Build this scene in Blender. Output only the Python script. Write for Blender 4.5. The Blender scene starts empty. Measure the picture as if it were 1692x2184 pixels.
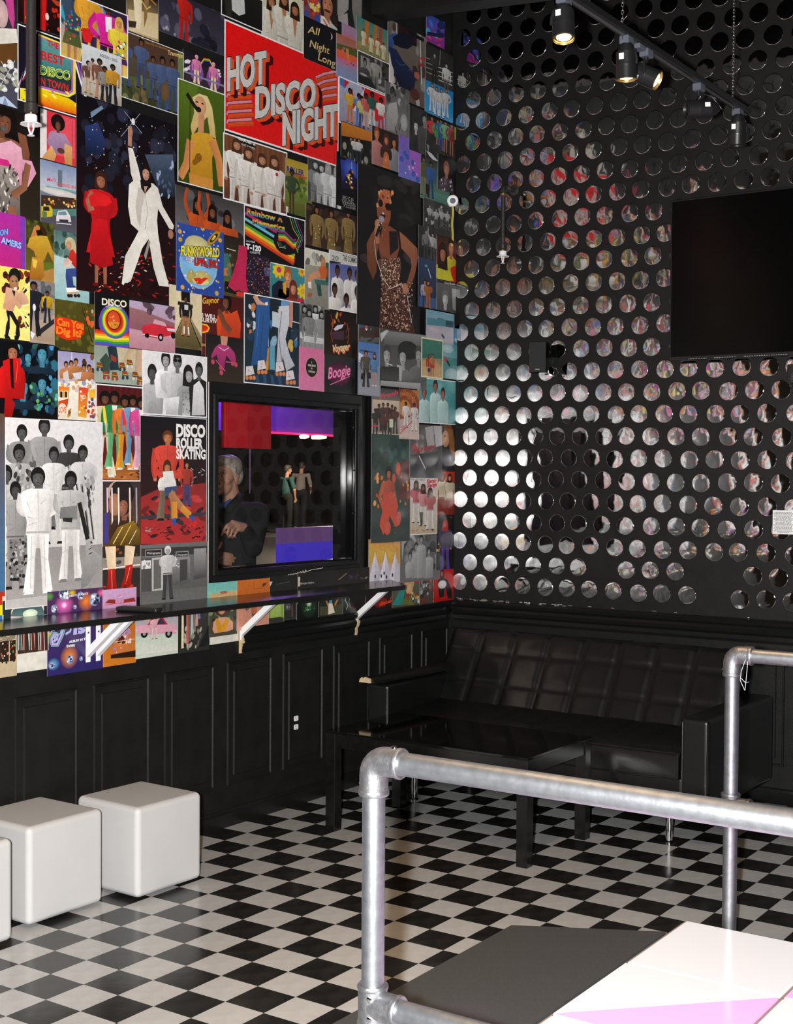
import bpy, bmesh, math, random
import numpy as np
from mathutils import Vector, Matrix, noise
from mathutils.geometry import tessellate_polygon

# ---------------------------------------------------------------- camera, light, exposure
# World: metres, origin in the room corner at floor level. Left (poster) wall is y = 0 (x < 0),
# back (mirror disc) wall is x = 0 (y < 0).
S = bpy.context.scene
COL = S.collection
CAM_POS = Vector((-6.526, -4.079, 1.599))
YAW, PITCH, ROLL, FOC = 0.972542, -0.024919, 0.006269, 2859.70   # focal length in px of the 1692 x 2184 frame
_F = Vector((math.sin(YAW) * math.cos(PITCH), math.cos(YAW) * math.cos(PITCH), math.sin(PITCH)))
_R0 = Vector((math.cos(YAW), -math.sin(YAW), 0)); _U0 = _R0.cross(_F)
_R = _R0 * math.cos(ROLL) + _U0 * math.sin(ROLL); _U = -_R0 * math.sin(ROLL) + _U0 * math.cos(ROLL)
cd = bpy.data.cameras.new('camera'); cam = bpy.data.objects.new('camera', cd); COL.objects.link(cam)
cd.sensor_fit = 'VERTICAL'; cd.sensor_height = 36.0; cd.lens = 36.0 * FOC / 2184.0; cd.clip_start = 0.02
m = Matrix((_R, _U, -_F)).transposed().to_4x4(); m.translation = CAM_POS; cam.matrix_world = m
S.camera = cam

w = bpy.data.worlds.new('room_ambient'); S.world = w; w.use_nodes = True
w.node_tree.nodes['Background'].inputs['Color'].default_value = (1.0, 0.72, 0.48, 1)
w.node_tree.nodes['Background'].inputs['Strength'].default_value = 0.012

def spot(name, loc, target, power, col, angle, blend=0.5, r=0.03):
    l = bpy.data.lights.new(name, 'SPOT'); l.energy = power; l.color = col; l.spot_size = math.radians(angle)
    l.spot_blend = blend; l.shadow_soft_size = r
    o = bpy.data.objects.new(name, l); COL.objects.link(o); o.location = loc
    o.rotation_euler = (Vector(target) - Vector(loc)).to_track_quat('-Z', 'Y').to_euler(); return o
# the camera's flash, on the left of the lens in portrait orientation
fl = CAM_POS - _R * 0.115 + _U * 0.01
spot('flash', fl, fl + _F * 5 + _U * 0.1, 1650, (1.0, 0.985, 0.965), 120, 0.15, 0.03)

S.view_settings.view_transform = 'Standard'; S.view_settings.look = 'None'
S.view_settings.gamma = 1.0; S.view_settings.use_curve_mapping = False
S.view_settings.exposure = 0.0

def at(x, y, ax, v):
    """The photograph's pixel (x, y) seen on the plane axis ax = v (calibrated camera)."""
    d = _F + _R * ((x - 846) / FOC) - _U * ((y - 1092) / FOC)
    return CAM_POS + d * ((v - CAM_POS[ax]) / d[ax])

# ---------------------------------------------------------------- helpers
def lin(c):
    return c / 12.92 if c <= 0.04045 else ((c + 0.055) / 1.055) ** 2.4
def hexc(s):
    if len(s) == 3: s = s[0] * 2 + s[1] * 2 + s[2] * 2
    return tuple(lin(int(s[i:i + 2], 16) / 255.0) for i in (0, 2, 4))

def mat(name, col=(0.5, 0.5, 0.5), rough=0.5, metal=0.0, coat=0.0, emit=None, es=0.0, noise_s=0, noise_a=0.0, bump_s=0, bump=0.0, spec=0.5, obj=True):
    M = bpy.data.materials.new(name); M.use_nodes = True
    t = M.node_tree; b = t.nodes['Principled BSDF']
    b.inputs['Base Color'].default_value = (*col, 1); b.inputs['Roughness'].default_value = rough
    b.inputs['Metallic'].default_value = metal; b.inputs['Coat Weight'].default_value = coat
    b.inputs['Specular IOR Level'].default_value = spec
    if emit: b.inputs['Emission Color'].default_value = (*emit, 1); b.inputs['Emission Strength'].default_value = es
    tc = t.nodes.new('ShaderNodeTexCoord')
    if noise_s:
        n = t.nodes.new('ShaderNodeTexNoise'); n.inputs['Scale'].default_value = noise_s; n.inputs['Detail'].default_value = 5
        t.links.new(tc.outputs['Object'], n.inputs['Vector'])
        r = t.nodes.new('ShaderNodeMapRange'); r.inputs[1].default_value = 0.3; r.inputs[2].default_value = 0.7
        r.inputs[3].default_value = 1 - noise_a; r.inputs[4].default_value = 1 + noise_a
        t.links.new(n.outputs['Fac'], r.inputs[0])
        x = t.nodes.new('ShaderNodeMix'); x.data_type = 'RGBA'; x.blend_type = 'MULTIPLY'; x.inputs[0].default_value = 1
        x.inputs[6].default_value = (*col, 1); t.links.new(r.outputs[0], x.inputs[7]); t.links.new(x.outputs[2], b.inputs['Base Color'])
    if bump_s:
        n = t.nodes.new('ShaderNodeTexNoise'); n.inputs['Scale'].default_value = bump_s; n.inputs['Detail'].default_value = 4
        t.links.new(tc.outputs['Object'], n.inputs['Vector'])
        k = t.nodes.new('ShaderNodeBump'); k.inputs['Strength'].default_value = bump; k.inputs['Distance'].default_value = 0.01
        t.links.new(n.outputs['Fac'], k.inputs['Height']); t.links.new(k.outputs[0], b.inputs['Normal'])
    return M

MAT = {
 'black_wall': mat('black_wall_paint', (0.0082, 0.0080, 0.0078), 0.5, spec=0.3, noise_s=9, noise_a=0.25, bump_s=140, bump=0.08),
 'black_trim': mat('black_gloss_trim', (0.008, 0.008, 0.008), 0.28, bump_s=60, bump=0.05),
 'black_matte': mat('black_matte', (0.012, 0.012, 0.012), 0.6),
 'black_plastic': mat('black_plastic', (0.010, 0.010, 0.011), 0.35),
 'black_gloss': mat('black_gloss', (0.004, 0.004, 0.004), 0.06),
 'screen': mat('screen_glass', (0.002, 0.002, 0.002), 0.16, spec=0.2),
 'leather': mat('black_leather', (0.006, 0.006, 0.006), 0.29, bump_s=420, bump=0.10, spec=0.65),
 'table_black': mat('black_table_lacquer', (0.006, 0.006, 0.006), 0.2, noise_s=30, noise_a=0.3),
 'tile_white': mat('white_vinyl_tile', (0.43, 0.435, 0.44), 0.2, noise_s=18, noise_a=0.07, bump_s=25, bump=0.03),
 'tile_black': mat('black_vinyl_tile', (0.014, 0.0135, 0.013), 0.2, noise_s=14, noise_a=0.5, bump_s=25, bump=0.03),
 'grout': mat('tile_bedding', (0.03, 0.028, 0.026), 0.7),
 'white_plastic': mat('white_polyethylene', (0.47, 0.475, 0.48), 0.55, noise_s=7, noise_a=0.02),
 'white_metal': mat('white_enamel', (0.88, 0.88, 0.89), 0.3),
 'steel': mat('galvanised_steel', (0.345, 0.36, 0.385), 0.46, metal=0.95, noise_s=45, noise_a=0.13, bump_s=90, bump=0.05),
 'steel_cast': mat('galvanised_cast_fitting', (0.33, 0.335, 0.35), 0.46, metal=0.95, noise_s=60, noise_a=0.2, bump_s=120, bump=0.12),
 'chrome': mat('chrome', (0.8, 0.8, 0.8), 0.08, metal=1.0),
 'zinc': mat('zinc_chain', (0.75, 0.75, 0.75), 0.25, metal=1.0),
 'pipe_black': mat('black_iron_pipe', (0.022, 0.02, 0.018), 0.4, bump_s=200, bump=0.1),
 'plaster': mat('bare_plaster', (0.66, 0.63, 0.55), 0.8, noise_s=30, noise_a=0.12),
 'raw_wood': mat('raw_mdf', (0.62, 0.47, 0.28), 0.8, noise_s=60, noise_a=0.15),
 'ramp': mat('grey_grit_vinyl', (0.065, 0.068, 0.072), 0.6, noise_s=420, noise_a=0.45),
 'stage_frame': mat('stage_edge', (0.30, 0.22, 0.18), 0.5),
 'panel_lit': mat('backlit_acrylic', (0.72, 0.72, 0.74), 0.14, emit=(0.93, 0.93, 1.0), es=0.36),
 'panel_pink': mat('pink_backlit_acrylic', (0.72, 0.40, 0.66), 0.14, emit=(1.0, 0.32, 0.92), es=0.75),
 'bulb': mat('lamp_lens', (1, 0.8, 0.5), 0.3, emit=(1.0, 0.62, 0.25), es=26),
 'brass': mat('brass', (0.75, 0.55, 0.2), 0.3, metal=1.0),
 'label_white': mat('white_sticker', (0.8, 0.8, 0.8), 0.5),
 'yellow_tape': mat('yellow_tape', (0.72, 0.62, 0.12), 0.5, noise_s=60, noise_a=0.1),
 'paper': mat('white_paper', (0.84, 0.84, 0.82), 0.7),
 'ink': mat('grey_ink', (0.18, 0.18, 0.18), 0.7),
 'grey_block': mat('grey_connector', (0.075, 0.085, 0.105), 0.5),
 'clear_tie': mat('clear_nylon', (0.75, 0.72, 0.8), 0.25),
 'slot': mat('dark_slot', (0.05, 0.05, 0.05), 0.6),
 'red_vinyl': mat('red_vinyl', (0.72, 0.025, 0.035), 0.5),
 'purple_wall': mat('purple_wall_paint', (0.24, 0.09, 0.48), 0.6),
 'dark_room': mat('dark_room_paint', (0.045, 0.04, 0.045), 0.7, noise_s=4, noise_a=0.4),
 'blue_screen': mat('blue_lit_panel', (0.02, 0.02, 0.05), 0.3, emit=(0.045, 0.025, 0.42), es=1.0),
 'mauve_screen': mat('mauve_lit_panel', (0.02, 0.02, 0.05), 0.3, emit=(0.10, 0.045, 0.13), es=1.0),
 'red_led': mat('red_led', (0.3, 0, 0), 0.4, emit=(1.0, 0.02, 0.12), es=2.2),
 'tube_lamp': mat('white_tube_lamp', (0.9, 0.85, 0.8), 0.4, emit=(1.0, 0.83, 0.62), es=1.4),
 'skin': mat('skin', (0.55, 0.29, 0.19), 0.5, noise_s=30, noise_a=0.08),
 'grey_hair': mat('grey_hair', (0.38, 0.345, 0.28), 0.6, noise_s=70, noise_a=0.25, bump_s=120, bump=0.3),
 'dark_hair': mat('dark_hair', (0.05, 0.04, 0.035), 0.6),
 'black_cloth': mat('black_cloth', (0.012, 0.013, 0.014), 0.9, bump_s=200, bump=0.2),
 'blue_cloth': mat('blue_cloth', (0.03, 0.09, 0.25), 0.9),
 'grey_cloth': mat('grey_cloth', (0.26, 0.23, 0.21), 0.9),
 'green_cloth': mat('green_cloth', (0.03, 0.10, 0.09), 0.9),
 'lip': mat('lip', (0.40, 0.13, 0.11), 0.5),
 'eye': mat('eye_dark', (0.03, 0.02, 0.02), 0.2),
}
def glass_mat():
    M = bpy.data.materials.new('window_glass'); M.use_nodes = True; t = M.node_tree
    for n in list(t.nodes):
        if n.type == 'BSDF_PRINCIPLED': t.nodes.remove(n)
    f = t.nodes.new('ShaderNodeFresnel'); g = t.nodes.new('ShaderNodeNewGeometry'); mm = t.nodes.new('ShaderNodeMath'); mm.operation = 'MULTIPLY_ADD'; mm.inputs[1].default_value = 0.645 - 1.55; mm.inputs[2].default_value = 1.55; t.links.new(g.outputs['Backfacing'], mm.inputs[0]); t.links.new(mm.outputs[0], f.inputs['IOR'])
    tr = t.nodes.new('ShaderNodeBsdfTransparent'); tr.inputs['Color'].default_value = (0.97, 0.975, 0.98, 1)
    gl = t.nodes.new('ShaderNodeBsdfGlossy'); gl.inputs['Roughness'].default_value = 0.02
    mx = t.nodes.new('ShaderNodeMixShader'); t.links.new(f.outputs[0], mx.inputs[0]); t.links.new(tr.outputs[0], mx.inputs[1]); t.links.new(gl.outputs[0], mx.inputs[2])
    t.links.new(mx.outputs[0], t.nodes['Material Output'].inputs['Surface']); return M
MAT['glass'] = glass_mat()
MAT['mirror'] = mat('mirror_foil', (0.66, 0.66, 0.665), 0.05, metal=1.0, noise_s=5, noise_a=0.06)

def link(name, me, mt=None, parent=None, loc=None):
    o = bpy.data.objects.new(name, me); COL.objects.link(o)
    if mt is not None and me is not None and not me.materials: me.materials.append(MAT[mt] if isinstance(mt, str) else mt)
    if parent is not None: o.parent = parent
    if loc is not None: o.location = loc
    return o
def tag(o, label=None, cat=None, group=None, kind=None):
    if label: o['label'] = label
    if cat: o['category'] = cat
    if group: o['group'] = group
    if kind: o['kind'] = kind
    return o
def thing(name, loc, label, cat, group=None, rz=0.0):
    o = bpy.data.objects.new(name, None); COL.objects.link(o); o.location = loc; o.rotation_euler = (0, 0, rz)
    o.empty_display_size = 0.1
    return tag(o, label, cat, group)
def copy_tree(o, parent=None):
    c = o.copy(); COL.objects.link(c)
    if parent is not None: c.parent = parent
    for ch in list(o.children): copy_tree(ch, c)
    return c

class B:
    """Collects shapes in one bmesh, then links them as ONE mesh object."""
    def __init__(s): s.bm = bmesh.new()
    def box(s, lo, hi, bev=0.0, seg=2, rot=None, piv=None):
        lo, hi = Vector(lo), Vector(hi); c = (lo + hi) / 2; d = hi - lo
        r = bmesh.ops.create_cube(s.bm, size=1.0); vs = r['verts']
        for v in vs: v.co = Vector((v.co.x * d.x, v.co.y * d.y, v.co.z * d.z)) + c
        if bev > 0:
            es = list({e for v in vs for e in v.link_edges})
            q = bmesh.ops.bevel(s.bm, geom=es, offset=bev, segments=seg, profile=0.5, affect='EDGES')
            vs = list({v for v in q['verts']} | {v for v in vs if v.is_valid})
            vs = list({v for f in q['faces'] for v in f.verts} | set(vs))
        if rot is not None: bmesh.ops.rotate(s.bm, verts=[v for v in vs if v.is_valid], cent=Vector(piv) if piv is not None else c, matrix=rot)
        return s
    def prism(s, pts, axis, a, b):
        """Polygon pts (2D) extruded along axis from a to b; the 2D coords fill the other axes in order."""
        def mk(p, h):
            q = [0, 0, 0]; o = [i for i in (0, 1, 2) if i != axis]; q[o[0]], q[o[1]] = p; q[axis] = h; return q
        A = [s.bm.verts.new(mk(p, a)) for p in pts]; Bv = [s.bm.verts.new(mk(p, b)) for p in pts]
        n = len(pts); s.bm.faces.new(A); s.bm.faces.new(list(reversed(Bv)))
        for i in range(n): s.bm.faces.new((A[i], Bv[i], Bv[(i + 1) % n], A[(i + 1) % n]))
        return s
    def hexa(s, p):
        v = [s.bm.verts.new(q) for q in p]
        for f in ((0, 1, 2, 3), (7, 6, 5, 4), (0, 4, 5, 1), (1, 5, 6, 2), (2, 6, 7, 3), (3, 7, 4, 0)): s.bm.faces.new([v[i] for i in f])
        return s
    def sweep(s, pts, r, seg=14, closed=False, sy=1.0):
        """Round tube through pts; r a number or one radius per point."""
        P = [Vector(p) for p in pts]; n = len(P); rr = r if isinstance(r, (list, tuple)) else [r] * n
        rings = []; up = None
        for i in range(n):
            a = P[(i - 1) % n] if (closed or i > 0) else P[i]; b = P[(i + 1) % n] if (closed or i < n - 1) else P[i]
            t = (b - a).normalized()
            if up is None: up = Vector((0, 0, 1)) if abs(t.z) < 0.9 else Vector((1, 0, 0))
            x = t.cross(up).normalized(); y = x.cross(t).normalized(); up = y
            rings.append([s.bm.verts.new(P[i] + (x * math.cos(2 * math.pi * k / seg) + y * sy * math.sin(2 * math.pi * k / seg)) * rr[i]) for k in range(seg)])
        for i in range(n if closed else n - 1):
            A, C = rings[i], rings[(i + 1) % n]
            for k in range(seg): s.bm.faces.new((A[k], A[(k + 1) % seg], C[(k + 1) % seg], C[k]))
        if not closed: s.bm.faces.new(list(reversed(rings[0]))); s.bm.faces.new(rings[-1])
        return s
    def tube(s, a, b, r, seg=16): return s.sweep([a, b], r, seg)
    def lathe(s, prof, c=(0, 0, 0), axis=None, seg=24):
        """prof: (radius, height) pairs turned about axis (default +z) through c."""
        q = Vector((0, 0, 1)).rotation_difference(Vector(axis)) if axis is not None else None
        rings = []
        for r, z in prof:
            ring = []
            for k in range(seg):
                p = Vector((r * math.cos(2 * math.pi * k / seg), r * math.sin(2 * math.pi * k / seg), z))
                if q: p = q @ p
                ring.append(s.bm.verts.new(p + Vector(c)))
            rings.append(ring)
        for A, C in zip(rings, rings[1:]):
            for k in range(seg): s.bm.faces.new((A[k], A[(k + 1) % seg], C[(k + 1) % seg], C[k]))
        s.bm.faces.new(list(reversed(rings[0]))); s.bm.faces.new(rings[-1]); return s
    def ball(s, c, r, u=20, v=12, sc=(1, 1, 1)):
        q = bmesh.ops.create_uvsphere(s.bm, u_segments=u, v_segments=v, radius=r)
        for x in q['verts']: x.co = Vector((x.co.x * sc[0], x.co.y * sc[1], x.co.z * sc[2])) + Vector(c)
        return s
    def mesh(s, name, smooth=False, origin=None):
        bmesh.ops.recalc_face_normals(s.bm, faces=s.bm.faces[:])
        if origin is not None: bmesh.ops.translate(s.bm, verts=s.bm.verts[:], vec=-Vector(origin))
        me = bpy.data.meshes.new(name); s.bm.to_mesh(me); s.bm.free()
        if smooth:
            me.shade_smooth()
            try: me.set_sharp_from_angle(angle=math.radians(40))
            except Exception: pass
        return me
    def obj(s, name, mt, parent=None, smooth=False, loc=None, origin=None):
        me = s.mesh(name, smooth, origin); o = link(name, me, mt, parent, loc if loc is not None else origin)
        if smooth: wn = o.modifiers.new('weighted_normal', 'WEIGHTED_NORMAL'); wn.keep_sharp = True
        return o
RX = lambda a: Matrix.Rotation(a, 3, 'X'); RY = lambda a: Matrix.Rotation(a, 3, 'Y'); RZ = lambda a: Matrix.Rotation(a, 3, 'Z')
T = 0.1524                                   # floor tile
def wx(i): return (i - 20.738) * T
# ---------------------------------------------------------------- setting: floor
fb = B(); fb.box((-9, -7, -0.12), (0.0, 0.0, -0.004)); floor = fb.obj('floor', 'grout'); tag(floor, kind='structure')
def tile_mesh(nm):
    h = T / 2 - 0.00045; b = B(); z = 0.0
    b.hexa([(-h, -h, -0.004), (h, -h, -0.004), (h, h, -0.004), (-h, h, -0.004)][::1] + [(-h, -h, z), (h, -h, z), (h, h, z), (-h, h, z)])
    return b.mesh(nm)
tmesh = []
for k in ('tile_black', 'tile_white'):
    me = tile_mesh(k); me.materials.append(MAT[k]); tmesh.append(me)
cells = []
for i in range(-22, 21):
    for j in range(-36, 4):
        c = Vector((wx(i + 0.5), (j + 0.5 - 4) * T, 0)); d = c - CAM_POS; z = d.dot(_F)
        seen = False
        if z > 1.2:
            u = 846 + FOC * d.dot(_R) / z; v = 1092 - FOC * d.dot(_U) / z
            seen = -60 < u < 1752 and 1560 < v < 2260
            covered = (-4.2 < c.x < -2.3 and c.y < -1.80) or (c.x > -0.9 and c.y > -1.95)
        if not (wx(i + 1) <= 0.16): continue
        cells.append(((0 if (seen and not covered) else 1), z * z * z if z > 0 else 1e9, i, j))
cells.sort()
rest = {0: [], 1: []}
for n, (hid, a, i, j) in enumerate(cells):
    x, y = wx(i + 0.5), (j + 0.5 - 4) * T
    k = (i + j) % 2
    if n < 300:
        o = link('tile', tmesh[k], None, floor, (x, y, 0))
    else: rest[k].append((x, y))
V, Fc, MI = [], [], []
for k in (0, 1):
    for x, y in rest[k]:
        h = T / 2 - 0.00045; b0 = len(V); xr = min(x + h, -0.001)
        V += [(x - h, y - h, -0.004), (xr, y - h, -0.004), (xr, y + h, -0.004), (x - h, y + h, -0.004), (x - h, y - h, 0), (xr, y - h, 0), (xr, y + h, 0), (x - h, y + h, 0)]
        for f in ((4, 5, 6, 7), (0, 1, 5, 4), (1, 2, 6, 5), (2, 3, 7, 6), (3, 0, 4, 7)): Fc.append(tuple(b0 + q for q in f)); MI.append(k)
me = bpy.data.meshes.new('tiles'); me.from_pydata(V, [], Fc); me.materials.append(MAT['tile_black']); me.materials.append(MAT['tile_white'])
me.polygons.foreach_set('material_index', MI); o = link('tiles', me, None, floor); tag(o, kind='stuff')

# ---------------------------------------------------------------- setting: walls, ceiling
WX0, WX1, WZ0, WZ1 = -2.015, -0.893, 1.155, 1.975           # window opening in the poster wall
b = B()
for lo, hi in (((-5.6, 0, -0.12), (WX0, 0.15, 4.7)), ((WX1, 0, -0.12), (0.15, 0.15, 4.7)), ((WX0, 0, -0.12), (WX1, 0.15, WZ0)), ((WX0, 0, WZ1), (WX1, 0.15, 4.7))): b.box(lo, hi)
wall_left = b.obj('wall_left', 'black_wall'); tag(wall_left, kind='structure')
b = B(); b.box((0, -4.6, -0.12), (0.15, 0, 4.7)); wall_back = b.obj('wall_back', 'black_wall'); tag(wall_back, kind='structure')
b = B(); b.box((-5.6, -4.6, 4.6), (0, 0, 4.75)); ceiling = b.obj('ceiling', 'black_matte'); tag(ceiling, kind='structure')
# ceiling beam that comes out of the poster wall at the top of the frame
q0 = at(823, 46, 1, 0.0); q1 = at(1200, -2, 0, q0.x + 0.02); dv = (q1 - q0) / (q1.y - q0.y) * -3.0; q2 = q0 + dv; wv = Vector((-0.13, 0, -0.002))
b = B(); up = Vector((0, 0, 4.6)); P = [q0 + wv, q0, q2, q2 + wv]
b.hexa([tuple(p) for p in P] + [(p.x, p.y, 4.6) for p in P]); o = b.obj('ceiling_beam', 'black_wall'); tag(o, kind='structure')

# wainscot panels (raised mouldings), each a piece of its wall
def panel_mesh(wd, z0, z1):
    b = bmesh.new(); loops = []
    for ins, h in ((0, 0.0), (0.0035, 0.008), (0.008, 0.008), (0.012, 0.002), (0.0415, 0.002), (0.045, 0.009)):
        loops.append([b.verts.new((x, -h, z)) for x, z in ((ins, z0 + ins), (wd - ins, z0 + ins), (wd - ins, z1 - ins), (ins, z1 - ins))])
    for A, C in zip(loops, loops[1:]):
        for k in range(4): b.faces.new((A[k], A[(k + 1) % 4], C[(k + 1) % 4], C[k]))
    b.faces.new(loops[-1]); bmesh.ops.recalc_face_normals(b, faces=b.faces[:])
    me = bpy.data.meshes.new('panel'); b.to_mesh(me); b.free(); me.materials.append(MAT['black_wall']); return me
pm = panel_mesh(0.316, 0.188, 0.752)
for f in pm.polygons:
    if f.normal.y > 0: f.flip()
for x in (-4.34, -3.935, -3.53, -3.129, -2.726, -2.318, -1.911, -1.509, -1.105, -0.698): link('panel', pm, None, wall_left, (x, 0, 0))
pl = panel_mesh(0.27, 0.188, 0.752); link('panel', pl, None, wall_left, (-0.291, 0, 0))
for y in (-0.02, -0.425, -0.83, -1.235, -1.64, -2.045, -2.45):
    o = link('panel', pm, None, wall_back, (0, y, 0)); o.rotation_euler = (0, 0, -math.pi / 2)
# baseboards and chair rails
prof_base = [(0, 0), (-0.014, 0), (-0.014, 0.06), (-0.010, 0.072), (-0.004, 0.078), (0, 0.078)]
b = B(); b.prism(prof_base, 0, -5.6, -0.001); tag(b.obj('baseboard_left', 'black_trim'), kind='structure')
b = B(); b.prism([(x, z) for x, z in prof_base], 1, -4.6, -0.02); tag(b.obj('baseboard_back', 'black_trim'), kind='structure')
RAIL = [(0, 0.79), (-0.006, 0.79), (-0.010, 0.805), (-0.010, 0.825), (-0.020, 0.838), (-0.024, 0.856), (-0.016, 0.870), (-0.030, 0.882), (-0.034, 0.898), (-0.026, 0.908), (0, 0.910)]
b = B(); b.prism(RAIL, 0, -1.815, -0.93); b.prism(RAIL, 0, -0.905, -0.001); trim1 = b.obj('trim_1', 'black_trim'); tag(trim1, kind='structure')
b = B(); b.prism(RAIL, 1, -4.6, -0.036); trim2 = b.obj('trim_2', 'black_trim'); tag(trim2, kind='structure')
rnd = random.Random(4)
for xe, s in ((-1.822, 1), (-0.917, 1)):     # torn raw ends where the rail was cut
    b = B(); pts = [(y * (0.75 + 0.35 * rnd.random()), z + rnd.uniform(-0.004, 0.004)) for y, z in RAIL]
    b.prism(pts, 0, xe - 0.006, xe + 0.012); b.obj('broken_end', 'raw_wood', trim1)
b = B()                                        # chipped paint along the top of the back rail
for k in range(46):
    y = -rnd.uniform(0.04, 0.75) if k < 40 else -rnd.uniform(0.75, 1.9); l = rnd.uniform(0.003, 0.03); z = 0.9115 + rnd.uniform(0, 0.006)
    b.box((-0.0012, y - l, z), (0, y, z + rnd.uniform(0.0008, 0.003)))
for k in range(26):
    z = rnd.uniform(0.93, 2.6); l = rnd.uniform(0.004, 0.03); b.box((-0.004, -0.0035, z), (-0.001, -0.0005, z + l))
o = b.obj('paint_chips', 'plaster', wall_back); tag(o, kind='stuff')
# bare strip of old wallboard under the posters, left of the cut rail
b = B(); b.box((-3.6, -0.003, 0.846), (-1.833, 0, 0.935)); tag(b.obj('trim_3', 'plaster'), kind='structure')

# ---------------------------------------------------------------- setting: window into the next room
def ring(b, x0, x1, z0, z1, t, y0, y1, bev=0.0):
    b.box((x0, y0, z0), (x0 + t, y1, z1), bev); b.box((x1 - t, y0, z0), (x1, y1, z1), bev)
    b.box((x0 + t, y0, z0), (x1 - t, y1, z0 + t), bev); b.box((x0 + t, y0, z1 - t), (x1 - t, y1, z1), bev)
b = B(); ring(b, -2.058, -0.836, 1.106, 2.028, 0.05, -0.012, 0.0, 0.002); win = b.obj('window_1', 'black_trim'); tag(win, kind='structure')
b = B(); ring(b, WX0, WX1, WZ0, WZ1, 0.022, -0.02, 0.15, 0.003); b.obj('frame', 'black_trim', win)
b = B(); ring(b, WX0 + 0.02, WX1 - 0.02, WZ0 + 0.02, WZ1 - 0.02, 0.012, 0.012, 0.05, 0.002); b.obj('sash', 'black_gloss', win)
for k, x in enumerate((-0.957, -0.934)):
    b = B(); b.box((x, -0.005, WZ0 + 0.02), (x + 0.013, 0.03, WZ1 - 0.02), 0.003); o = b.obj('track', 'black_gloss', win)
    for z in (1.42, 1.64, 1.86):
        c = B(); c.lathe([(0.004, 0), (0.004, 0.003), (0.002, 0.004)], (x + 0.0065, -0.005, z), (0, -1, 0), 10); c.obj('screw', 'slot', o)
b = B(); b.box((WX0 + 0.025, 0.03, WZ0 + 0.025), (WX1 - 0.025, 0.034, WZ1 - 0.025)); b.obj('pane', 'glass', win)
b = B()
for k in range(7): b.sweep([(-1.49 + 0.02 * k * 1.0 + dx, -0.0135, 1.128 + dz) for dx, dz in ((0, 0.002 * k), (0.01, 0.006), (0.02, 0.003 + 0.003 * k), (0.03, 0.002 * k))], 0.0012, 5)
b.sweep([(-1.37, -0.014, 1.135), (-1.30, -0.014, 1.147), (-1.22, -0.014, 1.15), (-1.17, -0.014, 1.178)], 0.0016, 5)
b.sweep([(-2.054, -0.0135, 1.11), (-2.0545, -0.014, 1.4), (-2.0535, -0.0135, 2.025)], 0.002, 5)
b.obj('paint_crack', 'plaster', win)

# the next room, behind the glass
b = B(); b.box((-3.2, 24.0, 0), (34, 24.1, 3.6)); b.box((-3.3, 0.15, 0), (-3.2, 24.0, 3.6)); b.box((34, 0.15, 0), (34.1, 24.0, 3.6)); b.box((0.15, 0.05, 0), (34, 0.15, 3.6)); b.box((-3.3, 0.15, 3.6), (34, 24.0, 3.7))
o = b.obj('wall_next_room', 'dark_room'); tag(o, kind='structure')
b = B(); b.box((-3.3, 0.15, -0.12), (34, 24.0, 0.0)); o = b.obj('floor_next_room', 'black_matte'); tag(o, kind='structure')
YB = 2.87
a = at(455, 845, 1, YB); c = at(724, 926, 1, YB); z0 = at(660, 927, 1, YB).z
b = B(); b.box((a.x - 0.5, YB, z0), (at(726, 900, 1, YB).x, 2.9, 3.6)); o = b.obj('trim_4', 'purple_wall'); tag(o, kind='structure')
x0 = at(584, 926, 1, YB).x; x1 = at(724, 926, 1, YB).x
b = B(); b.tube((x0 - 0.25, YB - 0.02, z0), (x1, YB - 0.02, z0), 0.008, 8); tag(b.obj('led_strip', 'red_led'), 'thin glowing red light strip along the foot of the purple band seen through the window', 'light strip')
t = None
for k, (xa, xb, yy) in enumerate(((642, 658, 931), (667, 695, 932.5))):
    p, q = at(xa, yy, 1, YB - 0.05), at(xb, yy, 1, YB - 0.05)
    b = B(); b.sweep([p, (p + q) / 2, q], [0.018, 0.02, 0.012], 10); o = b.obj('tube_lamp', 'tube_lamp')
    tag(o, ('short' if k == 0 else 'longer tapering') + ' white lamp tube glowing just below the red light strip, seen through the window', 'lamp')
p, q = at(601, 1160, 1, 2.6), at(720, 1202, 1, 2.6); pt = at(601, 1127, 1, 2.6)
t = thing('blue_lit_counter', ((p.x + q.x) / 2, 2.6, 0), 'blue glowing counter front with mauve upper strip seen low through the window', 'counter')
b = B(); b.box((p.x, 2.6, q.z - 0.35), (q.x, 2.66, p.z)); b.obj('lit_panel', 'blue_screen', t, origin=None).matrix_parent_inverse = Matrix.Translation(-Vector(t.location))
b = B(); b.box((p.x, 2.6, p.z), (q.x, 2.66, pt.z)); b.obj('upper_strip', 'mauve_screen', t).matrix_parent_inverse = Matrix.Translation(-Vector(t.location))
b = B(); b.box((p.x, 2.605, 0), (q.x, 2.85, q.z - 0.35)); b.obj('base', 'black_matte', t).matrix_parent_inverse = Matrix.Translation(-Vector(t.location))
p, q = at(482, 858, 1, 1.05), at(584, 958, 1, 1.05); pm_ = at(527, 900, 1, 1.05)
t = thing('red_banner', ((p.x + q.x) / 2, 1.05, q.z), 'large red hanging panel with a folded middle seen in the window top left', 'banner')
def inv(o, t): o.matrix_parent_inverse = Matrix.Translation(-Vector(t.location)); return o
b = B(); b.hexa([(p.x, 1.05, q.z), (pm_.x, 1.045, q.z), (pm_.x, 1.085, q.z), (p.x, 1.085, q.z), (p.x, 1.05, 2.75), (pm_.x, 1.045, 2.75), (pm_.x, 1.085, 2.75), (p.x, 1.085, 2.75)]); inv(b.obj('panel', 'red_vinyl', t), t)
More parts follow.
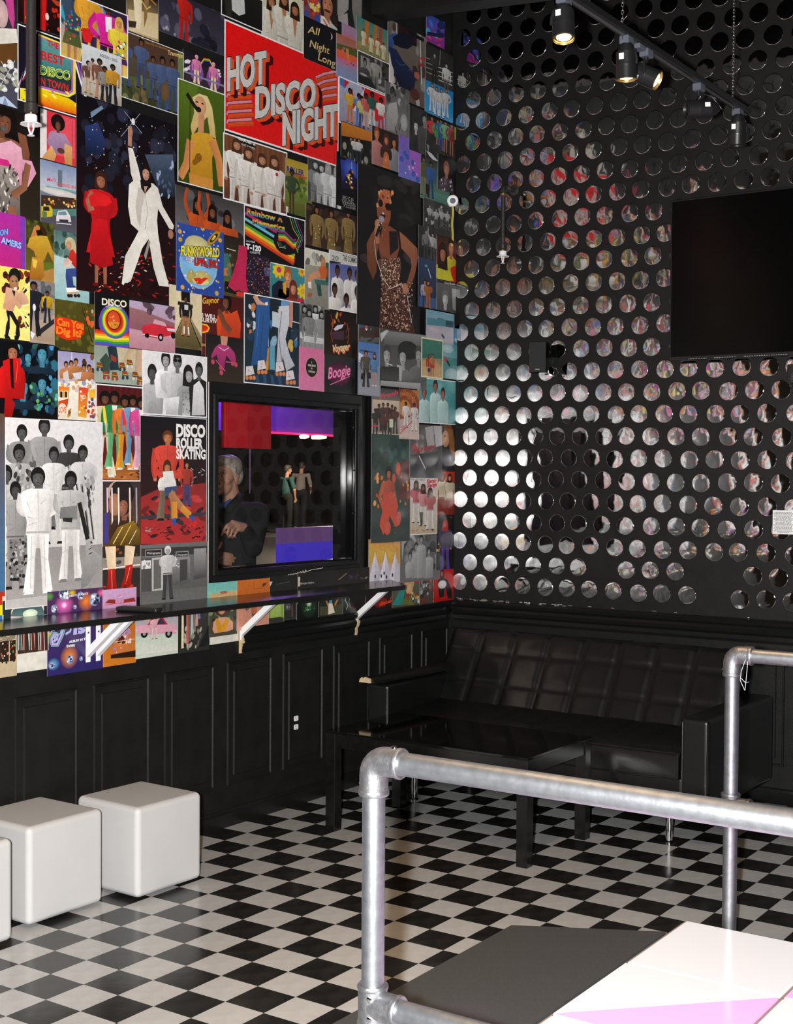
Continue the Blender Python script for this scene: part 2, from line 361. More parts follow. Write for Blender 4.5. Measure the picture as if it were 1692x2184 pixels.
b = B(); b.hexa([(pm_.x, 1.045, q.z), (q.x, 1.07, q.z), (q.x, 1.085, q.z), (pm_.x, 1.085, q.z), (pm_.x, 1.045, 2.75), (q.x, 1.07, 2.75), (q.x, 1.085, 2.75), (pm_.x, 1.085, 2.75)]); inv(b.obj('panel', 'red_vinyl', t), t)
b = B(); b.tube((p.x + 0.1, 1.1, 2.74), (p.x + 0.1, 1.1, 3.2), 0.006, 6); b.tube((q.x - 0.1, 1.1, 2.74), (q.x - 0.1, 1.1, 3.2), 0.006, 6); inv(b.obj('hanger', 'black_plastic', t), t)
p, q = at(534, 962, 1, 2.84), at(534, 1052, 1, 2.84)
b = B(); b.box((p.x - 0.003, 2.84, q.z), (p.x + 0.003, 2.846, p.z + 0.9)); o = b.obj('trim_5', 'grey_cloth'); tag(o, kind='structure')
# ambient lamps of that room
for nm, lc, pw, cl in (('purple_wash', (1.2, 2.3, 2.6), 60, (0.5, 0.25, 1.0)), ('next_room_lamp', (-2.6, 0.6, 2.5), 26, (1.0, 0.78, 0.6)), ('hall_lamp', (19, 15, 3.4), 900, (1.0, 0.8, 0.6))):
    l = bpy.data.lights.new(nm, 'POINT'); l.energy = pw; l.color = cl; l.shadow_soft_size = 0.1; o = bpy.data.objects.new(nm, l); COL.objects.link(o); o.location = lc

# ---------------------------------------------------------------- mirror discs on the back wall
def disc_mesh(seed):
    r = random.Random(seed); b = bmesh.new(); R = 0.0492; rings = []; nz = Vector((seed * 7.3, seed * 3.1, 0))
    c = None; N = 22; tx, ty = r.uniform(-0.008, 0.008), r.uniform(-0.012, 0.012)
    def h(y, z):
        rr = (y * y + z * z) / R / R
        d = 0.0016 * (1 - rr * 0.7) + 0.0006 * noise.noise(Vector((y / R * 1.1, z / R * 1.1, 0)) + nz) + y * tx + z * ty
        d += 0.0007 * math.exp(-((y) ** 2 + (z - R * 0.8) ** 2) / 0.00010)
        return -max(d, 0.0003)
    c = b.verts.new((h(0, 0), 0, 0)); prev = None
    for fr in (0.3, 0.55, 0.78, 0.93, 1.0):
        ring = [b.verts.new((h(R * fr * math.cos(a), R * fr * math.sin(a)), R * fr * math.cos(a), R * fr * math.sin(a))) for a in [2 * math.pi * k / N for k in range(N)]]
        for k in range(N):
            if prev is None: b.faces.new((c, ring[k], ring[(k + 1) % N]))
            else: b.faces.new((prev[k], ring[k], ring[(k + 1) % N], prev[(k + 1) % N]))
        prev = ring
    e = [b.verts.new((0, v.co.y, v.co.z)) for v in prev]
    for k in range(N): b.faces.new((prev[k], e[k], e[(k + 1) % N], prev[(k + 1) % N]))
    bmesh.ops.recalc_face_normals(b, faces=b.faces[:])
    me = bpy.data.meshes.new('mirror_disc'); b.to_mesh(me); b.free(); me.shade_smooth(); me.materials.append(MAT['mirror']); return me
DM = [disc_mesh(k + 1) for k in range(12)]
discs = []; rnd = random.Random(11)
for r in range(0, 32):
    for k in range(0, 22):
        y = -(0.069 if r % 2 == 0 else 0.137) - 0.1372 * k + rnd.uniform(-0.006, 0.006)
        z = 1.012 + 0.1187 * r + y * (0.004 + 0.0014 * r) + rnd.uniform(-0.004, 0.004)
        if z > 4.5: continue
        if -2.95 < y < -1.33 and 2.22 < z < 3.00 and not (y > -1.39): continue          # behind the television
        if (r, k) in ((0, 11), (1, 6), (1, 10), (1, 11), (3, 14)): continue             # discs that have come off
        if abs(y + 0.66) < 0.045 and abs(z - 2.25) < 0.05: continue
        d = Vector((0, y, z)) - CAM_POS
        u = 846 + FOC * d.dot(_R) / d.dot(_F); v = 1092 - FOC * d.dot(_U) / d.dot(_F)
        vis = 0 if (u < 1730 and v > -30) else 1
        discs.append((vis, d.length, y, z, rnd.randrange(12)))
discs.sort()
for n, (vis, dd, y, z, q) in enumerate(discs[:300]):
    o = link('mirror_disc', DM[q], None, wall_back, (-0.0003, y, z)); o.rotation_euler = (rnd.uniform(-0.25, 0.25), 0, 0)
V, Fc = [], []
for vis, dd, y, z, q in discs[300:]:
    me = DM[q]; b0 = len(V); V += [(v.co.x - 0.0003, v.co.y + y, v.co.z + z) for v in me.vertices]; Fc += [tuple(b0 + i for i in p.vertices) for p in me.polygons]
me = bpy.data.meshes.new('mirror_discs'); me.from_pydata(V, [], Fc); me.shade_smooth(); me.materials.append(MAT['mirror'])
tag(link('mirror_discs', me, None, wall_back), kind='stuff')
# ---------------------------------------------------------------- cube stools
def stool(x, y, s, rz, label):
    t = thing('cube_stool', (x, y, 0), label, 'stool', 'white cube stools along the poster wall', rz)
    b = B(); b.box((-s / 2, -s / 2, 0.012), (s / 2, s / 2, s * 1.03), 0.022, 5); b.obj('shell', 'white_plastic', t, True)
    b = B(); b.lathe([(0.05, 0.0), (0.052, 0.006), (0.045, 0.016)], seg=20); b.obj('base_cap', 'slot', t, True)
    return t
stool(-2.762, -0.30, 0.345, math.radians(-1.6), 'white rounded plastic cube stool nearest the coffee table, last of three along the wall')
stool(-3.204, -0.205, 0.352, math.radians(-0.5), 'white rounded plastic cube stool in the middle of the three beside the wall')
stool(-3.672, -0.262, 0.352, 0, 'white rounded plastic cube stool cut off by the left edge of the photo')

# ---------------------------------------------------------------- coffee table
t = thing('coffee_table', (-1.41, -0.93, 0), 'low black coffee table with a glossy top standing in front of the sofa', 'table')
hx, hy, lg, tz = 0.292, 0.52, 0.052, 0.457
for sx in (-1, 1):
    for sy in (-1, 1):
        b = B(); x = sx * (hx - lg / 2); y = sy * (hy - lg / 2)
        b.box((x - lg / 2, y - lg / 2, 0.0), (x + lg / 2, y + lg / 2, tz - 0.012), 0.0015, 1); b.obj('leg', 'table_black', t)
for sx in (-1, 1):
    b = B(); x = sx * (hx - 0.014); b.box((x - 0.009, -hy + lg, tz - 0.075), (x + 0.009, hy - lg, tz - 0.012), 0.001, 1); b.obj('apron', 'table_black', t)
for sy in (-1, 1):
    b = B(); y = sy * (hy - 0.014); b.box((-hx + lg, y - 0.009, tz - 0.075), (hx - lg, y + 0.009, tz - 0.012), 0.001, 1); b.obj('apron', 'table_black', t)
b = B(); b.box((-hx, -hy, tz - 0.012), (hx, hy, tz), 0.002, 2); b.obj('tabletop', 'black_gloss', t)

# ---------------------------------------------------------------- sofa
t = thing('sofa', (-0.6, -1.04, 0), 'long black leather sofa with a square tufted backrest under the mirror discs', 'sofa')
sx0, sy0 = -0.6, -1.04
def L(x, y, z): return (x - sx0, y - sy0, z)
for (ya, yb, r) in ((-0.272, -0.135, 0), (-1.955, -1.822, 0)):
    b = B(); b.box(L(-1.005, ya if ya < yb else yb, 0.15), L(-0.16, max(ya, yb), 0.565), 0.022, 4); o = b.obj('arm', 'leather', t, True)
    b = B(); yc = max(ya, yb)
    for q in (ya if ya < yb else yb, max(ya, yb)):
        s = 0.006 if q == min(ya, yb) else -0.006
        b.sweep([L(-1.0035, q + s * 2, 0.18), L(-1.0055, q + s * 2, 0.35), L(-1.0035, q + s * 2, 0.545)], 0.0035, 8)
    b.obj('piping', 'leather', o, True)
# seat: two slabs with seams
def puffed(nu, nv, cu, cv, fn, amp, close):
    """Tufted sheet: cell counts cu x cv, nu x nv grid steps per cell; fn(u, v) -> point, normal."""
    b = bmesh.new(); G = []
    for i in range(cu * nu + 1):
        row = []
        for j in range(len(cv) * nv + 1):
            a = (i % nu) / nu; cj = min(j // nv, len(cv) - 1); bb = (j - cj * nv) / nv
            v0 = sum(cv[:cj]); v = v0 + cv[cj] * bb; u = i / (cu * nu)
            p, n = fn(u, v)
            k = (1 - abs(2 * a - 1) ** 7) * (1 - abs(2 * bb - 1) ** 9 * 0.4)
            if i == 0 or i == cu * nu: k = 0
            wr = 0.0018 * noise.noise(Vector(p) * 14)
            row.append(b.verts.new(Vector(p) + Vector(n) * (amp * k + wr * (1 if 0 < j < len(cv) * nv else 0))))
        G.append(row)
    for A, C in zip(G, G[1:]):
        for j in range(len(A) - 1): b.faces.new((A[j], C[j], C[j + 1], A[j + 1]))
    close(b, G); bmesh.ops.recalc_face_normals(b, faces=b.faces[:])
    me = bpy.data.meshes.new('tufted'); b.to_mesh(me); b.free(); me.shade_smooth()
    try: me.set_sharp_from_angle(angle=math.radians(75))
    except Exception: pass
    return me
BY0, BY1 = -0.215, -1.815
def fback(u, v):
    y = BY0 + (BY1 - BY0) * u; z = 0.405 + 0.385 * v; x = -0.515 + 0.235 * v
    e = max(0, v - 0.93) / 0.07; x += 0.03 * e * e; z -= 0.012 * e * e
    return L(x, y, z), Vector((-0.86, 0, 0.51)).normalized()
def cback(b, G):
    off = Vector((0.13, 0, -0.03)); D = [[b.verts.new(r[0].co + off), b.verts.new(r[-1].co + off)] for r in G]
    for i in range(len(G) - 1):
        b.faces.new((G[i][-1], G[i + 1][-1], D[i + 1][1], D[i][1])); b.faces.new((G[i + 1][0], G[i][0], D[i][0], D[i + 1][0])); b.faces.new((D[i][0], D[i][1], D[i + 1][1], D[i + 1][0]))
    for i in (0, -1): b.faces.new([v for v in G[i]] + [D[i][1], D[i][0]])
link('backrest', puffed(12, 10, 8, [0.30, 0.40, 0.30], fback, 0.017, cback), 'leather', t)
def fseat(u, v):
    y = BY0 + (BY1 - BY0) * u; x = -0.45 - 0.55 * v; z = 0.43 - 0.022 * v
    e = max(0, v - 0.9) / 0.1; z -= 0.02 * e * e
    return L(x, y, z), Vector((0, 0, 1))
def cseat(b, G):
    D = [[b.verts.new(Vector((r[0].co.x, r[0].co.y, 0.285))), b.verts.new(Vector((r[-1].co.x, r[-1].co.y, 0.285)))] for r in G]
    for i in range(len(G) - 1):
        b.faces.new((G[i][-1], G[i + 1][-1], D[i + 1][1], D[i][1])); b.faces.new((G[i + 1][0], G[i][0], D[i][0], D[i + 1][0])); b.faces.new((D[i][0], D[i][1], D[i + 1][1], D[i + 1][0]))
    for i in (0, -1): b.faces.new([v for v in G[i]] + [D[i][1], D[i][0]])
link('seat', puffed(8, 6, 8, [0.34, 0.33, 0.33], fseat, 0.007, cseat), 'leather', t)
b = B(); b.sweep([L(-1.002, BY0 - 0.02, 0.402), L(-1.004, -1.0, 0.399), L(-1.002, BY1 + 0.01, 0.402)], 0.004, 8); b.sweep([L(-1.002, BY0 - 0.02, 0.287), L(-1.004, -1.0, 0.285), L(-1.002, BY1 + 0.01, 0.287)], 0.004, 8); b.obj('seat_piping', 'leather', t, True)
b = B(); b.box(L(-0.97, BY1, 0.15), L(-0.22, BY0, 0.285), 0.008); b.obj('base', 'leather', t, True)
for x, y in ((-0.985, -0.42), (-0.985, -1.77), (-0.25, -0.30), (-0.25, -1.77)):
    b = B(); c = L(x, y, 0); b.lathe([(0.024, 0), (0.024, 0.006), (0.016, 0.012), (0.018, 0.15), (0.03, 0.155)], (c[0], c[1], 0)); b.obj('leg', 'chrome', t, True)

# loose length of chair rail on the sofa arm
p, q = at(776, 1447, 2, 0.60), at(966, 1413, 2, 0.60); d = (q - p); ln = d.length; a = math.atan2(d.y, d.x)
p = p + Vector((0, 0, 0.012)); t = thing('loose_moulding', p, 'loose black length of moulding with a raw broken end lying along the sofa arm', 'moulding', None, a)
b = B(); b.prism([(0.02, -0.032), (0.02, -0.018), (0.010, -0.006), (-0.004, -0.012), (-0.016, 0.0), (-0.05, -0.006), (-0.07, -0.02), (-0.07, -0.032)], 0, 0.0, ln - 0.03); b.obj('strip', 'black_trim', t)
b = B(); b.tube((0.12, -0.001 + 0.0205, -0.0175), (ln - 0.03, 0.0195, -0.0175), 0.0022, 6); b.obj('bare_edge', 'white_metal', t)  # thin pale line running along the strip's edge
b = B(); b.prism([(0.02, -0.030), (0.016, -0.015), (0.006, -0.006), (-0.004, -0.012), (-0.016, -0.002), (-0.045, -0.008), (-0.05, -0.030)], 0, -0.012, 0.0); b.obj('broken_end', 'raw_wood', t)

# ---------------------------------------------------------------- wall shelf, brackets, remote
t = thing('wall_shelf', (-2.3, -0.15, 1.06), 'long black wall shelf below the window, with an angled right end', 'shelf')
b = B(); b.prism([(-2.6, 0.145), (1.69, 0.145), (1.40, -0.15), (-2.6, -0.15)], 2, -0.022, 0.0); b.obj('board', 'table_black', t)
b = B(); b.box((-2.6, -0.152, -0.022), (1.40, -0.15, 0.0)); b.obj('edge_band', 'black_trim', t)
def bracket(x, label):
    t = thing('shelf_bracket', (x, -0.0115, 0.85), label, 'bracket', 'white brackets under the wall shelf'); zt = 1.0375 - 0.85
    b = B(); b.box((-0.013, -0.005, 0), (0.013, -0.0005, zt), 0.001, 1); o = b.obj('wall_plate', 'white_metal', t)
    for z in (0.035, 0.12):
        c = B(); c.lathe([(0.004, 0), (0.004, 0.002), (0.0015, 0.0035)], (0, -0.005, z), (0, -1, 0), 10); c.obj('screw', 'slot', o)
    b = B(); b.box((-0.013, -0.25, zt - 0.004), (0.013, -0.005, zt), 0.001, 1); b.obj('shelf_arm', 'white_metal', t)
    b = B(); b.hexa([(-0.012, -0.006, 0.02), (0.012, -0.006, 0.02), (0.012, -0.006, 0.055), (-0.012, -0.006, 0.055), (-0.012, -0.205, zt - 0.005), (0.012, -0.205, zt - 0.005), (0.012, -0.165, zt - 0.004), (-0.012, -0.165, zt - 0.004)]); b.obj('brace', 'white_metal', t)
bracket(-2.768, 'white steel shelf bracket, left one of the pair side by side under the shelf')
bracket(-2.713, 'white steel shelf bracket, right one of the pair side by side under the shelf')
bracket(-1.822, 'white steel shelf bracket under the window beside the cut end of the rail')
bracket(-0.922, 'white steel shelf bracket under the angled right end of the shelf')
t = thing('remote_control', (-2.682, -0.215, 1.06), 'black remote control lying on the wall shelf above the white bracket pair', 'remote control', None, math.radians(-76))
b = B(); b.box((-0.095, -0.026, 0.0), (0.095, 0.026, 0.02), 0.008, 3); b.obj('body', 'black_plastic', t, True)
for k in range(7):
    for j in (-1, 0, 1):
        b = B(); b.box((-0.07 + 0.019 * k - 0.005, j * 0.014 - 0.004, 0.0195), (-0.07 + 0.019 * k + 0.005, j * 0.014 + 0.004, 0.0215), 0.001, 1); b.obj('button', 'slot', t)

# ---------------------------------------------------------------- power outlet
t = thing('power_outlet', (-1.414, 0, 0.405), 'double power outlet with two white sockets on a black cover plate low on the wall', 'outlet')
b = B(); b.box((-0.036, -0.007, -0.06), (0.036, 0, 0.06), 0.003, 2); b.obj('cover_plate', 'black_gloss', t)
for z in (0.021, -0.021):
    b = B(); b.prism([(0.0165 * math.copysign(min(1, abs(math.cos(a)) * 1.15), math.cos(a)), z + max(-0.0125, min(0.0125, 0.0165 * math.sin(a)))) for a in [2 * math.pi * k / 24 for k in range(24)]], 1, -0.010, -0.006); o = b.obj('socket', 'white_metal', t)
    b = B(); b.box((-0.007, -0.0105, z - 0.001), (-0.005, -0.0095, z + 0.008)); b.box((0.005, -0.0105, z - 0.001), (0.007, -0.0095, z + 0.007)); b.lathe([(0.0028, 0), (0.0028, 0.0006)], (0, -0.0099, z - 0.007), (0, -1, 0), 10); b.obj('slot', 'slot', o)
b = B(); b.lathe([(0.003, 0), (0.003, 0.001), (0.001, 0.002)], (0, -0.007, 0), (0, -1, 0), 10); b.obj('screw', 'chrome', t)

# ---------------------------------------------------------------- lit dance floor, ramp, railings
SX0, SX1, SY = -4.19, -2.212, -2.34
t = thing('dance_floor', ((SX0 + SX1) / 2, SY - 1.0, 0), 'raised dance floor of white and pink glowing square panels at lower right', 'dance floor')
o = B().box((SX0, SY - 2.0, 0), (SX1, SY, 0.094), 0.002).obj('frame', 'stage_frame', t); inv(o, t)
for i in range(4):
    for j in range(4):
        x = SX1 - 0.006 - 0.4915 * (i + 1); y = SY - 0.006 - 0.4915 * (j + 1)
        x0, x1, y0, y1 = x + 0.006, x + 0.4855, y + 0.006, y + 0.4855
        if j == 0 and i in (1, 3):        # panel lit white and pink on either side of its diagonal
            for tri, mt_ in (((x0, y1), (x1, y1), (x1, y0)), 'panel_lit'), (((x0, y1), (x1, y0), (x0, y0)), 'panel_pink'):
                q = B().prism(tri, 2, 0.080, 0.102); o = q.obj('light_panel', mt_, t); inv(o, t)
            continue
        o = B().box((x0, y0, 0.080), (x1, y1, 0.102), 0.006, 3).obj('light_panel', 'panel_lit' if (i + j) % 3 == 0 and j == 0 else ('panel_pink' if j > 0 and (i + j) % 2 else 'panel_lit'), t, True); inv(o, t)
t = thing('access_ramp', (-3.25, -2.04, 0), 'dark grey gritty ramp sloping up to the glowing dance floor', 'ramp')
o = B().prism([(-1.745, 0.001), (-1.745, 0.004), (-2.333, 0.096), (-2.333, 0.001)], 0, -4.25, -2.355).obj('ramp_surface', 'ramp', t); inv(o, t)
o = B().prism([(-1.74, 0.0005), (-1.74, 0.002), (-2.333, 0.093), (-2.333, 0.0005)], 0, -2.355, -2.351).obj('ramp_edge', 'raw_wood', t); inv(o, t)

def railing(x, y0, y1, zb, label, extra=None):
    t = thing('guard_rail', (x, y0, zb), label, 'railing', 'pipe railings around the dance floor')
    R = 0.0241; zt, zm = 1.012 - zb, 0.497 - zb; ln = y1 - y0
    for k, yy in enumerate((0.0, ln)):
        s = -1 if k == 0 else 1
        b = B(); b.tube((0, yy, 0.03), (0, yy, zt - 0.02), R, 28); b.obj('post', 'steel', t, True)
        b = B(); b.lathe([(0.055, 0), (0.055, 0.008), (0.034, 0.012), (0.031, 0.05), (0.026, 0.052)], (0, yy, 0), None, 28); b.obj('flange', 'steel_cast', t, True)
        # elbow fitting: collar, bend, collar, rims and set screws
        b = B(); bend = [(0, yy, zt - 0.072), (0, yy, zt - 0.03)]
        for q in range(1, 8):
            a = math.pi / 2 * q / 8; bend.append((0, yy + s * 0.03 * (1 - math.cos(a)), zt - 0.03 + 0.03 * math.sin(a)))
        bend += [(0, yy + s * 0.03, zt), (0, yy + s * 0.068, zt)]
        b.sweep(bend, 0.0305, 26); b.lathe([(0.0305, 0), (0.0325, 0.003), (0.0325, 0.010), (0.0305, 0.013)], (0, yy, zt - 0.074), None, 26)
        b.lathe([(0.0305, 0), (0.0325, 0.003), (0.0325, 0.010), (0.0305, 0.013)], (0, yy + s * 0.072, zt), (0, -s, 0), 26); e = b.obj('elbow_fitting', 'steel_cast', t, True)
        b = B(); b.lathe([(0.0065, 0), (0.0065, 0.004), (0.003, 0.005)], (0, yy + s * 0.05, zt + 0.030), None, 12); b.lathe([(0.0065, 0), (0.0065, 0.004), (0.003, 0.005)], (0, yy - s * 0.030, zt - 0.05), (0, -s, 0), 12); b.obj('set_screw', 'chrome', e, True)
        # tee fitting at the middle rail
        b = B(); b.sweep([(0, yy, zm - 0.042), (0, yy, zm + 0.042)], 0.031, 26); b.sweep([(0, yy, zm), (0, yy + s * 0.066, zm)], 0.031, 26)
        b.lathe([(0.031, 0), (0.033, 0.003), (0.033, 0.009), (0.031, 0.012)], (0, yy + s * 0.07, zm), (0, -s, 0), 26)
        b.lathe([(0.031, 0), (0.033, 0.003), (0.033, 0.008), (0.031, 0.011)], (0, yy, zm - 0.044), None, 26); b.lathe([(0.031, 0), (0.033, 0.003), (0.033, 0.008), (0.031, 0.011)], (0, yy, zm + 0.033), None, 26); e = b.obj('tee_fitting', 'steel_cast', t, True)
        b = B()
        for dx, dz in ((-0.02, 0.02), (-0.02, -0.022)): b.lathe([(0.0065, 0), (0.0065, 0.004), (0.003, 0.005)], (-0.026, yy + dx * -s * 0.5, zm + dz), (-1, 0, 0), 12)
        b.obj('set_screw', 'chrome', e, True)
    b = B(); b.tube((0, -0.05, zt), (0, ln + 0.05, zt), R, 28); b.obj('top_rail', 'steel', t, True)
    b = B(); b.tube((0, -0.05, zm), (0, ln + 0.05, zm), R, 28); b.obj('middle_rail', 'steel', t, True)
    return t
railing(-4.25, -2.475, -4.42, 0.0, 'front galvanised pipe railing crossing the lower part of the photo')
railing(-2.15, -2.475, -4.42, 0.0, 'far galvanised pipe railing before the back wall, with a clear tie on it')
c = at(1597, 1392, 0, -2.15)
t = thing('cable_tie', (-2.15, c.y, 1.012), 'clear plastic cable tie looped on the far railing next to its elbow', 'cable tie')
b = B(); b.sweep([(0.0272 * math.cos(a), 0.003 * math.sin(a * 2), 0.0272 * math.sin(a)) for a in [2 * math.pi * k / 20 for k in range(20)]], 0.0020, 6, True); b.obj('band', 'clear_tie', t)
b = B(); b.sweep([(-0.0285, 0.0, -0.01), (-0.034, 0.012, -0.05), (-0.032, 0.016, -0.08), (-0.028, 0.002, -0.112), (-0.03, 0.0, -0.113), (-0.035, -0.006, -0.07), (-0.0285, -0.008, -0.015)], 0.0009, 6); b.sweep([(-0.032, 0.014, -0.072), (-0.03, 0.0, -0.086), (-0.03, -0.012, -0.084)], 0.0008, 6); b.obj('tail', 'clear_tie', t)

# ---------------------------------------------------------------- television, cable box, speaker on the back wall
t = thing('television', (-0.06, -2.09, 2.61), 'large black flat television on the back wall among the mirror discs', 'television')
o = B().box((-0.088, -2.815, 2.205), (-0.05, -1.365, 3.02), 0.004, 2).obj('bezel', 'black_plastic', t); inv(o, t)
o = B().box((-0.0895, -2.805, 2.225), (-0.087, -1.375, 3.01)).obj('screen', 'screen', t); inv(o, t)
o = B().box((-0.05, -2.4, 2.35), (-0.001, -1.75, 2.85)).obj('wall_mount', 'black_matte', t); inv(o, t)
b = B()
for k in range(60):
    if 12 <= k < 16 or 30 <= k < 34: continue
    y = -1.47 - 0.0085 * k; b.box((-0.0885, y - 0.0022, 2.2105), (-0.0878, y, 2.2135))
inv(b.obj('vent_dots', 'label_white', t), t)
o = B().box((-0.048, -2.70, 2.17), (-0.008, -2.25, 2.204), 0.004).obj('speaker_bar', 'black_plastic', t); inv(o, t)
p, q = at(1680, 772, 0, -0.05), at(1692, 818, 0, -0.05)
t = thing('cable_box', (-0.03, p.y - 0.08, q.z), 'black box on the wall just under the television at the right edge', 'cable box')
o = B().box((-0.055, p.y - 0.16, q.z), (-0.0005, p.y, p.z - 0.012), 0.004).obj('case', 'black_plastic', t); inv(o, t)
b = B()
for k in range(6): b.box((-0.0562, p.y - 0.14, q.z + 0.008 + 0.008 * k), (-0.0548, p.y - 0.02, q.z + 0.011 + 0.008 * k))
inv(b.obj('vent', 'slot', t), t)

sp = at(1146, 762, 0, -0.13)
t = thing('loudspeaker', (-0.105, sp.y + 0.002, sp.z), 'small black loudspeaker on a bracket on the back wall, left of the television', 'speaker', None, math.radians(14))
b = B(); b.box((-0.03, -0.048, -0.083), (0.045, 0.048, 0.083), 0.004, 2); b.obj('cabinet', 'black_gloss', t)
b = B(); b.box((-0.034, -0.046, -0.081), (-0.029, 0.046, 0.081), 0.001, 1); g = b.obj('grille', 'black_plastic', t)
b = B()
for k in range(6): b.box((-0.0345, -0.006 + 0.004 * k - 0.006, -0.066), (-0.0338, -0.003 + 0.004 * k - 0.006, -0.0635))
b.obj('maker_mark', 'label_white', g)
b = B(); b.lathe([(0.02, 0), (0.028, 0.004), (0.03, 0.02)], (0.02, -0.048, 0.03), (0, -1, 0), 20); b.obj('knob', 'black_gloss', t, True)
b = B(); b.tube((0.03, -0.01, 0.0), (0.105, -0.035, -0.01), 0.010, 10); b.lathe([(0.035, 0), (0.035, 0.006), (0.015, 0.01)], (0.1, -0.028, -0.01), (-1, 0.25, 0), 20); b.obj('bracket', 'black_plastic', t, True)
b = B()
for k in range(2): b.sweep([(0.02, -0.045 - 0.002 * k, -0.065), (0.02, -0.052, -0.088 - 0.004 * k), (0.03, -0.08, -0.098 - 0.003 * k), (0.05, -0.094 - 0.003 * k, -0.08), (0.06, -0.085, -0.06 + 0.003 * k), (0.05, -0.07, -0.052)], 0.0018, 6)
b.obj('cable', 'zinc', t, True)

# ---------------------------------------------------------------- fire sprinklers
def head(b_t, z, s=1.0):
    """pendant sprinkler head hanging from z downwards, parts under the thing b_t"""
    b = B(); b.lathe([(0.018 * s, z), (0.0225 * s, z - 0.004), (0.0225 * s, z - 0.028), (0.017 * s, z - 0.033)], seg=24); b.obj('coupling', 'pipe_black', b_t, True)
    b = B(); b.lathe([(0.008, z - 0.033), (0.008, z - 0.046)], seg=12); b.obj('thread', 'brass', b_t, True)
    b = B(); b.lathe([(0.019 * s, z - 0.040), (0.020 * s, z - 0.042), (0.0205 * s, z - 0.062), (0.034 * s, z - 0.068), (0.0345 * s, z - 0.071), (0.012, z - 0.069)], seg=28); b.obj('escutcheon', 'white_metal', b_t, True)
    b = B()
    for q in (-1, 1): b.sweep([(q * 0.010, 0, z - 0.068), (q * 0.0105, 0, z - 0.082), (q * 0.006, 0, z - 0.094), (q * 0.002, 0, z - 0.101)], 0.0028, 8)
    b.lathe([(0.004, z - 0.099), (0.004, z - 0.104), (0.0115, z - 0.105), (0.0115, z - 0.1068)], seg=18); fr = b.obj('frame', 'white_metal', b_t, True)
    b = B(); b.tube((0, 0, z - 0.074), (0, 0, z - 0.095), 0.0022, 8); b.obj('glass_bulb', 'red_vinyl', fr, True)
p = at(66, 222, 1, -0.61)
t = thing('fire_sprinkler', (p.x, p.y, p.z), 'white sprinkler head on a long dark drop pipe before the posters, top left', 'sprinkler')
b = B(); b.tube((0, 0, -0.005), (0.0, 0.0, 4.6 - p.z), 0.0165, 18); b.obj('drop_pipe', 'pipe_black', t, True); head(t, 0.004)
p = at(1073, 520, 0, -0.12)
t = thing('fire_sprinkler', (p.x, p.y, p.z), 'white sprinkler head on a short bent black pipe from the disc wall', 'sprinkler')
H = at(1075, 402, 0, -0.12).z - p.z
b = B(); b.tube((0, 0, -0.005), (0, 0, H), 0.0125, 18); b.obj('drop_pipe', 'pipe_black', t, True)
b = B(); b.sweep([(0, 0, H - 0.03), (0, 0, H - 0.008), (0.006, 0, H + 0.006), (0.02, 0, H + 0.012), (0.045, 0, H + 0.012)], 0.019, 18); b.sweep([(0.04, 0, H + 0.012), (0.12, 0, H + 0.012)], 0.0125, 14); b.lathe([(0.03, 0), (0.03, 0.004), (0.014, 0.01)], (0.12, 0, H + 0.012), (-1, 0, 0), 22); b.obj('elbow', 'pipe_black', t, True)
b = B(); b.lathe([(0.0135, H - 0.04), (0.018, H - 0.036), (0.018, H - 0.030), (0.0135, H - 0.028)], seg=16); b.obj('thread_tape', 'brass', t, True)
head(t, 0.0)
p = at(966, 428, 1, -0.10); ax = (CAM_POS - p).normalized(); w0 = at(946, 421, 1, 0.0)
t = thing('sidewall_sprinkler', (p.x, 0, p.z), 'round white sprinkler head seen end on in the corner above the yellow tape', 'sprinkler')
b = B(); b.lathe([(0.032, 0.0005), (0.032, 0.006), (0.016, 0.012), (0.0155, 0.06)], (w0.x - p.x + 0.03, 0, 0.004), (0, -1, 0), 26); b.obj('escutcheon', 'white_metal', t, True)
b = B(); c = Vector((0, p.y, 0)); b.sweep([(w0.x - p.x + 0.03, -0.05, 0.004), c - ax * 0.02, c], 0.012, 14); b.lathe([(0.012, -0.012), (0.030, -0.006), (0.031, 0.0), (0.026, 0.004), (0.018, 0.001), (0.017, 0.001)], c, ax, 28); b.obj('cup', 'white_metal', t, True)
b = B(); b.lathe([(0.0165, 0), (0.0165, 0.003), (0.008, 0.006)], c, ax, 22); o = b.obj('dark_ring', 'grey_block', t, True)
b = B(); b.ball(c + ax * 0.007, 0.006, 12, 8); b.obj('nozzle', 'chrome', o, True)
p, q = at(966, 440, 1, -0.03), at(963, 525, 1, -0.03)
t = thing('yellow_tape', (p.x, -0.03, q.z), 'narrow strip of yellow tape hanging in the corner under the round white sprinkler', 'tape')
b = B(); rings = [(p.x - t.location.x + 0.004 * math.sin(k * 0.9), (p.z - q.z) * (1 - k / 12)) for k in range(13)]
for (xa, za), (xb, zb) in zip(rings, rings[1:]): b.hexa([(xa - 0.0105, 0, za), (xa + 0.0105, 0, za), (xb + 0.0105, 0, zb), (xb - 0.0105, 0, zb), (xa - 0.0105, 0.001, za), (xa + 0.0105, 0.001, za), (xb + 0.0105, 0.001, zb), (xb - 0.0105, 0.001, zb)])
b.obj('strip', 'yellow_tape', t)

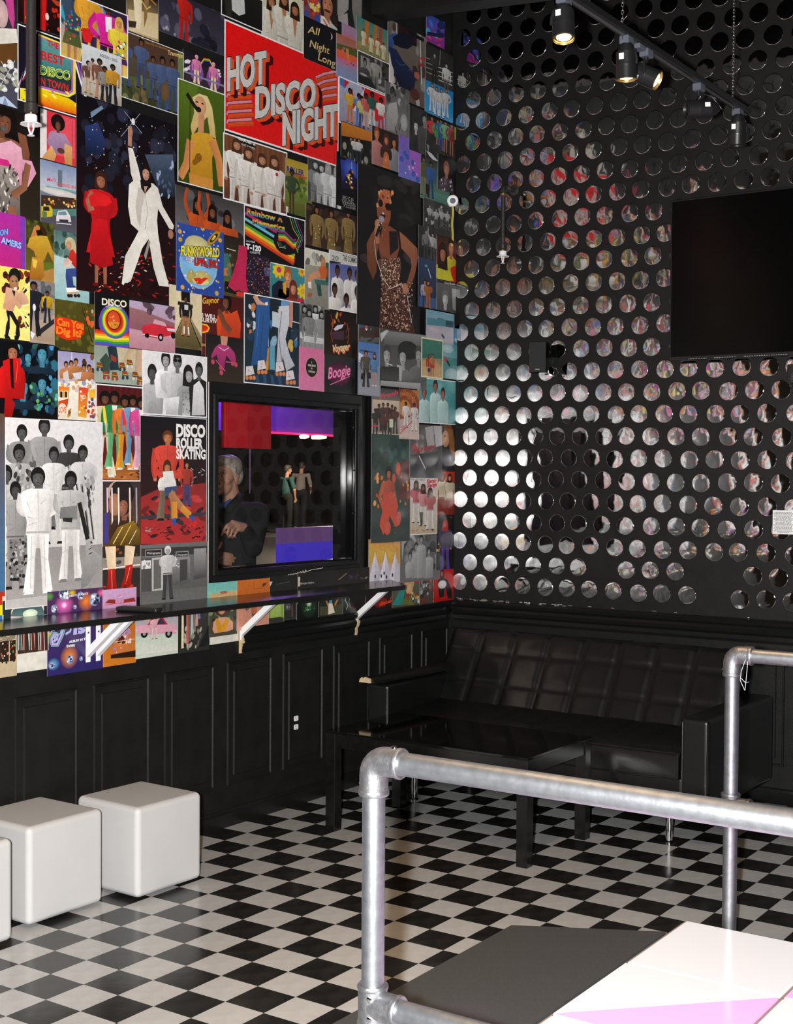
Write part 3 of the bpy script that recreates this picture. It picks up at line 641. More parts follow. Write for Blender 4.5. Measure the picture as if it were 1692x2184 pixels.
# ---------------------------------------------------------------- printed notice
p, q = at(1649.5, 1088, 0, -0.002), at(1692, 1140, 0, -0.002); q.y -= 0.006
t = thing('notice', (0, (p.y + q.y) / 2, q.z), 'white printed notice taped over the discs at the right edge', 'notice')
inv(B().box((-0.006, q.y, q.z), (-0.0055, p.y, p.z)).obj('sheet', 'paper', t), t)
b = B(); rnd = random.Random(3); W_ = p.y - q.y; Hh = p.z - q.z
for k in range(17):
    z = p.z - Hh * (0.085 + 0.052 * k); half = W_ * (0.36 + 0.1 * rnd.random()) * (0.75 if k in (4, 16) else 1); y = (p.y + q.y) / 2 + half; e = (p.y + q.y) / 2 - half
    while y > e:
        l = W_ * rnd.uniform(0.03, 0.12); b.box((-0.0064, max(e, y - l), z - Hh * 0.014), (-0.0062, y, z + Hh * 0.012)); y -= l + W_ * 0.022
inv(b.obj('text_lines', 'ink', t), t)

# ---------------------------------------------------------------- track lights
TZ = 3.10; TY = at(1300, 46, 2, TZ).y
xr = at(1592, 236, 1, TY).x
t = thing('light_track', (-3.2, TY, TZ), 'long black lighting track hung on chains at the top right', 'lighting track')
inv(B().box((-5.6, TY - 0.018, TZ - 0.012), (xr, TY + 0.018, TZ + 0.012), 0.002, 1).obj('rail', 'black_plastic', t), t)
inv(B().box((-5.6, TY - 0.006, TZ - 0.0135), (xr, TY + 0.006, TZ - 0.0118)).obj('channel', 'slot', t), t)
inv(B().box((xr - 0.002, TY - 0.02, TZ - 0.014), (xr + 0.012, TY + 0.02, TZ + 0.014), 0.002, 1).obj('end_cap', 'black_plastic', t), t)
x = at(1363, 80, 1, TY).x
inv(B().box((x - 0.026, TY - 0.016, TZ - 0.030), (x + 0.026, TY + 0.016, TZ - 0.013), 0.003, 1).obj('joiner', 'grey_block', t), t)
lb = bpy.data.meshes.new('link'); bb = B(); bb.sweep([(0.0038 * math.cos(a), 0, 0.008 * math.sin(a)) for a in [2 * math.pi * k / 10 for k in range(10)]], 0.0013, 5, True); lb = bb.mesh('link'); lb.materials.append(MAT['zinc'])
for nm, px_, lab in (('hanging_chain', 1328, 'thin zinc chain holding the middle of the lighting track'), ('hanging_chain', 1564, 'thin zinc chain holding the far end of the lighting track'), ('hanging_chain', 940, None)):
    x = at(px_, 100 if px_ < 1500 else 215, 1, TY).x if px_ > 1000 else -4.4
    t = thing(nm, (x, TY, TZ + 0.012), lab or 'thin zinc chain holding the near end of the lighting track, outside the photo', 'chain', 'chains of the lighting track')
    for k in range(118 if px_ > 1000 else 20):
        o = link('link', lb, None, t, (0, 0, 0.010 + 0.0126 * k)); o.rotation_euler = (0, 0, math.pi / 2 * (k % 2) + 0.4)
    if px_ <= 1000: inv(B().tube((x, TY, TZ + 0.26), (x, TY, 4.6), 0.002, 6).obj('upper_length', 'zinc', t), t)
    inv(B().tube((x, TY, TZ - 0.03), (x, TY, TZ + 0.013), 0.0016, 6).obj('hook', 'zinc', t), t)
def lamp(px_, py_, drop, tilt, pan, lit, label, power=0, x=None):
    """Track head; tilt from straight down (deg), pan about z (0 = +x)."""
    if x is None: x = at(px_, py_, 1, TY).x
    t = thing('track_spotlight', (x, TY, TZ - 0.012), label, 'spotlight', 'spotlights on the lighting track')
    inv(B().box((x - 0.024, TY - 0.017, TZ - 0.040), (x + 0.024, TY + 0.017, TZ - 0.012), 0.003, 1).obj('adapter', 'grey_block', t), t)
    d = Vector((math.sin(math.radians(tilt)) * math.cos(math.radians(pan)), math.sin(math.radians(tilt)) * math.sin(math.radians(pan)), -math.cos(math.radians(tilt))))
    c = Vector((x, TY, TZ - 0.040 - drop))                       # pivot, middle of the can
    s = d.cross(Vector((0, 0, 1)));  s = s.normalized() if s.length > 0.05 else Vector((0, 1, 0))
    b = B(); b.sweep([(x, TY, TZ - 0.038), (x, TY, TZ - 0.058)], 0.008, 10); b.sweep([Vector((x, TY, TZ - 0.056)), Vector((x, TY, TZ - 0.06)) + s * 0.03, c + s * 0.037 + Vector((0, 0, 0.02)), c + s * 0.037], 0.0055, 8, sy=1.0); inv(b.obj('yoke', 'black_plastic', t, True), t)
    b = B(); b.lathe([(0.012, -0.078), (0.024, -0.066), (0.029, -0.045), (0.0335, -0.043), (0.0345, -0.002), (0.0352, 0.0), (0.0352, 0.004), (0.0345, 0.006), (0.0345, 0.044), (0.031, 0.047), (0.0305, 0.040)], c, d, 30); inv(b.obj('can', 'black_plastic', t, True), t)
    b = B(); b.lathe([(0.0275, 0.036), (0.0275, 0.0395), (0.02, 0.042)], c, d, 26); inv(b.obj('lens', 'bulb' if lit else 'screen', t, True), t)
    b = B(); b.lathe([(0.0312, 0.0385), (0.0342, 0.0475), (0.0325, 0.0485), (0.0295, 0.041)], c, d, 30); inv(b.obj('rim', 'brass' if lit else 'black_plastic', t, True), t)
    v = (CAM_POS - c).normalized(); v = (v - d * v.dot(d)).normalized(); u = d.cross(v)
    b = B(); A = c + v * 0.0345 + u * 0.008 - d * 0.034; 
    b.hexa([A, A + u * 0.016 - v * 0.004, A + u * 0.016 - v * 0.004 + d * 0.02, A + d * 0.02, A + v * 0.0006, A + u * 0.016 - v * 0.0034, A + u * 0.016 - v * 0.0034 + d * 0.02, A + v * 0.0006 + d * 0.02]); inv(b.obj('sticker', 'label_white', t), t)
    b = B(); b.sweep([(x + 0.012, TY, TZ - 0.04), c - d * 0.03 + Vector((0.035, -0.01, 0.05)), c - d * 0.085 + Vector((0.02, 0, 0.0)), c - d * 0.076], 0.0025, 6); inv(b.obj('flex', 'black_plastic', t, True), t)
    if lit: spot('lamp_light', c + d * 0.05, c + d * 2, power, (1.0, 0.66, 0.36), 66, 0.6, 0.03)
    return t
lamp(1203, -14, 0.062, 12, 215, True, 'lit black track spotlight at the top, first and alone on the left', 45)
lamp(1337, 76, 0.068, 3, 0, True, 'lit black track spotlight pointing straight down, beside the sideways one', 45)
lamp(1379, 104, 0.062, 62, -78, True, 'lit black track spotlight turned sideways with its glowing face visible', 45)
lamp(1491, 184, 0.066, 86, 130, False, 'unlit black track spotlight turned sideways near the end of the track', 0)
lamp(1574, 246, 0.068, 8, 30, False, 'unlit black track spotlight hanging at the far end of the track', 0)
lamp(0, 0, 0.065, 14, 250, True, 'lit black track spotlight over the front railing, above the photo', 46, x=-4.05)
lamp(0, 0, 0.065, 20, 60, True, 'lit black track spotlight over the ramp, above the photo', 36, x=-3.35)
lamp(0, 0, 0.065, 37, 53, True, 'lit black track spotlight aimed at the cube stools, above the photo', 110, x=-4.6)  # added fill lamp, put in to brighten the tops of the stools
# ---------------------------------------------------------------- people seen through the window
def fuse(name, b, voxel, mt, parent, smooth=6, origin=None):
    """Voxel-fuse overlapping limbs into one continuous skin."""
    me = b.mesh(name); o = bpy.data.objects.new('fuse', me); COL.objects.link(o)
    r = o.modifiers.new('r', 'REMESH'); r.mode = 'VOXEL'; r.voxel_size = voxel; r.use_smooth_shade = True
    s = o.modifiers.new('s', 'SMOOTH'); s.factor = 0.5; s.iterations = smooth
    bpy.context.view_layer.update()
    m2 = bpy.data.meshes.new_from_object(o.evaluated_get(bpy.context.evaluated_depsgraph_get())); m2.name = name
    bpy.data.objects.remove(o); m2.materials.clear(); m2.shade_smooth()
    k = link(name, m2, mt, parent)
    if parent is not None: k.matrix_parent_inverse = Matrix.Translation(-Vector(parent.location))
    return k
def limb(b, pts, rad, seg=14):
    """Tapered limb: tube with a ball at every joint so that the fused skin bends smoothly."""
    b.sweep(pts, list(rad), seg)
    for p_, r in zip(pts, rad): b.ball(p_, r * 0.99, 14, 9)
def skull(b, c, fw, k=1.0):
    """Head around c (between the ears), facing fw; returns a frame function (forward, side to the person's left, up)."""
    fw = Vector(fw).normalized(); up = Vector((0, 0, 1)); lf = up.cross(fw).normalized()
    q = lambda a, s, u: Vector(c) + (fw * a + lf * s + up * u) * k
    rot = Matrix((fw, lf, up)).transposed()
    def eb(a, s, u, ra, rs, ru):
        g = bmesh.ops.create_uvsphere(b.bm, u_segments=24, v_segments=16, radius=1.0)
        for v in g['verts']: v.co = q(a, s, u) + rot @ Vector((v.co.x * ra * k, v.co.y * rs * k, v.co.z * ru * k))
    eb(-0.012, 0, 0.045, 0.095, 0.074, 0.082)            # cranium
    eb(0.030, 0, 0.020, 0.062, 0.066, 0.085)             # forehead and face
    eb(0.030, 0, -0.048, 0.058, 0.054, 0.062)            # jaw
    eb(0.070, 0, -0.092, 0.022, 0.024, 0.019)            # chin
    for s in (-1, 1):
        eb(0.050, s * 0.036, -0.020, 0.028, 0.027, 0.030)   # cheek
        eb(-0.004, s * 0.073, -0.008, 0.018, 0.008, 0.032)  # ear
        eb(-0.010, s * 0.077, 0.006, 0.018, 0.007, 0.016)
        b.sweep([q(0.070, s * 0.050, 0.032), q(0.090, s * 0.030, 0.038), q(0.096, s * 0.010, 0.032)], [0.009 * k, 0.010 * k, 0.009 * k], 10)   # brow
        eb(0.098, s * 0.012, -0.030, 0.010, 0.009, 0.009)   # nostril
    b.sweep([q(0.092, 0, 0.022), q(0.104, 0, 0.0), q(0.117, 0, -0.024), q(0.104, 0, -0.034)], [0.009 * k, 0.010 * k, 0.0135 * k, 0.011 * k], 12)   # nose
    b.sweep([q(0.080, -0.022, -0.060), q(0.094, 0, -0.056), q(0.080, 0.022, -0.060)], [0.006 * k, 0.0085 * k, 0.006 * k], 10)   # lips
    b.sweep([q(0.080, -0.018, -0.068), q(0.092, 0, -0.068), q(0.080, 0.018, -0.068)], [0.006 * k, 0.0085 * k, 0.006 * k], 10)
    return q, rot
def hair_cap(b, q, rot, k, cut, puff, tufts, rn):
    for a, s, u, ra, rs, ru in ((-0.018, 0, 0.060, 0.100, 0.082, 0.084), (0.038, 0, 0.098, 0.060, 0.066, 0.040), (-0.070, 0, 0.010, 0.048, 0.070, 0.070)):
        g = bmesh.ops.create_uvsphere(b.bm, u_segments=24, v_segments=16, radius=1.0)
        for v in g['verts']:
            d = 1 + puff * noise.noise(Vector((v.co.x, v.co.y, v.co.z)) * 3.1)
            v.co = q(a, s, u) + rot @ Vector((v.co.x * ra * k * d, v.co.y * rs * k * d, v.co.z * ru * k * d))
    for s in (-1, 1): b.sweep([q(0.018, s * 0.070, 0.06), q(0.010, s * 0.073, 0.02), q(0.008, s * 0.069, -0.012)], [0.014 * k, 0.011 * k, 0.006 * k], 8)
    for _ in range(tufts):
        a, s = rn.uniform(-0.09, 0.085), rn.uniform(-0.07, 0.07); u = 0.06 + 0.075 * math.sqrt(max(0, 1 - (a / 0.1) ** 2 - (s / 0.085) ** 2)); b.sweep([q(a, s, u), q(a - 0.014, s * 1.05, u + 0.005), q(a - 0.034, s * 1.1, u - 0.002)], [0.010 * k, 0.009 * k, 0.006 * k], 6)

# the grey-haired man close behind the glass
c = at(484, 1018, 1, 1.45); fw = Vector((-0.99, -0.06, -0.03)).normalized()
t = thing('person', (c.x, c.y, 0), 'grey haired person in a black jacket gesturing with both hands behind the window glass', 'person')
body = B(); q, rot = skull(body, c, fw)
fl_ = Vector((fw.x, fw.y, 0)).normalized(); lf = Vector((0, 0, 1)).cross(fl_).normalized()
bx = Vector((c.x, c.y, 0)) - fl_ * 0.05
Q = lambda a, s, u: bx + fl_ * a + lf * s + Vector((0, 0, u))
zc = c.z
limb(body, [q(-0.02, 0, -0.05), Q(0.0, 0, zc - 0.16), Q(-0.02, 0, zc - 0.22)], [0.055, 0.058, 0.07])
limb(body, [Q(-0.02, 0, zc - 0.27), Q(0.0, 0, zc - 0.42), Q(0.01, 0, zc - 0.58), Q(0.0, 0, zc - 0.70)], [0.11, 0.135, 0.13, 0.135])
LS, RS = Q(-0.02, 0.185, zc - 0.225), Q(-0.02, -0.185, zc - 0.225)
LE, LW = at(540, 1168, 1, 1.18), at(520, 1125, 1, 1.17)
RE, RW = at(436, 1222, 1, 1.35), at(449, 1192, 1, 1.18)
limb(body, [LS, LE, LW], [0.055, 0.042, 0.028]); limb(body, [RS, RE, RW], [0.055, 0.042, 0.028])
limb(body, [Q(-0.02, 0, zc - 0.22), LS], [0.07, 0.055]); limb(body, [Q(-0.02, 0, zc - 0.22), RS], [0.07, 0.055])
for s in (-1, 1): limb(body, [Q(0, s * 0.09, zc - 0.72), Q(0.01, s * 0.10, 0.47), Q(0, s * 0.10, 0.09)], [0.085, 0.055, 0.04]); limb(body, [Q(-0.02, s * 0.10, 0.045), Q(0.15, s * 0.11, 0.035)], [0.04, 0.032])
def hand(b, yk, palm, fingers, wr):
    for pp, rr in palm: limb(b, [at(x, y, 1, yk + d) for x, y, d in pp], rr, 10)
    for f_ in fingers: limb(b, [at(x, y, 1, yk + d) for x, y, d in f_], [0.0108, 0.0100, 0.0092, 0.0080][:len(f_)], 9)
# upper (left) hand: back of the hand to the camera, index finger reaching down and forward, the others curled
hand(body, 1.17, [([(518, 1124, 0), (506, 1120, 0), (496, 1114, 0)], [0.026, 0.024, 0.016]), ([(516, 1127, 0), (508, 1126, 0), (502, 1121, 0)], [0.024, 0.022, 0.015]), ([(516, 1129, 0.005), (512, 1129, 0.005), (509, 1127, 0.005)], [0.020, 0.018, 0.013])],
     [[(496, 1114, 0), (484, 1121, -0.006), (477, 1131, 0), (473.5, 1142, 0.008)], [(500, 1118, 0), (488, 1127, -0.012), (485, 1138, -0.004), (488, 1146, 0.014)], [(505, 1122, 0), (495, 1132, -0.012), (492, 1142, -0.002), (496, 1147, 0.014)], [(511, 1127, 0), (503, 1136, -0.008), (500, 1142, 0.0), (503, 1146, 0.012)], [(512, 1130, 0.02), (498, 1134, 0.03), (485, 1134, 0.03), (477, 1136, 0.022)]], LW)
# lower (right) hand: thumb up, fingers pointing back across the body
hand(body, 1.18, [([(450, 1190, 0), (460, 1185, 0), (469, 1181, 0)], [0.024, 0.020, 0.014]), ([(450, 1194, 0), (460, 1193, 0), (470, 1192, 0)], [0.022, 0.019, 0.014]), ([(452, 1197, 0), (461, 1200, 0), (469, 1201, 0)], [0.020, 0.016, 0.012])],
     [[(469, 1181, 0), (479, 1180.5, -0.006), (488, 1181.5, -0.008), (496, 1183.5, -0.004)], [(470, 1188, 0), (482, 1188, -0.008), (493, 1189, -0.010), (502, 1190.5, -0.006)], [(470, 1195, 0), (481, 1195.5, -0.006), (491, 1196.5, -0.008), (499, 1197.5, -0.004)], [(469, 1201, 0), (478, 1202.5, -0.004), (486, 1203.5, -0.004), (493, 1204, 0)], [(457, 1184, -0.01), (463, 1174, -0.016), (470, 1167, -0.018), (473, 1158, -0.016)]], RW)
bd = fuse('body', body, 0.0042, 'skin', t, 3)
b = B(); hair_cap(b, q, rot, 0.965, 0, 0.025, 0, random.Random(8)); fuse('hair', b, 0.0045, 'grey_hair', t, 4)
for s in (-1, 1):
    b = B(); b.ball(q(0.078, s * 0.032, 0.013), 0.0115, 14, 10); e = b.obj('eye', 'label_white', t, True); inv(e, t)
    b = B(); b.ball(q(0.0865, s * 0.0325, 0.012), 0.0055, 12, 8); k = b.obj('iris', 'eye', e, True)
    b = B(); b.sweep([q(0.080, s * 0.047, 0.017), q(0.0905, s * 0.032, 0.022), q(0.088, s * 0.018, 0.016)], 0.0035, 8); inv(b.obj('eyelid', 'skin', t, True), t)
    b = B(); b.sweep([q(0.078, s * 0.054, 0.036), q(0.098, s * 0.034, 0.046), q(0.104, s * 0.012, 0.040)], [0.003, 0.005, 0.004], 8); inv(b.obj('eyebrow', 'grey_hair', t, True), t)
b = B(); b.sweep([q(0.087, -0.019, -0.063), q(0.1015, 0, -0.062), q(0.087, 0.019, -0.063)], [0.002, 0.003, 0.002], 8); inv(b.obj('mouth', 'lip', t, True), t)
jk = B(); limb(jk, [Q(-0.02, 0, zc - 0.235), Q(-0.01, 0, zc - 0.30), Q(0.005, 0, zc - 0.43), Q(0.01, 0, zc - 0.60), Q(0.0, 0, zc - 0.78)], [0.088, 0.135, 0.162, 0.158, 0.165])
for A, E_, Wp in ((LS, LE, LW), (RS, RE, RW)):
    d = (Wp - E_).normalized(); limb(jk, [Q(-0.02, 0, zc - 0.24), A], [0.09, 0.078]); limb(jk, [A, E_], [0.078, 0.060]); limb(jk, [E_, Wp - d * 0.025], [0.060, 0.043])
for s in (-1, 1): limb(jk, [q(-0.070, s * 0.03, -0.105), q(-0.035, s * 0.066, -0.125), q(0.010, s * 0.070, -0.150), q(0.03, s * 0.04, -0.20)], [0.020, 0.022, 0.024, 0.03])
fuse('jacket', jk, 0.008, 'black_cloth', t, 4)
b = B(); b.sweep([q(0.020, -0.052, -0.135), q(0.045, -0.02, -0.165), q(0.055, 0, -0.175), q(0.045, 0.02, -0.165), q(0.020, 0.052, -0.135)], [0.008, 0.013, 0.015, 0.013, 0.008], 8); inv(b.obj('shirt_collar', 'blue_cloth', t, True), t)
b = B()
for s in (-1, 1): limb(b, [Q(0, s * 0.09, zc - 0.74), Q(0.01, s * 0.10, 0.47), Q(0, s * 0.10, 0.10)], [0.105, 0.075, 0.06])
fuse('trousers', b, 0.012, 'black_cloth', t, 3)

# two people further back, standing on a low step
b = B(); b.box((16, 16.5, 0), (28, 22, 0.18)); o = b.obj('trim_6', 'dark_room'); tag(o, kind='structure')
def far_person(px, py, yy, fw, cloth, label, bend=0.0, arm=0):
    s_ = at(px, py, 1, yy); zf = 0.18; H = (s_.z - zf) / 0.82                     # (px, py): top of the shoulders
    t = thing('person', (s_.x, yy, zf), label, 'person'); f0 = Vector((*fw, 0)).normalized(); l0 = Vector((0, 0, 1)).cross(f0)
    G = lambda a, s, u: Vector((s_.x, yy, zf)) + (f0 * (a + bend * max(0, u - 0.5)) + l0 * s + Vector((0, 0, u))) * H
    b = B(); cc = G(0.02, 0, 0.93); qq, rr = skull(b, cc, f0, 0.98)
    limb(b, [qq(-0.02, 0, -0.05), G(0, 0, 0.83), G(0, 0, 0.79)], [0.055, 0.055, 0.075]); limb(b, [G(0, 0, 0.77), G(0, 0, 0.66), G(0, 0, 0.54)], [0.10, 0.125, 0.125])
    JA = []
    for s in (-1, 1):
        S_, E_, W_ = G(0, s * 0.11, 0.80), G(0.03, s * 0.15, 0.64), G(0.14 if arm else 0.06, s * 0.13, 0.52 if not arm else 0.58); JA.append((S_, E_, W_))
        limb(b, [G(0, 0, 0.79), S_, E_, W_], [0.07, 0.05, 0.04, 0.028]); limb(b, [W_, W_ + Vector((0, 0, -0.05)) + f0 * 0.02], [0.03, 0.026])
        for k in range(4): p0 = W_ + Vector((0, 0, -0.06)) + f0 * (0.026 - 0.016 * k); limb(b, [p0, p0 + Vector((0, 0, -0.04)), p0 + Vector((0, 0, -0.065 + 0.006 * abs(k - 1))) - l0 * s * 0.012], [0.009, 0.008, 0.007], 8)
        p0 = W_ + f0 * 0.03 + Vector((0, 0, -0.02)); limb(b, [p0, p0 + f0 * 0.02 + Vector((0, 0, -0.03)), p0 + f0 * 0.022 + Vector((0, 0, -0.055))], [0.010, 0.009, 0.008], 8)
        limb(b, [G(0, s * 0.055, 0.52), G(0.01, s * 0.06, 0.28), G(0, s * 0.06, 0.05)], [0.085, 0.055, 0.04]); limb(b, [G(-0.01, s * 0.06, 0.025), G(0.09, s * 0.065, 0.02)], [0.04, 0.032])
    fuse('body', b, 0.0075, 'skin', t, 3)
    b = B(); hair_cap(b, qq, rr, 0.98, 0, 0.06, 12, random.Random(3)); fuse('hair', b, 0.008, 'dark_hair', t, 2)
    b = B(); limb(b, [G(0, 0, 0.795), G(0, 0, 0.76), G(0, 0, 0.66), G(0, 0, 0.56)], [0.075, 0.12, 0.145, 0.14])
    for S_, E_, W_ in JA: limb(b, [G(0, 0, 0.785), S_, S_ + (E_ - S_) * 0.75], [0.08, 0.068, 0.062])
    fuse('shirt', b, 0.010, cloth, t, 3)
    b = B(); limb(b, [G(0, 0.03, 0.535), G(0, -0.03, 0.535)], [0.150, 0.150])
    for s in (-1, 1): limb(b, [G(0, s * 0.055, 0.53), G(0.01, s * 0.06, 0.28), G(0, s * 0.06, 0.06)], [0.105, 0.075, 0.06])
    fuse('trousers', b, 0.012, 'black_cloth', t, 2)
far_person(640, 1011, 19.0, (0.9, 0.45), 'grey_cloth', 'distant person in a grey tee shirt with back turned, seen through the window', 0.25, 1)
far_person(612, 1019, 17.5, (0.7, -0.2), 'green_cloth', 'distant person in a dark green shirt beside the grey shirted one, through the window', 0.0)
# ---------------------------------------------------------------- printed posters: flat print built as coloured shapes on thin sheets
def print_mat():
    M = bpy.data.materials.new('printed_paper'); M.use_nodes = True; t = M.node_tree; b = t.nodes['Principled BSDF']
    a = t.nodes.new('ShaderNodeAttribute'); a.attribute_name = 'print'
    tc = t.nodes.new('ShaderNodeTexCoord'); prev = a.outputs['Color']
    for sc, am in ((55, 0.08), (260, 0.07)):        # mottled ink
        n = t.nodes.new('ShaderNodeTexNoise'); n.inputs['Scale'].default_value = sc; n.inputs['Detail'].default_value = 3; t.links.new(tc.outputs['Object'], n.inputs['Vector'])
        r = t.nodes.new('ShaderNodeMapRange'); r.inputs[1].default_value = 0.3; r.inputs[2].default_value = 0.7; r.inputs[3].default_value = 1 - am; r.inputs[4].default_value = 1 + am; t.links.new(n.outputs['Fac'], r.inputs[0])
        x = t.nodes.new('ShaderNodeMix'); x.data_type = 'RGBA'; x.blend_type = 'MULTIPLY'; x.inputs[0].default_value = 1; t.links.new(prev, x.inputs[6]); t.links.new(r.outputs[0], x.inputs[7]); prev = x.outputs[2]
    t.links.new(prev, b.inputs['Base Color']); b.inputs['Roughness'].default_value = 0.35; b.inputs['Coat Weight'].default_value = 0.09; b.inputs['Coat Roughness'].default_value = 0.12
    n = t.nodes.new('ShaderNodeTexNoise'); n.inputs['Scale'].default_value = 5; t.links.new(tc.outputs['Object'], n.inputs['Vector'])
    k = t.nodes.new('ShaderNodeBump'); k.inputs['Strength'].default_value = 0.12; k.inputs['Distance'].default_value = 0.02; t.links.new(n.outputs['Fac'], k.inputs['Height']); t.links.new(k.outputs[0], b.inputs['Normal'])
    return M
PRINT = print_mat()
def W2(x, y):
    q = at(x, y, 1, 0.0); return (q.x, q.z)
GAIN = 1.0                                     # paper white of the prints
def C3(c): return tuple(min(0.86, v * GAIN) for v in hexc(c)) if isinstance(c, str) else c
def sh(c, k): return tuple(min(1.0, v * k) for v in C3(c))
_txt = {}
def text_tris(s, bold, shear=0.0):
    key = (s, bold)
    if key in _txt: return _txt[key]
    cu = bpy.data.curves.new('t', 'FONT'); cu.body = s; cu.resolution_u = 3; cu.offset = bold; cu.fill_mode = 'FRONT'
    o = bpy.data.objects.new('t', cu); COL.objects.link(o); bpy.context.view_layer.update()
    me = o.evaluated_get(bpy.context.evaluated_depsgraph_get()).to_mesh(); me.calc_loop_triangles()
    v = [(p.co.x, p.co.y) for p in me.vertices]; tr = [tuple(q.vertices) for q in me.loop_triangles]
    xs = [p[0] for p in v]; ys = [p[1] for p in v]; x0, x1 = min(xs), max(xs)
    cap = 0.70; out = ([((a - x0) / (x1 - x0), c / cap) for a, c in v], tr)
    bpy.data.objects.remove(o); bpy.data.curves.remove(cu); _txt[key] = out; return out

class Poster:
    pass
POSTERS = []; CUR = None
def P(label, x0, y0, x1, y1, bg='222', bg2=None, bd=0, group=None, bc='eee', shape=None):
    """A sheet whose top left and bottom right corners show at these photo pixels."""
    global CUR
    a, c = W2(x0, y0), W2(x1, y1); s = CUR = Poster(); s.label = label; s.group = group
    s.r = (a[0], c[1], c[0], a[1]); s.sh = []; s.bd = bd * abs(a[0] - W2(x0 + 1, y0)[0]); s.bc = bc; s.bg = (C3(bg), C3(bg2 or bg)); s.shape = [W2(*q) for q in shape] if shape else None
    s.rnd = random.Random(len(POSTERS) * 17 + 3); POSTERS.append(s)
def poly(pts, cols):
    """pts in wall metres (X, Z); cols one colour or one per point."""
    if not isinstance(cols, list): cols = [cols] * len(pts)
    n = len(pts)
    if n < 3: return
    if n == 3: tr = [(0, 1, 2)]
    else: tr = tessellate_polygon([[Vector((p[0], p[1], 0)) for p in pts]])
    CUR.sh.append([([pts[i] for i in t], [cols[i] for i in t]) for t in tr])
def p(c, *xy, c2=None, j=0.12):
    q = [W2(xy[i], xy[i + 1]) for i in range(0, len(xy), 2)]; k = C3(c)
    if c2:
        zs = [a[1] for a in q]; z0, z1 = min(zs), max(zs); k2 = C3(c2)
        cols = [tuple(k2[i] + (k[i] - k2[i]) * (a[1] - z0) / max(1e-6, z1 - z0) for i in range(3)) for a in q]
    else: cols = [sh(k, 1 + CUR.rnd.uniform(-j, j)) for a in q]
    poly(q, cols)
def box(c, x0, y0, x1, y1, c2=None):
    a, b_ = W2(x0, y0), W2(x1, y1); k, k2 = C3(c), C3(c2 or c); poly([(a[0], a[1]), (b_[0], a[1]), (b_[0], b_[1]), (a[0], b_[1])], [k, k, k2, k2])
def ell(cx, cz, rx, rz, c, edge=0.78, mid=1.1, n=16, a0=0.0, rot=0.0):
    k = C3(c); ca, sa = math.cos(rot), math.sin(rot); R = []
    for i in range(n):
        a = 2 * math.pi * i / n; x, z = rx * math.cos(a), rz * math.sin(a); R.append((cx + x * ca - z * sa, cz + x * sa + z * ca))
    m_, e_ = sh(k, mid), sh(k, edge)
    CUR.sh.append([([(cx, cz), R[i], R[(i + 1) % n]], [m_, e_, e_]) for i in range(n)])
def e(c, x, y, rx, ry, edge=0.8, mid=1.1, rot=0, n=16):
    q = W2(x, y); ell(q[0], q[1], abs(W2(x + rx, y)[0] - W2(x - rx, y)[0]) / 2, abs(W2(x, y - ry)[1] - W2(x, y + ry)[1]) / 2, c, edge, mid, n, rot=math.radians(rot))
def glow(c, x, y, rx, ry, out):
    q = W2(x, y); rx = abs(W2(x + rx, y)[0] - W2(x - rx, y)[0]) / 2; rz = abs(W2(x, y - ry)[1] - W2(x, y + ry)[1]) / 2; k, o = C3(c), C3(out); n = 18
    R = [(q[0] + rx * math.cos(2 * math.pi * i / n), q[1] + rz * math.sin(2 * math.pi * i / n)) for i in range(n)]
    CUR.sh.append([([q, R[i], R[(i + 1) % n]], [k, o, o]) for i in range(n)])
def stroke(pts, w0, c, w1=None):
    n = len(pts); A, Bq = [], []
    for i in range(n):
        a, b_ = pts[max(0, i - 1)], pts[min(n - 1, i + 1)]; dx, dz = b_[0] - a[0], b_[1] - a[1]; l = math.hypot(dx, dz) or 1e-9
        wd = w0 + ((w1 if w1 is not None else w0) - w0) * i / (n - 1); nx, nz = -dz / l * wd / 2, dx / l * wd / 2; A.append((pts[i][0] + nx, pts[i][1] + nz)); Bq.append((pts[i][0] - nx, pts[i][1] - nz))
    k = C3(c); tr = []
    k1, k2 = sh(k, 1.1), sh(k, 0.8)
    for i in range(n - 1): tr += [([A[i], A[i + 1], Bq[i + 1]], [k1, k1, k2]), ([A[i], Bq[i + 1], Bq[i]], [k1, k2, k2])]
    CUR.sh.append(tr)
def chaikin(P_):
    for _ in range(2):
        o = [P_[0]]
        for a, b_ in zip(P_, P_[1:]): o += [(a[0] * .75 + b_[0] * .25, a[1] * .75 + b_[1] * .25), (a[0] * .25 + b_[0] * .75, a[1] * .25 + b_[1] * .75)]
        P_ = o + [P_[-1]]
    return P_
def l(c, w, *xy):
    q = [W2(xy[i], xy[i + 1]) for i in range(0, len(xy), 2)]; s = abs(W2(xy[0], xy[1])[1] - W2(xy[0], xy[1] + 1)[1]); stroke(q, w * s, c)
def n(k, cols, x0, y0, x1, y1, r0=1, r1=3, asp=1.0):
    rn = CUR.rnd
    for _ in range(k):
        x, y, r = rn.uniform(x0, x1), rn.uniform(y0, y1), rn.uniform(r0, r1); e(rn.choice(cols), x, y, r * 0.8, r * asp, 0.85, 1.15, rn.uniform(-40, 40), 7)
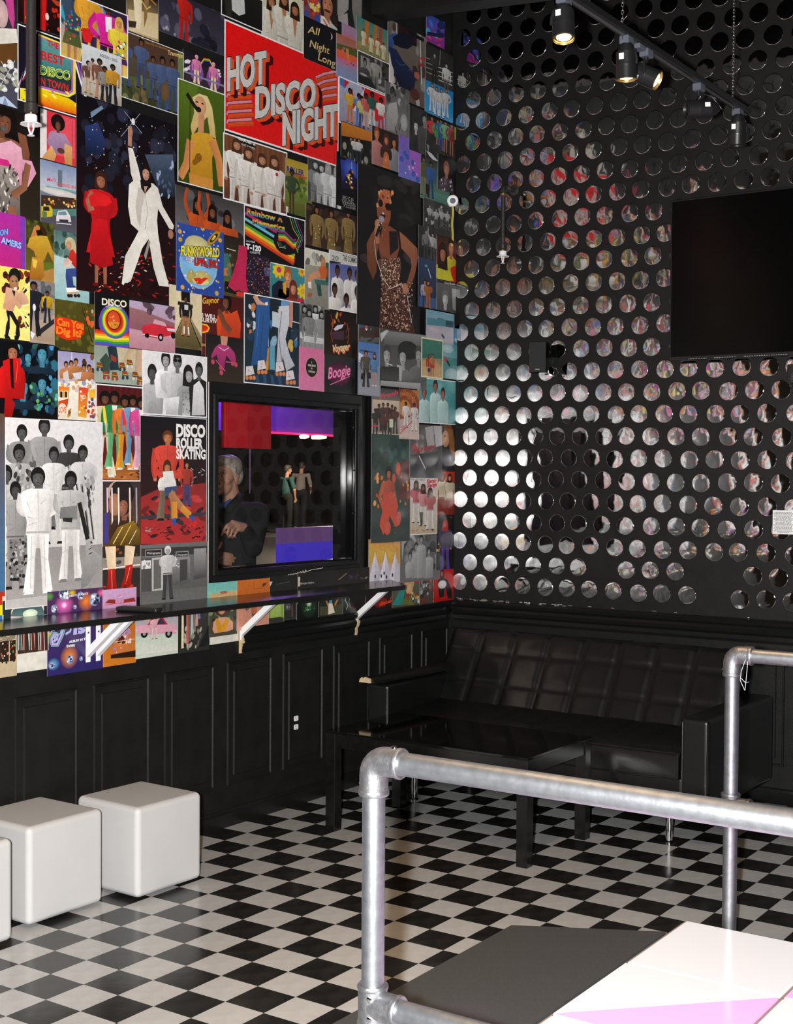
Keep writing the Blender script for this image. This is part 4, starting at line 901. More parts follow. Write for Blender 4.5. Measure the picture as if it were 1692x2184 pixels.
def t(s, c, x0, y0, x1, y1, h, sl=0.0, bold=0.0, out=None, off=(0, 0)):
    """Text: baseline from (x0, y0) to (x1, y1), capital height h, all in photo pixels."""
    v, tr = text_tris(s, bold); a, b_ = W2(x0 + off[0], y0 + off[1]), W2(x1 + off[0], y1 + off[1]); hz = abs(W2(x0, y0 - h)[1] - W2(x0, y0)[1])
    if out:
        for dx, dy in ((-1, -1), (1, -1), (-1, 1), (1, 1)): t(s, out, x0, y0, x1, y1, h, sl, bold, None, (dx + off[0], dy + off[1]))
    k = C3(c) if not isinstance(c, list) else None; cs = [C3(q) for q in c] if isinstance(c, list) else None
    def mp(q): return (a[0] + q[0] * (b_[0] - a[0]) + sl * q[1] * hz, a[1] + q[0] * (b_[1] - a[1]) + q[1] * hz)
    def cc(q):
        if not cs: return k
        u = max(0, min(0.999, 1 - q[1])) * (len(cs) - 1); i = int(u); f = u - i; i2 = min(len(cs) - 1, i + 1); return tuple(cs[i][m] * (1 - f) + cs[i2][m] * f for m in range(3))
    CUR.sh.append([([mp(v[i]) for i in q], [cc(v[i]) for i in q]) for q in tr])
def head(cx, cz, u, sk, hr, afro=1.15, lg=0.0, face=1, turn=0.0, w=1.0):
    """u = head height; lg = length of long hair below the chin in head heights."""
    rx, rz = 0.36 * u * w, 0.5 * u
    if hr: ell(cx, cz + 0.06 * u * afro, rx * (1.02 + (afro - 1) * 1.0), rz * (0.98 + (afro - 1) * 0.7), hr, 0.8, 1.4, 18)
    if lg: poly([(cx - rx * afro, cz + 0.1 * u), (cx + rx * afro, cz + 0.1 * u), (cx + rx * afro * 1.15, cz - u * (0.45 + lg)), (cx - rx * afro * 1.15, cz - u * (0.4 + lg))], [sh(hr, 1), sh(hr, 1.3), sh(hr, 0.8), sh(hr, 1)])
    fx = cx + turn * rx
    ell(fx, cz - 0.05 * u, rx * 0.84, rz * 0.84, sk, 0.72, 1.15, 16)
    ell(fx - rx * 0.25, cz - 0.1 * u, rx * 0.38, rz * 0.42, sh(sk, 1.12), 0.92, 1.1, 10); poly([(fx + rx * 0.45, cz + 0.1 * u), (fx + rx * 0.8, cz + 0.02 * u), (fx + rx * 0.62, cz - 0.3 * u), (fx + rx * 0.25, cz - 0.42 * u), (fx + rx * 0.45, cz - 0.2 * u)], sh(sk, 0.7))
    if hr: poly([(cx - rx * 0.9, cz + 0.12 * u), (cx - rx * 0.75, cz + 0.4 * u), (cx, cz + 0.5 * u), (cx + rx * 0.75, cz + 0.4 * u), (cx + rx * 0.9, cz + 0.12 * u), (fx + rx * 0.3, cz + 0.24 * u), (fx - rx * 0.2, cz + 0.25 * u)], sh(hr, 0.95))
    if face:
        d = sh(sk, 0.22); s2 = sh(sk, 0.55)
        for q in (-1, 1):
            ell(fx + q * rx * 0.36, cz + 0.01 * u, rx * 0.15, rz * 0.055, d, 1, 1, 8); ell(fx + q * rx * 0.36, cz + 0.075 * u, rx * 0.2, rz * 0.03, s2, 1, 1, 8)
        poly([(fx, cz - 0.02 * u), (fx + rx * 0.13, cz - 0.15 * u), (fx - rx * 0.1, cz - 0.15 * u)], s2)
        ell(fx, cz - 0.25 * u, rx * 0.28, rz * 0.055, sh((0.35, 0.12, 0.10), 0.9) if max(C3(sk)) - min(C3(sk)) > 0.02 else d, 1, 1, 8)
def f(x, yt, yf, sk='6b4430', hr='15100d', top='ddd', bot='ddd', pose='d', w=1.0, afro=1.18, lg=0.0, skirt=0, fl=1.0, shoe='1a1a1a', lean=0.0, open_=None):
    """A printed standing figure: crown at (x, yt), feet at (x, yf)."""
    a, g = W2(x, yt), W2(x, yf); H = a[1] - g[1]; X, Z = a[0], g[1]; u = H / 7.3; dx = lambda h: X - lean * H * (1 - h) * 0.3
    def pt(px_, h): return (dx(h) + px_ * H * w, Z + h * H)
    kb, kt = C3(bot), C3(top)
    if skirt:
        for q in (-1, 1): stroke([pt(q * 0.04, 0.5), pt(q * 0.045, 0.02)], 0.055 * H * w, sk, 0.03 * H * w); poly([pt(q * 0.045 - 0.025, 0.03), pt(q * 0.045 + 0.025, 0.03), pt(q * 0.06 + 0.03, 0), pt(q * 0.06 - 0.03, 0)], C3(shoe))
        poly([pt(-0.075, 0.56), pt(0.075, 0.56), pt(0.075 + 0.06 * fl, skirt), pt(-0.075 - 0.06 * fl, skirt)], [sh(kb, 1.1), sh(kb, 0.9), sh(kb, 0.8), sh(kb, 1.05)])
    else:
        for q in (-1, 1):
            poly([pt(q * 0.005, 0.50), pt(q * 0.09, 0.50), pt(q * 0.085, 0.27), pt(q * (0.085 + 0.035 * fl), 0.02), pt(q * (0.05 - 0.015 * fl), 0.02), pt(q * 0.025, 0.27)], [sh(kb, 0.75), sh(kb, 1.1), sh(kb, 1.0), sh(kb, 1.1), sh(kb, 0.8), sh(kb, 0.7)])
            stroke([pt(q * 0.05, 0.46), pt(q * 0.062, 0.05)], 0.008 * H * w, sh(kb, 0.68)); stroke([pt(q * 0.03, 0.30), pt(q * 0.075, 0.27)], 0.006 * H * w, sh(kb, 0.66))
            poly([pt(q * 0.045, 0.028), pt(q * 0.10, 0.028), pt(q * 0.12, 0.0), pt(q * 0.035, 0.0)], C3(shoe))
    arms = {'d': [((-0.13, 0.80), (-0.16, 0.62), (-0.135, 0.46)), ((0.13, 0.80), (0.16, 0.62), (0.135, 0.46))], 'u': [((-0.12, 0.80), (-0.2, 0.93), (-0.15, 1.10)), ((0.12, 0.80), (0.2, 0.93), (0.15, 1.10))], 'h': [((-0.13, 0.80), (-0.23, 0.64), (-0.10, 0.55)), ((0.13, 0.80), (0.23, 0.64), (0.10, 0.55))],
            'r': [((-0.13, 0.80), (-0.16, 0.62), (-0.135, 0.46)), ((0.12, 0.80), (0.22, 0.93), (0.20, 1.12))], 'l': [((-0.12, 0.80), (-0.22, 0.93), (-0.20, 1.12)), ((0.13, 0.80), (0.16, 0.62), (0.135, 0.46))], 'c': [((-0.13, 0.80), (-0.16, 0.65), (0.02, 0.64)), ((0.13, 0.80), (0.16, 0.66), (-0.02, 0.61))]}[pose]
    for A in arms:
        stroke(chaikin([pt(*A[0]), pt(*A[1]), pt(*A[2])]), 0.066 * H * w, sh(kt, 0.86), 0.04 * H * w); h = pt(*A[2]); ell(h[0], h[1], 0.02 * H * w, 0.024 * H, sk, 0.8, 1.1, 8)
    stroke([pt(0, 0.88), pt(0, 0.8)], 0.05 * H * w, sh(sk, 0.8))
    half = [(0.045, 0.842), (0.09, 0.836), (0.128, 0.815), (0.142, 0.785), (0.124, 0.70), (0.102, 0.63), (0.09, 0.575), (0.1, 0.475)]
    poly([pt(*q) for q in half] + [pt(-a_, b_) for a_, b_ in reversed(half)], [sh(kt, q) for q in (1.0, .95, .85, .75, .7, .68, .7, .7, .95, .95, 1.0, 1.05, 1.1, 1.15, 1.12, 1.08)])
    poly([pt(0.03, 0.80), pt(0.10, 0.80), pt(0.108, 0.68), pt(0.082, 0.575), pt(0.09, 0.48), pt(0.035, 0.48), pt(0.05, 0.60)], [sh(kt, q) for q in (.95, .8, .66, .62, .62, .8, .85)])
    fs = sh(kt, 0.62); fw = 0.007 * H * w
    for q in (((-0.085, 0.62), (-0.03, 0.60)), ((-0.08, 0.55), (0.0, 0.58)), ((0.02, 0.72), (0.07, 0.76)), ((-0.09, 0.74), (-0.06, 0.66)), ((0.0, 0.83), (0.003, 0.49))): stroke([pt(*q[0]), pt(*q[1])], fw, fs, fw * 0.3)
    stroke([pt(-0.095, 0.495), pt(0.095, 0.495)], 0.016 * H, sh(kb, 0.5))
    if open_: poly([pt(-0.035, 0.835), pt(0.035, 0.835), pt(0.004, 0.62), pt(-0.004, 0.62)], C3(open_))
    head(dx(1), Z + H - u * 0.52, u * 1.04, sk, hr, afro, lg, 1 if abs(yf - yt) > 45 else 0, w=w)
def bu(x, y, r, sk='6b4430', hr='15100d', top='ddd', yb=None, afro=1.12, lg=0.0, turn=0.0, w=1.0, sw=1.0, open_=None):
    """A printed bust: head centre (x, y), half head height r px, shoulders down to pixel row yb."""
    a = W2(x, y); u = abs(W2(x, y - r)[1] - W2(x, y + r)[1])
    if yb is not None:
        b_ = W2(x, yb)[1]; k = C3(top); s = sw * u * w
        hp = [(0.16 * u, -0.5 * u), (0.3 * u, -0.62 * u), (0.55 * s, -0.7 * u), (0.8 * s, -0.8 * u), (0.95 * s, -1.0 * u), (1.02 * s, -1.4 * u)]
        poly([(a[0] + x_, a[1] + z_) for x_, z_ in hp] + [(a[0] + 0.9 * s, b_), (a[0] - 0.9 * s, b_)] + [(a[0] - x_, a[1] + z_) for x_, z_ in reversed(hp)], [sh(k, q) for q in (1, .95, .9, .85, .75, .65, .6, .85, 1.1, 1.15, 1.15, 1.12, 1.1, 1.05)])
        for x_ in (-0.55, 0.35, 0.62): stroke([(a[0] + x_ * s, a[1] - 0.95 * u), (a[0] + x_ * 0.8 * s, max(b_, a[1] - 2.2 * u))], 0.03 * u, sh(k, 0.68), 0.008 * u)
        if open_: poly([(a[0] - 0.2 * u, a[1] - 0.55 * u), (a[0] + 0.2 * u, a[1] - 0.55 * u), (a[0], a[1] - 1.5 * u)], C3(open_))
        stroke([(a[0], a[1] - 0.3 * u), (a[0], a[1] - 0.72 * u)], 0.34 * u * w, sh(sk, 0.78))
    head(a[0], a[1], u, sk, hr, afro, lg, 1, turn, w)
def car(x0, y0, x1, y1, c, roof='eee'):
    """Printed car in side view inside this pixel box."""
    W, H = x1 - x0, y1 - y0
    q = lambda a, b_: (x0 + a * W, y0 + b_ * H)
    p(c, *q(0, .55), *q(.05, .42), *q(.3, .38), *q(.72, .36), *q(.98, .42), *q(1, .62), *q(.97, .8), *q(.03, .8), c2=None); p(roof, *q(.28, .4), *q(.38, .08), *q(.66, .05), *q(.78, .38)); p('334', *q(.33, .38), *q(.41, .14), *q(.64, .12), *q(.72, .36))
    l('ddd', max(1, H * .05), *q(0, .66), *q(1, .68))
    for a in (.2, .8): e('151515', *q(a, .8), W * .085, H * .2); e('999', *q(a, .8), W * .04, H * .1)
def rects_overlap(a, b_): return a[0] < b_[2] and b_[0] < a[2] and a[1] < b_[3] and b_[1] < a[3]
def clip_tri(tri, col, r):
    pts = [(x, z, c) for (x, z), c in zip(tri, col)]
    for ax, lim, sg in ((0, r[0], 1), (0, r[2], -1), (1, r[1], 1), (1, r[3], -1)):
        o = []; m_ = len(pts)
        for i in range(m_):
            A, Bq = pts[i], pts[(i + 1) % m_]; da, db = (A[ax] - lim) * sg, (Bq[ax] - lim) * sg
            if da >= 0: o.append(A)
            if (da >= 0) != (db >= 0):
                k = da / (da - db); o.append((A[0] + (Bq[0] - A[0]) * k, A[1] + (Bq[1] - A[1]) * k, tuple(A[2][q] + (Bq[2][q] - A[2][q]) * k for q in range(3))))
        pts = o
        if len(pts) < 3: return []
    return pts
def finish_posters():
    done = []
    for s in POSTERS:
        s.layer = 0
        for q in done:
            if rects_overlap(s.r, q.r): s.layer = max(s.layer, q.layer + 1)
        done.append(s)
    for s in POSTERS:
        x0, z0, x1, z1 = s.r; yf = -(0.0038 + 0.0010 * s.layer); V, Fc, Cc = [], [], []
        def face(pts, cols):
            b0 = len(V); V.extend(pts); Fc.append(tuple(range(b0, b0 + len(pts)))); Cc.extend(cols)
        pc = C3(s.bc) if s.bd else None
        if s.shape:
            tr = tessellate_polygon([[Vector((a, c, 0)) for a, c in s.shape]])
            for q in tr: face([(s.shape[i][0], yf, s.shape[i][1]) for i in q], [s.bg[0]] * 3)
        else:
            g0, g1 = s.bg
            c4 = [pc] * 4 if s.bd else [g1, g1, g0, g0]
            face([(x0, yf, z0), (x1, yf, z0), (x1, yf, z1), (x0, yf, z1)], c4)
            e_ = sh(C3('ddd'), 0.8); yb = yf + 0.0009
            for A, Bq in (((x0, z0), (x1, z0)), ((x1, z0), (x1, z1)), ((x1, z1), (x0, z1)), ((x0, z1), (x0, z0))): face([(A[0], yb, A[1]), (Bq[0], yb, Bq[1]), (Bq[0], yf, Bq[1]), (A[0], yf, A[1])], [e_] * 4)
            if s.bd: x0, z0, x1, z1 = x0 + s.bd, z0 + s.bd, x1 - s.bd, z1 - s.bd; face([(x0, yf - 0.00002, z0), (x1, yf - 0.00002, z0), (x1, yf - 0.00002, z1), (x0, yf - 0.00002, z1)], [g1, g1, g0, g0])
        ep = min(0.000025, 0.0009 / max(1, len(s.sh) + 2))
        for k, g in enumerate(s.sh):
            y = yf - 0.00002 - ep * (k + 1)
            for tri, col in g:
                q = clip_tri(tri, col, (x0, z0, x1, z1))
                if len(q) >= 3: face([(a[0], y, a[1]) for a in q], [a[2] for a in q])
        xm, zm = (s.r[0] + s.r[2]) / 2, s.r[1]
        me = bpy.data.meshes.new('poster'); me.from_pydata([(a - xm, b_, c - zm) for a, b_, c in V], [], Fc)
        ca = me.color_attributes.new('print', 'FLOAT_COLOR', 'POINT'); ca.data.foreach_set('color', np.array([(*c, 1.0) for c in Cc], dtype=np.float32).ravel())
        me.materials.append(PRINT); o = link('poster', me, None, None, (xm, 0, zm)); tag(o, s.label, 'poster', s.group)
        bm = bmesh.new(); bm.from_mesh(me)
        for fc in bm.faces:
            fc.normal_update()
            if fc.normal.y > 0.5: fc.normal_flip()
        bm.to_mesh(me); bm.free()
BK = '15100d'
# ---- left column, top to bottom
P('poster of a pink haired singer in white fur at the top left edge', -36, -30, 36, 232, '241c22', '4a4a55')
e('caa', 2, 30, 14, 30); p('c0408a', 5, -25, 26, -20, 30, 40, 27, 66, 18, 40, 10, 0); p('ddd8cc', -10, 60, 34, 62, 36, 95, -10, 95); p('5b3b18', -20, 95, 36, 92, 36, 130, -10, 140); n(26, ['ddd', 'bbb', '998', 'eee'], -10, 130, 36, 200, 4, 11, 0.7); l('fff', 1, 0, 130, 36, 190); l('fff', 1, -5, 190, 30, 130); p('b8c8e0', -20, 215, 8, 205, 36, 232, -10, 240); p('8090b0', 8, 205, 16, 225, 4, 225)
P('poster of a red stage light at night behind the drop pipe, top left', 36, -30, 128, 78, '2a0a0c', '150608')
p('c81414', 50, 0, 70, 5, 70, 60, 50, 52); n(6, ['f0a020', 'ffd060'], 52, 30, 68, 50, 2, 4); p('c01818', 84, -10, 98, 0, 96, 70, 84, 66); n(9, ['c02818', '701010', 'e04020'], 95, 20, 126, 70, 2, 6); p('b04020', 108, 0, 126, -10, 128, 15, 118, 12); e('e0d0c0', 99, 36, 4, 8)
P('poster reading THE BEST DISCO IN TOWN in neon letters, behind the pipe', 36, 50, 183, 257, '10101c', '1a1020', 2)
for k, c in enumerate(('802030', 'e0e0f0', '303060', 'f0c0c0', '101040')): p(c, 38, 175 + 5 * k, 60 + 4 * k, 130 - 30 * k + 20, 66 + 4 * k, 130 - 30 * k + 26, 38, 181 + 5 * k)
for k, c in enumerate(('e8e8ff', '9040a0', '404090', 'f0f0f0')): p(c, 156 + 6 * k, 130, 160 + 6 * k, 130, 181, 205 - 8 * k, 181, 215 - 8 * k)
p('e8e040', 80, 72, 150, 100, 160, 130, 160, 200, 145, 208, 80, 190); p('b060b0', 80, 76, 148, 103, 155, 130, 155, 196, 143, 203, 80, 186); p('5a9a98', 82, 80, 145, 106, 151, 132, 151, 160, 82, 150, c2='3a7078'); p('203438', 82, 150, 151, 160, 151, 192, 142, 198, 82, 182)
p('f0d000', 80, 190, 145, 210, 182, 235, 182, 250, 80, 225, c2='e03010'); n(10, ['ffe860', 'e04010', 'b060a0', 'f08020'], 84, 196, 178, 246, 4, 9, 0.4); p('e02020', 40, 226, 80, 230, 182, 252, 182, 256, 60, 238); p('f0e020', 41, 188, 60, 190, 60, 222, 41, 216); n(5, ['222', 'c22'], 43, 192, 58, 214, 1.5, 3, 0.5)
t('THE', 'c82020', 99, 98, 124, 106, 13, bold=0.03); t('BEST', 'c82020', 86, 126, 136, 141, 18, bold=0.03); t('DISCO', 'd8e860', 82, 158, 150, 172, 19, bold=0.045); t('DISCO', '406020', 82, 158, 150, 172, 19, bold=-0.01); t('IN TOWN', 'd03028', 82, 180, 144, 196, 16, bold=0.02)
P('poster of a woman in a gold dress and boots on a stage', 268, -24, 337, 90, '2a1c14', 'b8a070')
p('c9b080', 272, 20, 336, 30, 336, 84, 272, 64, c2='d8c8a0'); p('e0d0b0', 282, -20, 302, -20, 300, 50, 296, 64, 288, 60); p('8a6a40', 306, -20, 318, -12, 312, 40, 306, 60); p('3a2a1c', 272, 44, 290, 46, 288, 60, 274, 58); l('d8c060', 3, 296, -6, 312, 20, 320, 14); l('c08030', 3, 316, -5, 332, 12)
P('dark night poster of a dancer in red among grey shapes', 336, -30, 477, 120, '2a2430', '3a3848')
n(24, ['444054', '302c3c', '585468', '6a6878'], 340, 10, 474, 110, 6, 14, 1.3); f(391, -20, 100, '8a4a38', BK, 'c02018', 'b82018', 'l', 1.25); n(10, ['181820', '20202c'], 410, 40, 474, 100, 8, 16, 1.0); n(8, ['b8b8c8', '888'], 346, 50, 372, 92, 2, 5)
P('dark poster of two glowing angel skaters under a rainbow', 389, 104, 477, 206, '1a1420', '3a2c34')
for k, c in enumerate(('c02020', 'e0a020', 'e0e040', '40a040', '4040c0')): l(c, 1.4, 424, 138 + k * 1.6, 434, 124 + k * 1.6, 446, 126 + k * 1.6, 457, 150 + k * 1.6)
n(6, ['d8d0d8', 'e8e0e8'], 392, 128, 408, 150, 4, 8, 0.5); n(6, ['d8d0d8', 'e8e0e8'], 458, 150, 474, 172, 4, 8, 0.5)
for x, y in ((418, 118), (454, 134)): e('8a4aa0', x, y + 36, 15, 22); f(x, y, y + 62, 'e0a090', 'f0a0c0', 'e080b0', 'f0e0a0', 'd', 1.4)
p('8080a0', 390, 150, 476, 182, 476, 186, 390, 154)
P('poster of five people in blue denim sitting on a green fence', 256, 62, 390, 250, '5a4a3c', '3a3a28', 1)
p('4a3428', 272, 66, 388, 106, 388, 150, 272, 120); p('556040', 258, 160, 388, 180, 388, 246, 258, 206, c2='343c24'); p('6a7a48', 378, 104, 389, 108, 389, 180, 378, 178); n(20, ['6a5a3a', '4a4a2a', '707848', '383820'], 262, 160, 340, 225, 4, 10, 1.2); l('2a2a1a', 1.5, 298, 165, 298, 218); l('2a2a1a', 1.5, 318, 170, 320, 225)
t('The Legendary ZING Album', 'e0c890', 277, 70, 369, 106, 9, bold=0.015); t('featuring the fabulous', 'c08040', 308, 92, 354, 107, 4); t('Trammps', 'e0c070', 356, 116, 388, 124, 9, bold=0.02)
for x, y, g in ((300, 84, 190), (265, 80, 185), (325, 121, 215), (345, 122, 240), (366, 128, 240)): f(x, y, g, '6a4630', BK, '4a5a80', '3c4a72', 'c', 1.25)
e('6a5030', 350, 196, 9, 20)
P('bright poster of a funk band with a pink jacket and red guitar', 126, -24, 271, 169, '3a70c8', 'd0b040', 2)
p('30a0b8', 128, -20, 150, -20, 150, 60, 128, 50); p('2a3a90', 160, -20, 200, -20, 200, 60, 160, 60); p('b02890', 240, -20, 270, -20, 270, 60, 240, 50, c2='6a30b0'); p('302040', 225, 20, 268, 30, 268, 130, 230, 110); p('c89030', 170, 60, 268, 100, 268, 167, 170, 130, c2='e8d060')
f(152, -34, 165, 'b87850', '2a1a14', '3a4a60', '505a30', 'h', 1.05, 1.2, 0.3, 0.34); n(26, ['c03040', '40a060', 'e0c040', '4060c0'], 138, 20, 165, 88, 2, 4); f(188, -32, 172, '5a3826', BK, 'e0a030', '3a2a50', 'c', 1.2, 1.2); p('d02020', 172, 60, 192, 62, 198, 74, 190, 92, 178, 90, 174, 76); l('8a5a30', 2.5, 190, 72, 200, 30)
f(228, 4, 190, '5a3826', BK, 'e0249a', '2a2038', 'h', 1.35, 1.1); p('f0e8f0', 222, 36, 236, 38, 236, 72, 224, 68); e('1a1418', 228, 16, 10, 9); f(252, 40, 200, 'd0905c', 'd8b050', 'e8d040', '502860', 'c', 1.2, 1.2, 0.3, 0.4); n(16, ['f0f0f0', '30a0c0', 'e04080', '222'], 246, 90, 264, 120, 2, 4)
P('white topped poster of five young dancers on a beach above the suited man', 172, 92, 257, 228, 'd0d4d8', 'a8a498')
box('e6e6e6', 172, 92, 257, 118); t('JACKSON 5  GOLD', '333', 210, 120, 248, 134, 6, bold=0.02); p('bcb4a4', 172, 190, 257, 204, 257, 228, 172, 214, c2='8c8474')
for x, y, g, tp, bt in ((186, 131, 200, '6a4838', 'c8a888'), (195, 126, 178, 'a89080', 'd0b8a0'), (210, 127, 212, '7a5040', 'b8866a'), (221, 143, 220, '8a8a80', '282828'), (238, 139, 222, 'c8902c', '22242a')): f(x, y, g, '5a3826', BK, tp, bt, 'd', 1.5, 1.25)
P('poster of a singer with a microphone in a pink and silver gown, left edge', -36, 216, 85, 492, '16100e', '2a2418')
bu(14, 262, 26, '7a4a34', '120c0a', '8a5a44', 330, 1.35, 0.2, -0.3); p('7a4a34', 36, 282, 54, 290, 62, 330, 58, 366, 46, 340); p('e0a8bc', -10, 308, 22, 300, 44, 316, 48, 350, 44, 400, 10, 360, -10, 330, c2='c88098'); p('d898b0', 44, 340, 66, 344, 76, 370, 58, 400, 50, 376); p('c82878', -10, 336, 16, 342, 22, 356, -10, 352); p('9a8f88', -10, 350, 26, 358, 40, 390, 42, 470, 20, 476, -10, 470, c2='4a4440'); n(50, ['e8e0d8', '5a544c', 'c8c0b8', '2a2624'], -8, 356, 38, 466, 1, 3, 2.6); p('8a5a40', 14, 440, 32, 440, 36, 480, 18, 480); stroke([W2(58, 350), W2(50, 400), W2(24, 418)], 0.03, '8a5a40'); e('555', 6, 276, 7, 8); e('6a4030', 2, 286, 7, 9)
P('poster of a boy with a big afro in a lilac sweater at a red door', 84, 231, 160, 356, 'c83040', 'd0303c')
box('dcd4d4', 84, 231, 98, 360); p('e04858', 110, 242, 158, 256, 158, 340, 110, 330); l('902030', 1.5, 112, 246, 112, 325); l('902030', 1.5, 152, 258, 152, 336); e('160e0c', 122, 262, 15, 18, 0.8, 1.5); bu(122, 268, 11, '6a4432', None, '9a7a98', 318, 1.0, 0, 0, 1.1, 1.1); p('a888a8', 98, 298, 112, 284, 136, 286, 150, 310, 140, 330, 106, 326, c2='8a6a90'); p('d8a468', 88, 336, 108, 310, 118, 330, 110, 360, 90, 352, c2='b88048'); p('d8a468', 136, 306, 152, 314, 152, 356, 138, 356, 134, 330, c2='b88048'); e('5a3828', 128, 322, 8, 6)
P('poster of a drive in diner with a yellow and a white car at dusk', 84, 339, 169, 502, '8a94ac', '34343c')
p('7a8aac', 84, 339, 169, 360, 169, 410, 84, 400, c2='b8bcc8'); p('607080', 122, 362, 131, 364, 131, 400, 122, 398); p('6aa098', 96, 396, 162, 408, 162, 412, 96, 400); t("Mel's", 'd04060', 98, 386, 117, 388, 8, 0.3, 0.02); t('DRIVE-IN', 'd85048', 120, 396, 160, 404, 7, bold=0.02); e('d0ccc8', 126, 412, 44, 8, 0.8); p('3a2a20', 86, 416, 168, 424, 168, 450, 86, 446); n(26, ['e0a040', 'c06020', '8a3a18', 'ffd080'], 88, 424, 166, 442, 1.5, 3.5); p('507a70', 110, 446, 166, 446, 166, 462, 110, 460); p('44424c', 84, 458, 169, 462, 169, 502, 84, 486, c2='54525c')
p('c8b020', 86, 440, 104, 438, 110, 446, 110, 462, 86, 464); p('222', 90, 441, 102, 441, 104, 450, 90, 450); p('607048', 88, 450, 98, 452, 98, 466, 88, 464); p('dcd4d8', 118, 462, 122, 450, 140, 448, 148, 462, 150, 474, 118, 472); p('6a8a90', 123, 452, 138, 451, 141, 459, 122, 459); p('333', 124, 468, 144, 469, 143, 475, 125, 473); l('eee', 1.5, 118, 476, 150, 479)
P('purple poster with curved blue lettering ending in ON and AMERS', -60, 440, 52, 576, 'a82a96', 'b82478')
p('7a38a8', 40, 462, 52, 465, 52, 575, 44, 574); t('ON', '7ab0e8', -2, 503, 15, 500, 12, bold=0.03, out='404098'); t('AMERS', 'a0c0f0', 0, 518, 43, 531, 13, 0.1, 0.03, out='4a3aa0')
P('poster of a woman in a yellow safari suit holding a camera up', 52, 466, 114, 608, '3a3c18', '6a5a20')
n(26, ['2c3010', '4a4a1c', '5a5a24'], 54, 466, 112, 520, 4, 9, 1.3); p('5a6a20', 84, 560, 113, 560, 113, 580, 84, 580); p('b08040', 66, 586, 113, 572, 113, 607, 66, 600); e('3a2010', 84, 500, 14, 18); stroke([W2(62, 530), W2(70, 512), W2(78, 488)], 0.035, 'c07840'); e('c07840', 78, 486, 5, 6); p('caa030', 60, 508, 76, 502, 98, 504, 112, 540, 112, 562, 100, 536, 92, 556, 74, 548, 68, 530, 56, 528, c2='a87820'); p('b8842c', 66, 548, 90, 552, 92, 590, 84, 600, 60, 596, c2='9a5c18'); p('d8b848', 66, 552, 78, 556, 74, 572, 68, 570); p('1a1208', 74, 492, 84, 490, 90, 500, 78, 504)
P('poster of a blonde skateboarder crouching in a red top and jeans', 113, 490, 188, 648, '4a6a64', 'a8c8c8')
n(26, ['3a5a50', '2c4840', '5a7a70'], 114, 492, 187, 560, 5, 10, 1.2); p('b4cccc', 113, 544, 187, 566, 187, 647, 113, 637, c2='90b8b8'); l('e8f0f0', 1.5, 160, 580, 186, 622)
e('d8c8a0', 147, 520, 11, 14); p('c8b890', 140, 512, 156, 512, 162, 538, 156, 545, 150, 530); e('c89070', 144, 524, 6, 9); p('d03028', 143, 548, 147, 534, 153, 532, 162, 546, 175, 572, 160, 574, 146, 558, c2='b02020'); stroke([W2(146, 554), W2(142, 562), W2(134, 562)], 0.03, 'd8b8a8'); p('3a4a8a', 138, 574, 160, 572, 176, 574, 176, 586, 168, 592, 152, 590, 154, 608, 162, 614, 152, 616, 140, 614, 137, 590, c2='2c3a74'); p('e8e8e8', 138, 614, 160, 614, 166, 622, 158, 626, 140, 624); p('c0a070', 140, 624, 164, 622, 164, 626, 142, 628)
for x in (144, 149, 158, 165): e('2a1a1a', x, 631, 3.6, 4)
P('cartoon poster of a dancing man in a tan jacket on yellow rays', -30, 562, 61, 728, 'e8d860', 'f0e080')
n(16, ['7a2a1c', '5a2018', '3a1812'], 0, 580, 60, 650, 4, 8, 1.2); n(12, ['6a2a18', '3a2010', '8a3a20'], 36, 660, 60, 700, 3, 6, 1.2)
for k in range(9): p('f4ec9c', 28 + 3 * k - 12, 660, 60, 600 + k * 15, 60, 606 + k * 15, j=0.05)
e('141414', 29, 588, 13, 16, 0.8, 1.8); e('a87850', 27, 604, 10, 17); p('e8e8e0', 26, 614, 33, 612, 33, 618, 28, 620); e('222', 24, 600, 2, 1.5); e('222', 32, 600, 2, 1.5); p('d8a888', 10, 612, 24, 616, 36, 622, 40, 636, 44, 655, 38, 660, 30, 650, 26, 664, 16, 664, 3, 658, 8, 630, c2='c89070'); p('222', 22, 618, 30, 622, 28, 634); stroke([W2(36, 628), W2(48, 640), W2(50, 650)], 0.045, 'd0a080'); p('16141a', 10, 662, 24, 664, 38, 690, 40, 716, 34, 722, 30, 712, 32, 696, 18, 672, 18, 700, 14, 718, 8, 716, 10, 694, 14, 682); p('111', 6, 714, 16, 716, 22, 726, 8, 722); p('111', 28, 716, 40, 714, 36, 726, 28, 726)
P('poster of two people in dark leather jackets walking past a fence', 61, 596, 114, 736, '807c80', 'a89484')
n(16, ['5a5c60', '6a6c74', '404448'], 76, 606, 112, 660, 3, 8, 1.2); p('b09c8c', 61, 690, 113, 672, 113, 735, 61, 722, c2='a08870'); p('28282c', 74, 708, 112, 680, 113, 690, 76, 720); f(69, 602, 716, '6a4434', '141418', '22222a', '1c1c24', 'd', 1.5); e('e8e8e8', 70, 656, 3.5, 8); f(98, 622, 690, '6a4434', '141418', 'c8a020', '282c38', 'd', 1.4); p('22242c', 91, 638, 96, 634, 96, 662, 90, 660); p('e0e0e8', 62, 706, 72, 712, 66, 724, 62, 716)
P('huge poster of a white suited man pointing up on a red dance floor', 160, 200, 374, 652, '0c0a10', '220a0c')
